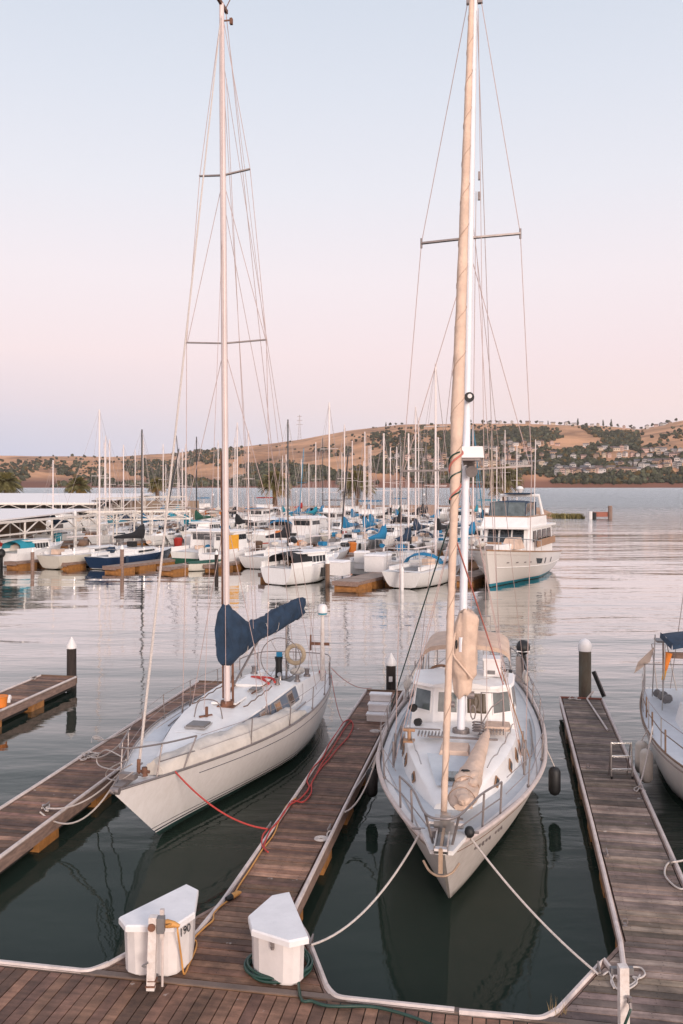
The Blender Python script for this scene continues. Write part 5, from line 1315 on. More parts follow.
    def stay(b):
        n=26; rows=[]; d=Bp-A; sd=Vector((-d.y,d.x,0)).normalized()
        for i in range(n+1):
            t=i/n; c0=A.lerp(Bp,t)+Vector((0,0,-.02)); wd=interp([(0,.04),(.1,.09),(.3,.13),(.55,.17),(.72,.22),(.88,.22),(.96,.18),(1,.08)],t); hh_=wd*interp([(0,1),(.6,.85),(1,.6)],t)
            row=[]
            for k in range(14):
                a=2*math.pi*k/14; nn=1+.14*noise.noise(Vector((k*.7,t*9,3)))+(.5*noise.noise(Vector((k*1.2,t*26,6))) if t>.55 else 0)
                row.append(c0+sd*math.cos(a)*wd*nn+Vector((0,0,math.sin(a)*hh_*nn)))
            rows.append(row)
        b.grid(rows,closed=True); b.add(rows[0],[tuple(range(14))]); b.add(rows[-1],[tuple(range(14))[::-1]])
    sg=part('staysail_bag',M['tancover'],r,stay,'all')
    e=A.lerp(Bp,.72)
    part('bag_opening_shade',M['black'],sg,lambda b:b.ico(e+Vector((0,-.05,.17)),.06,1,.2,(.5,1.3,.3)))  # no hole is cut; a black lump paints the bag's dark inside
    for t in(.80,.93):
        e=A.lerp(Bp,t); part('bag_lacing',M['tanwood'],sg,lambda b:b.tube([e+Vector((.03*math.sin(a),.215*math.cos(a/10*3.14159),.18*math.sin(a/10*3.14159)+.0)) for a in range(11)],.006,5))
    for k in range(7):
        rr=random.Random(k); e=A.lerp(Bp,.72+.045*k)+Vector((0,rr.uniform(-.12,.12),rr.uniform(.02,.10))); part('cloth_fold',M['tancover'],sg,lambda b:b.ico(e,rr.uniform(.09,.13),2,.10,(1.3,1,.75),0,rr))
    # stern outboard and gear
    ob=H.rail(-5.6,1,.75,.0)
    o=part('outboard_bracket',M['dullsteel'],r,lambda b:b.bar(ob-Vector((0,0,.7)),ob,.06,.3),False)
    oc=r.location+Matrix.Rotation(r.rotation_euler.z,3,'Z')@ob
    eo=empty('outboard_motor',oc,r.rotation_euler.z,'black outboard motor clamped to the stern rail of the cream sailboat','outboard motor')
    one('cowling',M['black'],eo,lambda b:(b.ico((0,.05,.25),.24,2,.03,(1,.8,.9)))); one('shaft',M['black'],eo,lambda b:(b.bar((0,.05,.2),(0,.12,-.75),.14,.12),b.box((0,.14,-.75),(.3,.1,.06))),False); one('trim_stripe',M['cap'],eo,lambda b:b.box((.0,.05,.17),(.42,.36,.025)),False)
    # deck lines
    for s,pts in((1,[(6.2,.4),(4.6,.95),(3,1.42),(1,1.5),(-1,1.45)]),(-1,[(6.2,-.4),(4.4,-.85),(3.0,-1.38),(1.2,-1.45),(-1,-1.45)])):
        part('deck_line',M['rope'],r,lambda b:b.tube(smoothpts([(x,y,H.deckz(x,y)-.02) for x,y in pts],4),.012,5))
    part('coiled_line',M['rope'],r,lambda b:[b.tube([(-3.5+.05*k,-1.62,1.55+.0),(-3.5+.1*k,-1.66,1.25)],.02,5) for k in range(4)])
    [part('rail_bundle',M['creamcover'],r,lambda b:b.ico(H.rail(x,s,.42,.05),.16,1,.2,(1.6,.6,1.2))) for x,s in((-3.2,-1),(-4.2,-1),(-4.6,1))]
    return r,H
RB,RH=right_boat()
def wp(root,p): return root.location+Matrix.Rotation(root.rotation_euler.z,3,'Z')@Vector(p)

# ------------------------------------------------------------ partly seen boat at the edge of the picture
def edge_boat():
    th=math.radians(10.2); L=11.5; mid_=Vector((8.5,18.9,0))
    r=empty('sailboat',mid_,math.atan2(-math.cos(th),-math.sin(th)),'white sailboat with navy bimini, only partly in the picture beyond the greyer dock','sailboat')
    H=Hull(L,3.6,1.45,1.18,1.2,1.6,.3)
    part('hull',hull_mat('white_hull_black_line',WHITE,[(0,(.02,.03,.05)),(.08,WHITE)],dirt=.05),r,lambda b:H.side_mesh(b,30,12),'all')
    part('deck',M['nonskid2'],r,lambda b:H.deck_mesh(b,26),'all')
    for s in(1,-1):
        part('rub_rail',M['dullsteel'],r,lambda b:b.tube([H.pt(t/40,.93,s)+Vector((0,s*.01,0)) for t in range(0,41)],.02,6)); part('toe_rail',M['teak'],r,lambda b:b.tube([H.pt(t/40,1,s)+Vector((0,0,.02)) for t in range(0,41)],.022,6))
        for x in(3.4,1.8,.2,-1.4,-3.0):
            p=H.rail(x,s,0,.06)
            part('stanchion',M['steel'],r,lambda b:b.tube([p,p+Vector((0,0,.62))],.014,6))
            part('rail_board',M['teak'],r,lambda b:b.box(p+Vector((.5,0,.25)),(.05,.03,.5)),False)
        for k in(.62,.33): part('lifeline',M['teak'] if k<.5 else M['wire'],r,lambda b:b.tube([H.rail(x,s,k,.06) for x in(4.6,3.4,1.8,.2,-1.4,-3.0,-4.6)],.012 if k<.5 else .008,5))
    xs=[3.4,2.4,1.2,0,-1.4,-2.4]; wb=[.4,.68,.9,1.0,1.03,1.0]; hh=[.08,.3,.38,.42,.46,.46]
    def coach(b):
        rows=[]
        for x,w,h in zip(xs,wb,hh):
            zd=H.deckz(x,w)-.02; rows.append([(x,-w,zd),(x,-w*.88,zd+h),(x,0,zd+h+.09),(x,w*.88,zd+h),(x,w,zd)])
        b.grid(rows[::-1]); b.add(rows[0],[tuple(range(5))]); b.add(rows[-1],[tuple(range(5))[::-1]])
    part('coachroof',M['cabin'],r,coach)
    for x in(1.6,.2): part('hatch_cover',M['tancover'] if x<1 else M['teak'],r,lambda b:b.box((x,-.3,1.74+.0),(.5,.45,.06)),False)
    part('deck_hatch',M['bluecover'],r,lambda b:b.box((-1.7,-.72,1.68),(.3,.26,.12)),False)
    part('round_vent',M['dullsteel'],r,lambda b:b.tube([(-.95,-.55,1.70),(-.95,-.55,1.78)],.11,14))
    part('dodger',M['cabin'],r,lambda b:b.prism([(-1.6,-.75),(-1.6,.9),(-2.6,.95),(-2.6,-.8)],1.7,2.35,top=[(-1.9,-.6),(-1.9,.8),(-2.6,.85),(-2.6,-.7)]),False)
    part('dodger_window',M['glass2'],r,lambda b:quad_panel(b,[(-1.69,-.72,1.8),(-1.69,.85,1.8),(-1.86,.75,2.28),(-1.86,-.6,2.28)],.02),False)
    part('bimini',M['bluecover'],r,lambda b:(b.grid([[(-3.0-1.7*i/6,y,3.02-.12*abs(y)**2-.02*abs(i-3)) for y in(-.95,-.75,-.4,0,.4,.8,1.1)] for i in range(7)]),b.grid([[(-3.0,y,3.02-.12*abs(y)**2-.06) for y in(-.95,-.75,-.4,0,.4,.8,1.1)],[(-2.96,y,2.86-.12*abs(y)**2) for y in(-.95,-.75,-.4,0,.4,.8,1.1)]]),b.grid([[(-3.0,-.95,2.9),(-3.6,-.95,2.9),(-4.7,-.95,2.9)],[(-3.0,-.97,2.74),(-3.6,-.98,2.76),(-4.7,-.97,2.76)]])),'all')
    for x,y in((-3.1,-1.1),(-4.6,-1.1),(-3.1,1.1),(-4.6,1.1)): part('bimini_pole',M['steel'],r,lambda b:b.tube([(x,y,2.85),(x-.1,y*1.05,1.2)],.016,6))
    part('solar_shelf',M['grey'],r,lambda b:b.box((-5.2,.2,2.6),(.5,2.4,.05)),False)
    part('shelf_support',M['fascia'],r,lambda b:(b.box((-5.0,.3,2.25),(.08,2.2,.16)),b.tube([(-5.2,-.8,1.2),(-5.2,-.8,2.6)],.02,6)),False)
    part('mast',M['mastw'],r,lambda b:b.tube([(1.0,0,1.7),(1.0,.0,15.5)],[.1,.08],12))
    part('rigging',M['wire'],r,lambda b:(b.tube([(-5.3,-.6,1.3),(.9,0,15.3)],.009,5),b.tube([(5.4,0,1.5),(1.1,0,15.3)],.009,5),b.tube([(.9,-1.2,1.2),(1,0,15.3)],.008,5),b.tube([(.9,1.2,1.2),(1,0,15.3)],.008,5)))
    part('pushpit',M['steel'],r,lambda b:(b.tube([H.rail(-3.4,-1,.7,.05),H.rail(-5.4,-1,.72,.05),Vector((-5.65,.9,1.9))],.016,6),*[b.tube([H.rail(x,-1,0,.05),H.rail(x,-1,.7,.05)],.015,6) for x in(-3.4,-4.2,-5.0,-5.5)]))
    # self-steering vane frame
    part('steering_gear',M['steel'],r,lambda b:(b.tube([(-5.5,-.9,1.2),(-5.8,-1.0,2.4)],.018,6),b.tube([(-5.5,-.4,1.2),(-5.8,-.6,2.4)],.018,6),b.tube([(-5.8,-1.0,2.4),(-5.8,-.6,2.4)],.015,6)))
    q=local(r,D(641,24.4,1.95)); 
    part('wind_vane',mat('pale_plywood_vane',(.55,.44,.38),.7),r,lambda b:quad_panel(b,[local(r,D(634,24.6,1.62)),local(r,D(638,24.5,1.95)),local(r,D(655,24.3,2.42)),local(r,D(650,24.4,1.98))],.02),False)
    part('orange_float',M['orange'],r,lambda b:b.tube([local(r,D(665,23.2,2.0)),local(r,D(669,23.2,2.45))],[.05,.09],9)); part('danbuoy_pole',M['yellow'],r,lambda b:b.tube([local(r,D(663,23.2,1.75)),local(r,D(667,23.2,2.2))],.04,6))
    part('gear_bundle',M['grey'],r,lambda b:[b.ico((-4.6+.35*k,-1.05+.1*(k%2),1.32+.04*k),.10,1,.25,(1.2,1,1),0,random.Random(k)) for k in range(5)])
    return r,H
EB,EH=edge_boat()

# ------------------------------------------------------------ fenders
def fender(p,h,rad,m,lab,cat='fender',top=None):
    r=empty('boat_fender',p,0,lab,cat)
    one('fender_body',M[m],r,lambda b:b.tube([(0,0,0),(0,0,.03),(0,0,.10),(0,0,h-.10),(0,0,h-.03),(0,0,h)],[.03,rad*.7,rad,rad,rad*.7,.03],14))
    if top: one('lanyard',M['rope'],r,lambda b:b.tube([(0,0,h),Vector(top)-Vector(p)],.012,5))
pr=wp(RB,RH.rail(.9,1,.05)); pl=wp(RB,RH.rail(1.6,-1,.05))
fender(pr+Vector((.19,0,-1.02)),.60,.125,'black','black fender hanging from the side of the cream sailboat facing the greyer dock','fender',pr)
fender(pl+Vector((-.16,0,-1.05)),.60,.125,'black','black fender between the cream sailboat and the brown dock','fender',pl)
for k,(x,dz) in enumerate(((.2,0),(-.5,-.05))):
    q=wp(EB,EH.rail(x-.6,-1,.05)); fender(q+Vector((-.14,0,-1.0)),.75,.14,'creamcover',('weathered cream fender hanging beside the metal ladder','second cream fender hanging just behind the one beside the metal ladder')[k],'fender',q)

# ------------------------------------------------------------ mooring lines
def line(a,b,drop,lab,m='rope',rad=.016,n=16): 
    mb=MB(); mb.tube(sag(a,b,drop,n),rad,6); return mb.build('mooring_line',M[m],None,True,(lab,'mooring line'))
line(wp(RB,(6.55,-.36,1.62)),W(311,945,ZD+.05),.30,'white bow line from the cream sailboat curving down to the cleat behind the hose box')
line(wp(RB,(6.55,.36,1.62)),W(598,974,ZD+.05),.12,'white bow line from the cream sailboat running straight to the corner of the greyer dock')
line(wp(LB,LH.rail(4.6,1,.03)),W(268,829,ZD+.05),.22,'red bow line from the navy covered sailboat to the dock with the red rope','redrope')
bb=wp(LB,(5.3,0,1.62))
line(wp(LB,LH.rail(4.9,-1,.03)),W(46,808,ZD+.05),.22,'white bow line sagging to the cleat of the rope strewn dock closest to the walkway')
line(wp(LB,LH.rail(4.9,-1,.55)),W(90,757,ZD+.05),.10,'white line from the bow rail to the middle of the rope strewn dock')
line(wp(LB,LH.rail(5.1,-1,.03)),W(40,812,ZD+.05),.5,'lowest white bow line, hanging over the edge of the rope strewn dock')
line(wp(LB,LH.rail(3.6,-1,.5)),W(98,741,ZD+.05),.05,'thin white line from the rail to the loops on the rope strewn dock')
line(wp(LB,LH.rail(-5.2,1,.1)),W(350,721,ZD+.05),.55,'thin reddish stern line drooping from the navy covered sailboat to the dock','pink',.010)
line(wp(LB,LH.rail(-5.3,1,.3)),W(372,688,ZD+.05),.2,'long reddish stern line from the navy covered sailboat to the dock end','pink',.009)
line(wp(RB,RH.rail(2.0,-1,.05)),W(345,812,ZD+.05),.25,'pale line from the middle of the cream sailboat to the brown dock edge')
line(wp(RB,RH.rail(-4.5,-1,.1)),W(381,727,ZD+.05),.1,'white stern line from the cream sailboat to the dock near the boarding steps')
line(wp(EB,EH.rail(3.9,-1,.05)),W(671,862,ZD+.05),.25,'pale bow line of the partly seen sailboat to the greyer dock')
line(wp(EB,EH.rail(-.4,-1,.3)),W(639,787,ZD+.05),.12,'pale line of the partly seen sailboat to the knot beside the ladder')
# loose hoops hanging at the bow of the navy covered boat
mb=MB()
def lb(px,py,z): return W(px,py,z)
mb.tube(smoothpts([lb(132,764,2.0),lb(118,770,1.7),lb(100,766,1.4),lb(97,758,1.5),lb(106,750,1.9),lb(122,757,2.0)],5),.012,5); mb.tube(smoothpts([lb(133,772,1.75),lb(120,780,1.5),lb(107,778,1.2),lb(108,770,1.4),lb(126,760,2.0)],5),.012,5)
mb.build('hanging_rope',M['rope'],None,True,('white rope hanging in loops off the bow rail of the navy covered sailboat','rope'))
# ================================================================== THE MARINA BEHIND
PH=math.radians(25); O0=Vector((0,81,0))
FA=Vector((math.sin(PH),math.cos(PH),0)); FB=Vector((math.cos(PH),-math.sin(PH),0))
def AB(a,b,z=0): return O0+FA*a+FB*b+Vector((0,0,z))
def b_at(px,a):
    """place along a pier (row a) that lies on the bearing px"""
    k=(px-CX)/F; p=O0+FA*a; return (k*p.y-p.x)/(FB.x-k*FB.y)
def at_px(px,a,z=0): return AB(a,b_at(px,a),z)

# ---- sailing boats of the marina
CR=random.Random(77)
def clutter(root,L,B):
    """gear lying about on deck, fenders along the side, whip aerials, small flags"""
    for k in range(CR.randint(3,5)):
        x=CR.uniform(-L*.42,L*.30); y=CR.uniform(-B*.32,B*.32); z=1.35+CR.uniform(0,.25)+(.35 if -L*.2<x<L*.15 else 0)
        m=CR.choice(['creamcover','grey','black','cap','azure','bluecover','tancover','teak','cap','creamcover','red' if CR.random()<.3 else 'grey'])
        if CR.random()<.5: one('deck_gear',M[m],root,lambda b:b.box((x,y,z),(CR.uniform(.3,.9),CR.uniform(.25,.7),CR.uniform(.2,.5)),CR.uniform(0,3)),False)
        else: one('deck_gear',M[m],root,lambda b:b.ico((x,y,z),CR.uniform(.2,.38),1,.2,(1.4,1,.8),0,CR))
    for k in range(CR.randint(1,3)):
        x=CR.uniform(-L*.35,L*.2); s=CR.choice((-1,1))
        one('side_fender',M[CR.choice(['bluecover','cap','black','creamcover'])],root,lambda b:b.tube([(x,s*(B*.5+.08),.45),(x,s*(B*.5+.08),1.05)],.13,7))
    if CR.random()<.6: 
        x=-L*.42; y=CR.uniform(-.8,.8); one('aerial',M['mast'],root,lambda b:b.tube([(x,y,1.2),(x-.2,y,CR.uniform(3.4,5.2))],.03,5))
    if CR.random()<.45:
        x=-L*.46; one('stern_frame',M['steel'],root,lambda b:b.tube([(x,-B*.3,1.2),(x-.1,-B*.28,2.6),(x-.1,B*.28,2.6),(x,B*.3,1.2)],.035,5))
def mk_sail(root,L=9.5,B=3.1,hull='hullw',mast=12,mcol='mast',cover=None,dodger=None,lean=0,spreader=1,slant=None,near=True,tall=1.0,outboard=False,boomz=2.4,forestay_col=None,mastx=.6):
    H=Hull(L,B,1.25*tall,1.0*tall,1.0*tall,1.2,.35 if near else .2)
    h=one('hull',M[hull],root,lambda b:H.side_mesh(b,14,6),'all')
    one('deck',M['deckwhite'],root,lambda b:H.deck_mesh(b,12,.02,.04),'all')
    def cab(b):
        rows=[]
        for x,w,hh in ((2.6,.3,.06),(1.9,.6,.28),(.5,.88,.38),(-.8,.95,.44),(-1.3,.95,.44)):
            x=x*L/9.5; w=w*B/3.1; zd=H.deckz(x,w)-.03; rows.append([(x,-w,zd),(x,-w*.86,zd+hh),(x,0,zd+hh+.08),(x,w*.86,zd+hh),(x,w,zd)])
        b.grid(rows[::-1]); b.add(rows[0],[tuple(range(5))]); b.add(rows[-1],[tuple(range(5))[::-1]])
    c=one('cabin',M['cabin'],root,cab)
    for s in(1,-1):
        w=.93*B/3.1
        one('window',M['glass'],c,lambda b:quad_panel(b,[(1.0*L/9.5,s*w,H.deckz(.9,1)+.12),(-1.0*L/9.5,s*(w+.08),H.deckz(-1,1)+.12),(-1.0*L/9.5,s*(w+.03),H.deckz(-1,1)+.28),(1.0*L/9.5,s*(w-.04),H.deckz(.9,1)+.26)],s*.02),False)
    one('cockpit',M['grey'] if near else M['nonskid2'],root,lambda b:b.box((-L*.31,0,1.02*tall),(L*.22,B*.32,.06)),False)
    for s in(1,-1): one('coaming',M['cabin'],root,lambda b:b.box((-L*.30,s*B*.26,1.14*tall),(L*.27,.22,.26)),False)
    if mast:
        mx=mastx*L/9.5; base=Vector((mx,0,1.35)); top=Vector((mx+(slant or 0),lean,mast))
        one('mast',M[mcol],root,lambda b:b.tube([base,top],[.085,.065],7),True)
        def rig(b):
            R_=.012
            b.tube([(L/2-.2,0,1.3),top],R_ if not forestay_col else .05,4); b.tube([(-L/2+.2,0,1.1),top],R_,4)
            for s in(1,-1):
                m1=base.lerp(top,.52); e=m1+Vector((0,s*.85,0))
                b.tube([(mx,s*B*.44,1.1),e,top],R_,4); b.tube([(mx-.2,s*B*.4,1.1),m1],R_,4)
        one('rigging',M['wire'] if not forestay_col else M[forestay_col],root,rig)
        for k in range(spreader):
            m1=base.lerp(top,.52 if spreader==1 else (.38,.68)[k]); one('spreader',M[mcol],root,lambda b:b.bar(m1-Vector((0,.85,0)),m1+Vector((0,.85,0)),.06,.04),False)
        one('boom',M['mast'],root,lambda b:b.tube([(mx,0,boomz),(mx-L*.36,0,boomz+.05)],.06,6))
        if cover:
            def cv(b):
                P=[];
                for i in range(12):
                    t=i/11; x=mx+.15-(L*.36+.1)*t; rr=interp([(0,.30),(.1,.36),(.3,.24),(.7,.17),(1,.08)],t); up=interp([(0,.75),(.12,.45),(.3,.1),(1,0)],t)
                    P.append(([Vector((x,rr*.75*math.cos(a*1.0472),boomz+.05+up*.5+(rr+up*.5)*math.sin(a*1.0472))) for a in range(6)]))
                b.grid(P,closed=True); b.add(P[0],[tuple(range(6))]); b.add(P[-1],[tuple(range(6))[::-1]])
            one('sail_cover',M[cover],root,cv,'all')
    if dodger:
        one('spray_hood',M[dodger],root,lambda b:b.grid([[(-1.0*L/9.5-.9*i/4,B*.34*math.cos(a*.5236),1.35+.75*math.sin(a*.5236)*(1-.12*(2-i)**2/2)) for a in range(7)] for i in range(5)]),'all')
    one('rails',M['steel'],root,lambda b:(b.tube([H.rail(-L*.36,-1,.6,.05),Vector((-L/2+.25,-B*.25,1.65)),Vector((-L/2+.25,B*.25,1.65)),H.rail(-L*.36,1,.6,.05)],.02,5),b.tube([H.rail(L*.33,-1,.6,.05),Vector((L/2+.1,0,1.95)),H.rail(L*.33,1,.6,.05)],.02,5),*[b.tube([H.rail(x*L,s,0,.05),H.rail(x*L,s,.6,.05)],.016,4) for x in(-.36,-.1,.12,.33) for s in(1,-1)],*[b.tube([H.rail(x*L,s,.58,.05) for x in(-.36,-.1,.12,.33)],.009,4) for s in(1,-1)]))
    clutter(root,L,B)
    if outboard: one('outboard',M['black'],root,lambda b:(b.ico((-L/2-.25,.5,1.25),.28,1,.05,(1,.8,1.1)),b.bar((-L/2-.25,.5,1.2),(-L/2-.3,.5,-.2),.16,.14)))
    return H
def mk_power(root,L=9,B=3.1,hull='hullw',canopy='blackcover',fly=False,cabin_h=1.15,arch=False,outboard=False,stripe=None,windows=5,panel=None):
    H=Hull(L,B,1.75,1.3,1.15,1.3,.0,wt=[(0,0),(.06,.25),(.16,.55),(.3,.84),(.45,.98),(.6,1),(.8,.98),(1,.93)],pb=.75)
    one('hull',M[hull],root,lambda b:H.side_mesh(b,14,7),'all'); one('deck',M['deckwhite'],root,lambda b:H.deck_mesh(b,12,.02,.04),'all')
    w=B*.39
    c=one('cabin',M['cabin'],root,lambda b:b.prism([(L*.30,-w*.4),(L*.30,w*.4),(L*.12,w),(-L*.2,w),(-L*.2,-w),(L*.12,-w)],1.2,1.35+cabin_h,top=[(L*.17,-w*.4),(L*.17,w*.4),(L*.06,w*.92),(-L*.2,w*.92),(-L*.2,-w*.92),(L*.06,-w*.92)]),False)
    zt=1.35+cabin_h
    for s in(1,-1):
        n=windows
        for k in range(n):
            x0=-L*.18+(L*.25)*k/n; x1=x0+L*.25/n*.8
            one('window',M['glass'],c,lambda b:quad_panel(b,[(x0,s*(w*.965),zt-.62),(x1,s*(w*.965),zt-.62),(x1,s*(w*.935),zt-.2),(x0,s*(w*.935),zt-.2)],-s*.03 if s<0 else .03),False)
    one('windscreen',M['glass'],c,lambda b:(quad_panel(b,[(L*.225,-w*.38,zt-.6),(L*.225,w*.38,zt-.6),(L*.19,w*.38,zt-.15),(L*.19,-w*.38,zt-.15)],.05)),False)
    one('aft_windows',M['glass'],c,lambda b:b.box((-L*.2-.02,0,zt-.45),(.04,w*1.5,.5)),False)
    one('roof',M['cabin'],c,lambda b:b.prism([(L*.19,-w*.6),(L*.19,w*.6),(L*.05,w*1.02),(-L*.30,w*1.02),(-L*.30,-w*1.02),(L*.05,-w*1.02)],zt,zt+.09),False)
    for s in(1,-1): one('bulwark',M['cabin'],root,lambda b:b.box((-L*.34,s*B*.45,1.30),(L*.3,.08,.45)),False)
    if fly:
        f=one('flybridge',M['cabin'],root,lambda b:b.prism([(L*.10,-w*.7),(L*.10,w*.7),(-L*.2,w*.85),(-L*.2,-w*.85)],zt+.09,zt+.7,top=[(L*.13,-w*.75),(L*.13,w*.75),(-L*.2,w*.9),(-L*.2,-w*.9)]),False)
        one('flybridge_inside',M['grey'],root,lambda b:b.box((-L*.06,0,zt+.66),(L*.25,w*1.4,.1)),False)
        if canopy:
            one('bimini',M[canopy],root,lambda b:b.grid([[(L*.06-L*.24*i/4,y*w,zt+2.0-.1*y*y) for y in(-.9,-.5,0,.5,.9)] for i in range(5)]+[]),'all')
            one('bimini_valance',M[canopy],root,lambda b:b.box((-L*.06,0,zt+1.87),(L*.25,w*1.82,.16)),False)
            for x in(.05,-.17):
                for s in(1,-1): one('bimini_pole',M['steel'],root,lambda b:b.tube([(L*x,s*w*.85,zt+1.85),(L*x,s*w*.85,zt+.6)],.025,5))
    elif canopy:
        one('canopy',M[canopy],root,lambda b:b.grid([[(-L*.18-L*.24*i/6,w*1.02*math.cos(a*math.pi/8),1.45+(zt-1.3)*math.sin(a*math.pi/8)**.6*(1-.07*i*i/12)) for a in range(9)] for i in range(7)]),'all')
    if panel: one('side_panel',M[panel],root,lambda b:b.box((-L*.25,-B*.40,2.0),(1.5,.06,1.3)),False)
    clutter(root,L,B)
    if arch: one('arch',M['cabin'],root,lambda b:b.tube([(-L*.28,-w,1.5),(-L*.22,-w*.9,zt+.5),(-L*.22,w*.9,zt+.5),(-L*.28,w,1.5)],.09,6))
    if outboard: one('outboard',M['black'],root,lambda b:(b.ico((-L/2-.3,.2,1.15),.34,1,.05,(1,.8,1.1)),b.bar((-L/2-.3,.2,1.1),(-L/2-.35,.2,-.2),.2,.18)))
    one('rails',M['steel'],root,lambda b:(b.tube([H.rail(x*L,s,.6,.05) for s,x in((-1,.05),(-1,.2),(-1,.36))]+[Vector((L/2,0,2.35))]+[H.rail(x*L,1,.6,.05) for x in(.36,.2,.05)],.02,5),*[b.tube([H.rail(x*L,s,0,.05),H.rail(x*L,s,.6,.05)],.016,4) for x in(.05,.2,.36) for s in(1,-1)]))
    return H
OCC=[]
AWAY=math.pi/2-PH   # bow pointing away along the fingers
def boat(px,a,kind,lab,L=9.5,rev=False,rot=0,cat=None,**kw):
    if kind=='p': L*=.88
    OCC.append((a,b_at(px,a)))
    p=at_px(px,a); r=empty(('sailing_yacht' if kind=='s' else 'motor_boat'),p,(AWAY+(math.pi if rev else 0))+rot,lab,cat or('sailing yacht' if kind=='s' else 'motor boat'),None)
    (mk_sail if kind=='s' else mk_power)(r,L=L,**kw); return r
def mh(px,a,topy):
    p=at_px(px,a); return CH+(HZ-topy)*p.y/F
# mast bearings give the place of each yacht; the mast stands slightly ahead of the middle
def sail(px,a,topy,lab,**kw): return boat(px,a,'s',lab,mast=mh(px,a,topy),**kw)
# --- front row, sterns towards the open water
sail(94,-13,409,'cream white sailing yacht with a tall white mast, stern beside the navy hulled yacht',L=11,hull='hullcream',spreader=1,dodger=None,cover=None,near=True,B=3.4,tall=1.1)
sail(137,-12,429,'navy hulled sailing yacht with black mast and black sail cover beside the orange float dock',L=10.5,hull='hullnavy',mcol='mastd',cover='blackcover',B=3.3)
boat(36,-15,'p','small white cabin cruiser with an outboard and teal canvas under the shed truss',L=7.6,canopy='teal',outboard=True,B=2.6,cabin_h=.7)
boat(6,-15,'p','low varnished hulled motor boat at the left edge of the marina front row',L=8.5,hull='hullwood',canopy='red',B=2.6,cabin_h=.6)
boat(213,-7,'p','green hulled trawler with navy side windows, behind the small covered dinghy',L=9.5,hull='hullgreen',canopy=None,B=3.2,cabin_h=1.4)
boat(233,-9,'p','small white boat under a tarpaulin with bright orange panel, beside the navy covered mast',L=7.5,hull='hullteal',canopy=None,B=2.7,cabin_h=1.5,panel='yellow')
sail(284,-6,419,'white sailing yacht with thick black mast and black sail cover near the black canopy cruiser',L=11,mcol='mastd',cover='blackcover',B=3.4)
boat(309,-17,'p','white cruiser with black arched canopy and rounded stern at the end of a front dock',L=8.0,canopy='blackcover',B=3.0,cabin_h=.7,rot=-.22)
sail(326,-4,402,'white sailing yacht with the tall white mast next to the black canopy cruiser',L=10,spreader=2)
sail(381,-8,433,'white sailing yacht with azure sail cover behind the square white dock locker',L=9,cover='azure',boomz=2.6)
sail(432,-13,362,'large white yacht with the tallest mast of the marina, stern beside the tan furled sail',L=12.2,B=3.9,spreader=2,tall=1.1,dodger='azure')
sail(406,-6,433,'white sailing yacht with a blue rail cover, between the tallest mast and the dock locker',L=9,cover='bluecover')
# --- other side of the front pier
sail(56,6,460,'short masted yacht with a navy sail cover moored under the front shed truss',L=7.5,cover='bluecover',rev=True)
sail(113,8,440,'white yacht with bent teal sail cover behind the front shed truss',L=9,cover='teal',rev=True)
sail(126.5,16,445,'white yacht with dark blue boom cover and thin mast behind the black mast',L=9,cover='bluecover',rev=True)
sail(146,14,440,'white yacht with azure mast hood, just behind the navy hulled yacht',L=9.5,cover='azure',rev=True)
sail(166,10,448,'white yacht with slanting dark mast leaning over its deck, by the shed corner',L=8.5,mcol='mastd',slant=-3.0,rev=True)
boat(150,24,'p','white cruiser with bare cabin top beneath the shed truss, past the azure mast hood',L=10,canopy=None,rev=True)
sail(188.7,12,444,'white yacht with teal tarpaulin boom tent next to the green canopy boat',L=9,cover='teal',dodger='teal',rev=True)
boat(203,11,'p','blue hulled fishing cruiser with azure canvas and white wheelhouse',L=10,hull='hullblue',canopy='azure',B=3.3,rev=True)
sail(199.6,24,437,'green decked ketch with dark mast and long green boom cover',L=11,mcol='mastd',cover='green',dodger='green',hull='hullcream',rev=True)
boat(262,9,'p','small white launch with red stripe between dark masts, in the middle of the marina',L=7.5,hull='hullred',canopy='orange',B=2.5,cabin_h=.5,rev=True)
sail(240,15,423,'white yacht with slim white mast standing just right of the large pinkish mast',L=9.5,cover='blackcover',rev=True)
sail(251,17,431,'white yacht with slim mast and bare boom beside the small red striped launch',L=9.5,rev=True)
boat(281,20,'p','white trawler yacht with a row of square windows and azure stern canvas',L=12,B=3.9,hull='hullline',canopy='azure',cabin_h=1.35,rev=False,windows=6,rot=.5)
boat(308,14,'p','boxy white cabin boat with orange fenders and tall square stern',L=8,canopy=None,cabin_h=1.7,B=3.2)
boat(331,13,'p','small pink and grey covered runabout beside the boxy white cabin boat',L=6,hull='hullcream',canopy='red',B=2.3,cabin_h=.4,rev=True)
sail(347,12,425,'white yacht with thin teal hull line and azure sail cover, lower middle of the marina',L=10,hull='hullline',cover='azure',rev=True)
sail(343,6,448,'white yacht with black mast raked far back, beside the dock post',L=8,mcol='mastd',slant=-1.8,rev=True)
sail(367,14,432,'white yacht with cyan crumpled sail cover above the square dock locker',L=9,cover='azure',dodger='azure',rev=True)
boat(396,13,'p','broad white cruiser with no canopy behind the square white dock locker',L=9.5,canopy=None,rev=True)
sail(418,11,407,'tall masted white yacht with navy spray hood behind the tallest mast',L=11,cover='bluecover',dodger='bluecover',spreader=2,rev=True)
boat(421,16,'p','white cruiser wrapped in deep blue canvas enclosure, behind the tallest mast',L=9,canopy='azure',cabin_h=1.2,rev=True)
sail(440,12,438,'white yacht with thin mast close behind the tan furled sail',L=9,cover='blackcover',rev=True)
sail(471,6,425,'white yacht with a blue forestay between the white mast and the motor yacht',L=10,cover='azure',forestay_col='mastb',dodger='teal')
sail(490,16,431,'yacht with tan wooden mast behind the bow of the white motor yacht',L=10,mcol='mastt',cover='creamcover')
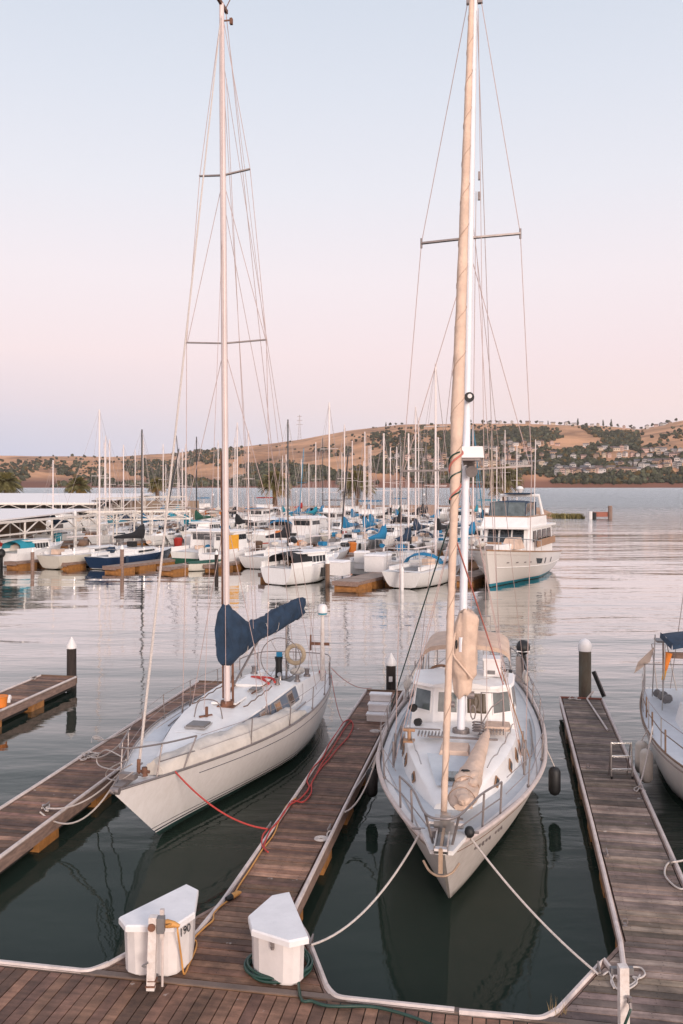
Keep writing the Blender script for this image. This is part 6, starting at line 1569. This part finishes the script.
boat(476,13,'p','white cruiser with inflatable dinghy on its bow, tucked behind the motor yacht',L=9,canopy=None,hull='hullw')
# --- second pier
sail(161,44,444,'distant white yacht with slim mast by the end of the front shed',L=9,cover='azure')
sail(176,48,452,'distant white yacht with short mast between the shed posts',L=8.5,cover='teal')
sail(181,62,436,'distant yacht with dark slanting mast by the shed end',L=9,mcol='mastd',slant=-2)
boat(178,38,'p','distant cruiser with teal tarpaulin near the green canopy ketch',L=9,canopy='teal')
sail(216,46,440,'distant white yacht with slim mast partly behind the large pinkish mast',L=9.5,cover='creamcover')
boat(220,60,'p','distant white cruiser with red orange canopy to one side of the large pinkish mast',L=9,canopy='orange')
sail(233,44,437,'distant yacht with black boom cover left of the white trawler yacht',L=9,cover='blackcover')
boat(262,48,'p','distant boat house barge with dark open sides and white roof',L=10,canopy=None,cabin_h=1.5,fly=False)
boat(266,66,'p','distant cruiser with red hull top and pink awning beneath the palm tree',L=9,hull='hullred',canopy='red',fly=True)
sail(297,48,448,'distant yacht with bright blue forestay beside the boxy white boat',L=10,mcol='mastb',cover='azure',slant=1.6)
sail(314,50,442,'distant white yacht with slim mast behind the boxy white cabin boat',L=9.5,cover='teal')
sail(321,58,437,'distant yacht with black mast and teal spray hood',L=10,mcol='mastd',dodger='teal',cover='azure')
boat(335,50,'p','distant white flybridge cruiser with grey top left of the wide palm',L=11,canopy='grey',fly=True)
boat(372,46,'p','distant flybridge cruiser with bright blue bimini in front of the wide palm',L=11,canopy='azure',fly=True,B=3.8)
sail(354,40,441,'distant white yacht with folded azure sail below the wide palm',L=9,cover='azure',rev=True)
boat(352,60,'p','distant grey topped boat with a small orange flag under the wide palm',L=8,canopy='grey',fly=True)
sail(389,50,447,'distant yacht with black boom cover and grey cover peeled off its side',L=9,cover='blackcover',dodger='creamcover')
sail(399,56,446,'distant cream yacht with dark green sail cover and boot stripe',L=10,hull='hullcream',cover='green',dodger='green')
boat(407,36,'p','white cruiser with black striped cover thrown over its cockpit',L=8.5,canopy='blackcover',cabin_h=1.3)
sail(417,52,417,'distant tall white mast yacht with black sail cover right of the green covered yacht',L=11,cover='blackcover',spreader=2)
sail(425,60,446,'distant yacht with dark mast and black canopy near the breakwater',L=9,mcol='mastd',cover='blackcover',dodger='blackcover')
sail(436.5,42,437,'distant white yacht with an azure hooded sail next to the tan furled sail',L=9,cover='azure')
boat(465,52,'p','distant blocky cream cabin cruiser seen between the white mast and the motor yacht',L=9,canopy=None,cabin_h=1.7)
sail(482,44,446,'distant yacht with varnished mast and dark rigging left of the motor yacht bridge',L=10,mcol='mastt',cover='bluecover')
sail(504,66,430,'distant yacht whose pale mast crosses the drooping palm',L=10,cover='creamcover')
sail(476,70,456,'far yacht with a teal mast hood near the breakwater, left of the drooping palm',L=8,mcol='mastb',cover='teal')
boat(490,60,'p','far white flybridge cruiser with teal top just left of the motor yacht bridge',L=11,canopy='teal',fly=True,B=3.7)
sail(247,72,446,'far yacht with short white mast left of the red topped cruiser',L=8.5)
sail(232,78,462,'far low yacht near the breakwater left of the olive palm',L=8)
sail(300,76,459,'far white yacht right of the olive palm near the breakwater',L=8.5,cover='red')
boat(318,74,'p','far dark topped cruiser near the breakwater between the two palms',L=8.5,canopy='blackcover')
boat(283,72,'p','far small white cruiser at the foot of the olive palm',L=8,canopy='cap')
# covered berths: boats inside
boat(20,26,'p','white cabin cruiser berthed in the shade of the front shed, near an orange kayak',L=9,canopy='cap',rev=True)
boat(60,24,'p','tan canvas cruiser berthed inside the front shed',L=9,canopy='tancover',rev=True)
boat(100,30,'p','grey canvas cruiser berthed below the shed truss corner',L=9.5,canopy='grey',fly=True,rev=True)
boat(85,44,'p','white flybridge cruiser inside the back shed',L=10,canopy='cap',fly=True)
boat(128,44,'p','cruiser with blue striped canvas inside the back shed',L=10,canopy='azure')
boat(8,36,'p','dark topped cruiser deep inside the front shed',L=9,canopy='blackcover')

# --- the rest of the fleet: plain berths that nothing sets apart share a label
def fleet():
    R=random.Random(31)
    kinds=[('s',dict(L=8.6,cover='azure'),'plain white yacht under a blue boom cover, packed among the middle marina berths','yachts with blue boom covers in the middle berths'),
           ('s',dict(L=9.2,cover='creamcover',dodger='grey'),'plain white yacht with cream boom cover and grey hood, packed among the marina berths','yachts with cream boom covers in the middle berths'),
           ('s',dict(L=8.8,cover='blackcover',mcol='mastd'),'dark masted white yacht with black boom cover, packed among the marina berths','dark masted yachts in the middle berths'),
           ('s',dict(L=8.2,cover='teal',dodger='teal',hull='hullteal'),'white yacht with teal boom cover and teal hood, packed among the marina berths','teal covered yachts in the middle berths'),
           ('p',dict(L=7.6,canopy='bluecover'),'low white cruiser under navy canvas, packed among the marina berths','navy canvas cruisers in the middle berths'),
           ('p',dict(L=8.4,canopy='azure',fly=True),'white flybridge cruiser with blue top, packed among the marina berths','blue topped cruisers in the middle berths')]
    proto={}
    def tree(o,parent=None):
        c=o.copy(); COL.objects.link(c); c.parent=parent
        for ch in list(o.children): tree(ch,c)
        return c
    for a in (10,26,43,60,77):
        b=b_at(66 if a<50 else 150,a); bmax=b_at(474 if a<50 else 500,a)
        while b<bmax:
            b+=R.uniform(3.5,4.4)
            aa=a+R.uniform(-1.2,1.2)
            if any(abs(aa-x)<8.5 and abs(b-y)<3.1 for x,y in OCC): continue
            j=R.choice([0,1,2,3,0,1,1,4,5]); k,kw,lab,grp=kinds[j]; p=AB(aa,b)
            OCC.append((aa,b))
            rev=(a in(10,43,77)); rz=AWAY+(math.pi if R.random()<.35 else 0)
            if j not in proto:
                r=empty('sailing_yacht' if k=='s' else 'motor_boat',p,rz,lab,'sailing yacht' if k=='s' else 'motor boat',grp)
                (mk_sail(r,mast=12.2,**kw) if k=='s' else mk_power(r,**kw)); proto[j]=r
            else: r=tree(proto[j]); r.location=p; r.rotation_euler=(0,0,rz)
            s=R.uniform(.88,1.06); r.scale=(s,s,s*R.uniform(.86,1.12))
fleet()

# --- motor yacht
def motor_yacht():
    bowp=W(488,588,0); sternp=W(556.5,568,0)
    th=math.radians(24); d=Vector((math.sin(th),math.cos(th),0)); L=15.2; B=4.9
    c=bowp+d*(L/2-1.3)+Vector((.05,0,0))
    r=empty('motor_yacht',(c.x,c.y,0),math.atan2(-d.y,-d.x),'large white motor yacht with teal boot stripe and flybridge, bow towards the open water','motor yacht')
    H=Hull(L,B,2.55,1.9,1.55,1.6,.1,wt=[(0,.03),(.05,.32),(.12,.58),(.24,.84),(.4,.97),(.6,1),(.8,.97),(1,.9)],pb=1.0,pm=.22,nose=.12)
    part('hull',hull_mat('yacht_hull_teal',(.72,.66,.61),[(0,(.03,.05,.05)),(.02,(.03,.26,.36)),(.24,(.76,.71,.68))],dirt=.03),r,lambda b:H.side_mesh(b,26,12),'all')
    part('deck',M['teak'],r,lambda b:H.deck_mesh(b,20,.25,.10),'all')
    for s in(1,-1):
        part('cap_rail',M['tanwood'],r,lambda b:b.tube([H.pt(t/30,1,s)+Vector((0,0,.01)) for t in range(31)],.05,6))
        p=[H.pt(.36,.82,s),H.pt(.46,.80,s),H.pt(.46,.66,s),H.pt(.40,.66,s)]
        part('hull_window',M['glass'],r,lambda b:quad_panel(b,[q+Vector((0,s*.02,0)) for q in p],s*.01),False)
        for t in(.52,.66): part('porthole',M['glass'],r,lambda b:quad_panel(b,[H.pt(t+u,v,s)+Vector((0,s*.02,0)) for u,v in((-.012,.82),(.012,.82),(.012,.66),(-.012,.66))],s*.01),False)
        for t in(.10,.17,.24,.30): part('fairlead',M['dullsteel'],r,lambda b:b.bar(H.pt(t,.72,s)+Vector((0,s*.02,0)),H.pt(t+.014,.72,s)+Vector((0,s*.02,0)),.03,.08),False)
        part('rub_line',M['deckwhite'],r,lambda b:b.tube([H.pt(t/30,.60,s)+Vector((0,s*.01,0)) for t in range(1,31)],.03,5))
    w=1.78
    part('house',M['cabin'],r,lambda b:b.prism([(2.2,-w*.9),(2.2,w*.9),(1.4,w),(-6.0,w),(-6.0,-w),(1.4,-w)],1.4,3.72,top=[(1.45,-w*.86),(1.45,w*.86),(1.0,w*.95),(-6.0,w*.95),(-6.0,-w*.95),(1.0,-w*.95)]),False)
    # forward cabin trunk
    part('fore_cabin',M['cabin'],r,lambda b:b.prism([(5.4,-.7),(5.4,.7),(2.2,1.35),(2.2,-1.35)],1.7,2.75,top=[(5.0,-.6),(5.0,.6),(2.2,1.2),(2.2,-1.2)]),False)
    part('brow',M['cabin'],r,lambda b:b.prism([(2.35,-w*.98),(2.35,w*.98),(-6.4,w*1.1),(-6.4,-w*1.1)],3.68,3.82),False)
    part('flybridge',M['cabin'],r,lambda b:b.prism([(2.2,-w*.92),(2.2,w*.92),(-3.6,w*1.02),(-3.6,-w*1.02)],3.82,4.50,top=[(1.75,-w*.86),(1.75,w*.86),(-3.6,w),(-3.6,-w)]),False)
    part('flybridge_trim',M['tanwood'],r,lambda b:b.tube([(-3.6,-w,4.52),(1.75,-w*.86,4.52),(1.75,w*.86,4.52),(-3.6,w,4.52)],.045,6))
    for y0,y1 in((-.84,-.32),(-.28,.26),(.30,.84)):
        def wf(u,v): # on sloped front face
            x=2.2-.75*v; z=1.4+2.32*v; return Vector((x,u*w*(.9-.04*v),z))
        part('front_window_frame',M['cabin'],r,lambda b:quad_panel(b,[wf(y0,.46),wf(y1,.46),wf(y1,.97),wf(y0,.97)],.05),False)
        part('front_window',M['glass'],r,lambda b:quad_panel(b,[wf(y0+.02,.49)+Vector((.055,0,0)),wf(y1-.02,.49)+Vector((.055,0,0)),wf(y1-.02,.94)+Vector((.055,0,0)),wf(y0+.02,.94)+Vector((.055,0,0))],.02),False)
    for s in(1,-1):
        for x0,x1 in((.9,-.2),(-.5,-1.9),(-2.2,-3.6),(-3.9,-5.4)): part('side_window',M['glass'],r,lambda b:quad_panel(b,[(x0,s*(w*.985+.02),2.75),(x1,s*(w*.985+.02),2.75),(x1,s*(w*.96+.02),3.5),(x0-.2,s*(w*.96+.02),3.5)],s*.02),False)
        part('side_curtain',M['tanwood'],r,lambda b:b.box((-2.6,s*2.0,2.6),(6.5,.05,.5)),False)
    # flybridge enclosure and arch
    part('bridge_canvas',M['bluecover'],r,lambda b:b.grid([[(.9-2.6*i/5,y,5.62-.07*y*y-(.12 if i in(0,5) else 0)) for y in(-1.35,-.9,-.3,.3,.9,1.35)] for i in range(6)]),'all')
    part('bridge_window',M['glass2'],r,lambda b:(quad_panel(b,[(1.25,-1.3,4.54),(1.25,1.3,4.54),(.9,1.25,5.5),(.9,-1.25,5.5)],.02),quad_panel(b,[(1.2,1.35,4.54),(-1.6,1.4,4.54),(-1.6,1.35,5.45),(.9,1.3,5.45)],.02),quad_panel(b,[(1.2,-1.35,4.54),(-1.6,-1.4,4.54),(-1.6,-1.35,5.45),(.9,-1.3,5.45)],-.02)),False)
    part('canvas_frame',M['bluecover'],r,lambda b:[b.tube([(1.26,y,4.54),(.9,y*.96,5.55)],.03,5) for y in(-1.3,0,1.3)]+[b.tube([(-1.6,y,4.54),(-1.6,y,5.5)],.10,5) for y in(-1.35,1.35)])
    part('radar_arch',M['cabin'],r,lambda b:b.tube([(-3.2,-1.6,4.45),(-2.7,-1.4,5.95),(-2.7,1.4,5.95),(-3.2,1.6,4.45)],.13,7))
    part('arch_awning',M['bluecover'],r,lambda b:b.box((-2.5,0,6.1),(1.3,1.9,.08)),False)
    part('radar_dome',M['cap'],r,lambda b:b.tube([(-2.7,0,6.15),(-2.7,0,6.3),(-2.7,0,6.45),(-2.7,0,6.6),(-2.7,0,6.65)],[.12,.22,.30,.2,.04],12))
    part('antenna',M['mast'],r,lambda b:b.tube([(-.6,1.5,4.5),(-.9,1.55,10.0)],.035,5))
    part('antenna',M['mast'],r,lambda b:b.tube([(-2.6,-1.3,6.3),(-2.8,-1.3,8.8)],.02,5))
    part('bow_rail',M['steel'],r,lambda b:(b.tube(smoothpts([H.rail(1,-1,.75,.1),H.rail(4,-1,.8,.1),H.rail(6.5,-1,.85,.1),Vector((8.2,0,3.45)),H.rail(6.5,1,.85,.1),H.rail(4,1,.8,.1),H.rail(1,1,.75,.1)],4),.03,5),*[b.tube([H.rail(x,s,0,.1),H.rail(x,s,.8,.1)],.025,5) for x in(1,2.5,4,5.5,6.8) for s in(1,-1)]))
    # things on the foredeck
    part('deck_box',M['cabin'],r,lambda b:b.box((5.9,-.6,2.65),(.7,.6,.5)),False)
    part('tan_cover',M['tancover'],r,lambda b:b.prism([(3.9,.2),(3.9,1.4),(2.4,1.5),(2.4,.3)],2.4,3.15,top=[(3.4,.4),(3.4,1.2),(2.6,1.3),(2.6,.4)]),False)
    part('rolled_awning',M['tanwood'],r,lambda b:b.tube([(4.4,-1.5,2.75),(4.6,.4,2.8)],.11,7))
    [part('canvas_bundle',M['creamcover'],r,lambda b:b.ico(q,.4,1,.15,(1.5,.9,.7))) for q in((6.6,-.5,2.85),(5.0,-1.4,2.9))]
    part('windlass',M['dullsteel'],r,lambda b:b.box((6.9,.2,2.6),(.5,.4,.4)),False)
motor_yacht()

# ---- piers and fingers of the marina
def pier(name,a0,b0,a1,b1,wd,lab,ends=False):
    p0=AB(a0,b0); p1=AB(a1,b1); d=(p1-p0); l=d.length; r=empty('floating_pier',p0,math.atan2(d.y,d.x),lab,'dock')
    mb=MB(); R=random.Random(int(a0*7+b0*3)); x=0
    while x<l:
        w=.6; t=R.uniform(.8,1.2); mb.tone=(t,t,t); mb.box((x+w/2,0,.50),(w-.02,wd-.1,.06)); x+=w
    mb.build('deck_boards',M['woodp'],r)
    one('side_beam',M['fascia'],r,lambda b:(b.box((l/2,wd/2-.02,.43),(l,.10,.20)),b.box((l/2,-wd/2+.02,.43),(l,.10,.20))),False)
    one('floats',M['floats'],r,lambda b:[b.box((x,0,.12),(2.1,wd-.04,.44)) for x in [1.3+2.7*k for k in range(int((l-.6)/2.7)+1)] if x<l-.8],False)
    one('end_plank',M['fascia'],r,lambda b:b.box((.02,0,.40),(.08,wd,.3)),False)
    return r
mat('pier_boards',(.36,.27,.22),.8,var=.2,scale=3,attr=True); M['woodp']=MATS['pier_boards']
pier('p',0,-52,0,b_at(475,0),2.2,'long floating pier joining the front row of marina fingers')
pier('p',34,-60,34,b_at(500,34),2.2,'second long floating pier, in the middle of the marina')
pier('p',68,-62,68,b_at(515,68),2.0,'third floating pier, closest to the breakwater')
for px,a0,lab in ((60,-18,'front finger dock beside the white shed side yacht'),(109,-18.8,'long front finger dock with orange floats beside the navy hulled yacht'),(164,-17.5,'shorter front finger dock right of the long orange float dock'),(210,-14.5,'front finger dock behind the large pinkish mast'),(266,-18.5,'front finger dock ending beside the black canopy cruiser'),(345,-21,'front finger dock with the dark post and square white locker'),(392,-17,'short front finger dock with dark end beside the round sterned yacht'),(464,-15,'front finger dock close to the bow of the motor yacht'),(10,-19,'front finger dock beside the varnished motor boat')):
    b=b_at(px,a0); pier('f',a0,b,-1.1,b,1.25 if px!=345 else 1.8,lab)
for i,px in enumerate((70,120,172,225,262,312,352,402,448)):
    b=b_at(px,13); pier('f',13,b,1.1,b,1.1,'inner finger dock '+('beneath the front shed','past the front shed','by the green canopy ketch','behind the large pinkish mast','beside the red striped launch','beside the boxy white boat','beside the raked black mast','by the blue enclosure cruiser','behind the tan furled sail')[i])
for i,px in enumerate((180,225,275,325,365,410,450)):
    for k,(a0,a1) in enumerate(((23,32.9),(35.1,46))):
        b=b_at(px,a0 if k==0 else a1); pier('f',a0,b,a1,b,1.0,('near' if k==0 else 'far')+' side finger of the second pier '+('by the shed end','behind the pinkish mast','by the trawler yacht','by the boxy white boat','below the wide palm','by the striped cover cruiser','behind the tan furled sail')[i])
def mpile(px,a,h,m,lab,rad=.15):
    p=at_px(px,a); r=empty('marina_pile',(p.x,p.y,0),0,lab,'pile'); one('shaft',M[m],r,lambda b:b.tube([(0,0,-1),(0,0,h)],rad,8)); one('cap',M['cap'],r,lambda b:b.tube([(0,0,h),(0,0,h+.1),(0,0,h+.35)],[rad*1.15,rad*1.1,.02],8))
mpile(32.5,-19,1.4,'fascia','brown pile beside the outboard of the small teal canvas cruiser'); mpile(122,-18,1.8,'fascia','pale brown pile at the end of the long orange float dock'); mpile(216.5,-15,1.4,'pile','dark pile behind the large pinkish mast'); mpile(327.5,-19.5,1.5,'teak','dark brown pile on the dock beside the black canopy cruiser'); mpile(402,-19.5,1.2,'cap','small white topped stake by the round sterned yacht',.12); mpile(410,5,1.9,'pile','dark pile by the white dock gate behind the front row'); mpile(75,-2,3.8,'cap','tall white pipe pile in front of the front shed',.16)
# dock lockers and tarpaulin cubes
def locker(px,a,w,h,lab,m='cap'):
    p=at_px(px,a); r=empty('dock_locker',(p.x,p.y,.52),AWAY,lab,'dock locker')
    one('body',M[m],r,lambda b:b.box((0,0,h*.45),(w,w,h*.9)),False); one('lid',M['boxlid'],r,lambda b:b.prism([(-w*.54,-w*.54),(w*.54,-w*.54),(w*.54,w*.54),(-w*.54,w*.54)],h*.9,h,top=[(-w*.45,-w*.45),(w*.45,-w*.45),(w*.45,w*.45),(-w*.45,w*.45)]),False)
locker(378,-13.5,1.5,1.25,'square white dock locker on the front dock below the azure sail cover'); locker(338,-17,1.3,1.0,'white dock locker beside the dark brown pile'); locker(195,-5,1.4,1.7,'tall white dock locker left of the large pinkish mast'); locker(280,-4,1.5,1.3,'white dock locker left of the black canopy cruiser')
locker(362,-12,.9,1.3,'narrow white dock locker beside the square one'); locker(308,19,3.2,2.6,'large white tarpaulin covered cube on the inner pier')
# covered dinghy
p=W(206.5,570,0); r=empty('covered_dinghy',p,AWAY-.5,'small dinghy under a dark green cover behind the large pinkish mast','dinghy')
Hd=Hull(3.6,1.5,.75,.6,.6,.4,.0)
one('hull',M['hullcream'],r,lambda b:Hd.side_mesh(b,10,5),'all'); one('cover',M['green'],r,lambda b:Hd.deck_mesh(b,8,-.02,-.03,.2),'all')

# ---- covered berths
def roof_slab(r,P,th,m='roof'):
    one('roof',M[m],r,lambda b:quad_panel(b,P,th),False)
def truss(r,a,b,z0,z1,bay=5.2,posts=True,legs=None):
    """a,b ground points; chords at z0,z1 with diagonals"""
    a=Vector(a);b=Vector(b);l=(b-a).length;n=max(1,round(l/bay))
    one('top_chord',M['truss'],r,lambda q:q.bar(a+Vector((0,0,z1)),b+Vector((0,0,z1)),.14,.20),False)
    one('bottom_chord',M['truss'],r,lambda q:q.bar(a+Vector((0,0,z0)),b+Vector((0,0,z0)),.12,.14),False)
    for i in range(n):
        p=a.lerp(b,i/n);q_=a.lerp(b,(i+.5)/n);e=a.lerp(b,(i+1)/n)
        one('diagonal_brace',M['truss'],r,lambda q:(q.bar(p+Vector((0,0,z0)),q_+Vector((0,0,z1)),.09,.09),q.bar(q_+Vector((0,0,z1)),e+Vector((0,0,z0)),.09,.09)),False)
    if posts:
        for i in range(n+1):
            p=a.lerp(b,i/n); one('post',M['truss'],r,lambda q:q.bar(p+Vector((0,0,.4)),p+Vector((0,0,z1)),.13,.13),False)
def shed(name,lab): return empty(name,(0,0,0),0,lab,'boat shed')
s1=shed('covered_berths','front covered berths with a white flat roof on cream trusses')
A0=Vector((-27.2,70.5,0)); A1=Vector((-24.2,88,0)); A2=Vector((-31.5,102,0))
dA=(A1-A0).normalized()
A1=D(74,95,0); A1e=D(128,97,0)
truss(s1,A0,D(190,118,0)*1.0,2.7,3.72,4.9)
truss(s1,D(74,98,0),D(190,101,0),2.9,3.75,3.8)
roof_slab(s1,[(A0.x-60,A0.y-4,3.95),(A0.x+.2,A0.y-.5,3.85),(A1.x+.3,A1.y+8,3.85),(A1.x-58,A1.y+8,4.0)],.12)
truss(s1,A0+Vector((-3.5,1,0)),D(20,98,0),2.9,3.7,5.2); truss(s1,A0+Vector((-6,3,0)),D(-30,98,0),2.9,3.7,5.2)
for k in range(6):
    x=A0.x-2-9*k; one('cross_beam',M['truss'],s1,lambda q:q.bar((x-3,A0.y,3.6),(x-3+1.5,98,3.6),.12,.25),False)
s2=shed('covered_berths','back covered berths with a long white roof in front of the breakwater')
roof_slab(s2,[(-90,128,4.05),(D(97,128,0).x,128,4.0),(D(153,152,0).x,152,5.1),(-90,152,5.2)],.12)
truss(s2,(-75,128,0),D(97,127.9,0),3.0,3.92,5.0); truss(s2,D(97,128,0),D(187,146,0),3.2,4.75,5.0)
truss(s2,(-75,140,0),D(120,140,0),3.2,4.3,5.0)
truss(s2,D(140,152,0),D(187,150,0),3.4,4.7,4)
one('rear_panel',mat('tan_shed_panel',(.36,.26,.19),.85,var=.2,scale=.3),s2,lambda b:b.box((-55,151.5,2.3),(62,.2,3.4)),False)
one('rear_panel',MATS['tan_shed_panel'],s1,lambda b:b.box((-52,103.5,1.8),(36,.2,2.6)),False)
pier('p',20,-66,20,b_at(150,20),1.8,'floating walkway running beneath the front covered berths')

# clutter on docks: small carts, bins, life rings, flags
CL=[(58,1,'teal','blue plastic bin on the front pier near the sheds'),(120,1,'grey','grey bin on the front pier behind the navy hulled yacht'),(178,0,'red','red cart on the front pier near the shed corner'),(246,0,'grey','grey bin on the front pier right of the pinkish mast'),(258,-1,'teak','brown crate on the front pier by the white yacht'),(300,1,'orange','orange bin on the front pier behind the black canopy cruiser'),(345,0,'black','black bin on the front pier near the raked mast'),(352,1,'orange','orange crate on the front pier right of the black bin'),(398,0,'teak','brown crate on the front pier left of the dark pile'),(405,0,'black','black barrel on the front pier by the dark pile'),(316,33,'orange','orange fender stack beside the boxy white cabin boat'),(344,68,'orange','orange flag box at the far pier')]
for px,a,m,lab in CL:
    p=at_px(px,a); r=empty('dock_bin',(p.x,p.y,.54),AWAY+px,lab,'bin'); one('bin_body',M[m],r,lambda b:b.tube([(0,0,0),(0,0,.9)],[.35,.45],8),False); one('bin_lid',M[m],r,lambda b:b.tube([(0,0,.9),(0,0,1.0)],[.48,.3],8),False)
# lamp posts on the breakwater
for i,(px,Y) in enumerate(((213,150),(296,205),(392,205),(424,150))):
    p=D(px,Y,0); r=empty('lamp_post',(p.x,p.y,.3),0,'thin dock lamp post '+('above the shed end','between the two palms on the breakwater','right of the wide palm on the breakwater','behind the tallest mast')[i],'lamp post'); one('pole',M['dullsteel'],r,lambda b:b.tube([(0,0,0),(0,0,4.6)],.07,6)); one('lamp_head',M['cap'],r,lambda b:b.tube([(0,0,4.6),(0,0,4.9)],[.2,.16],8))
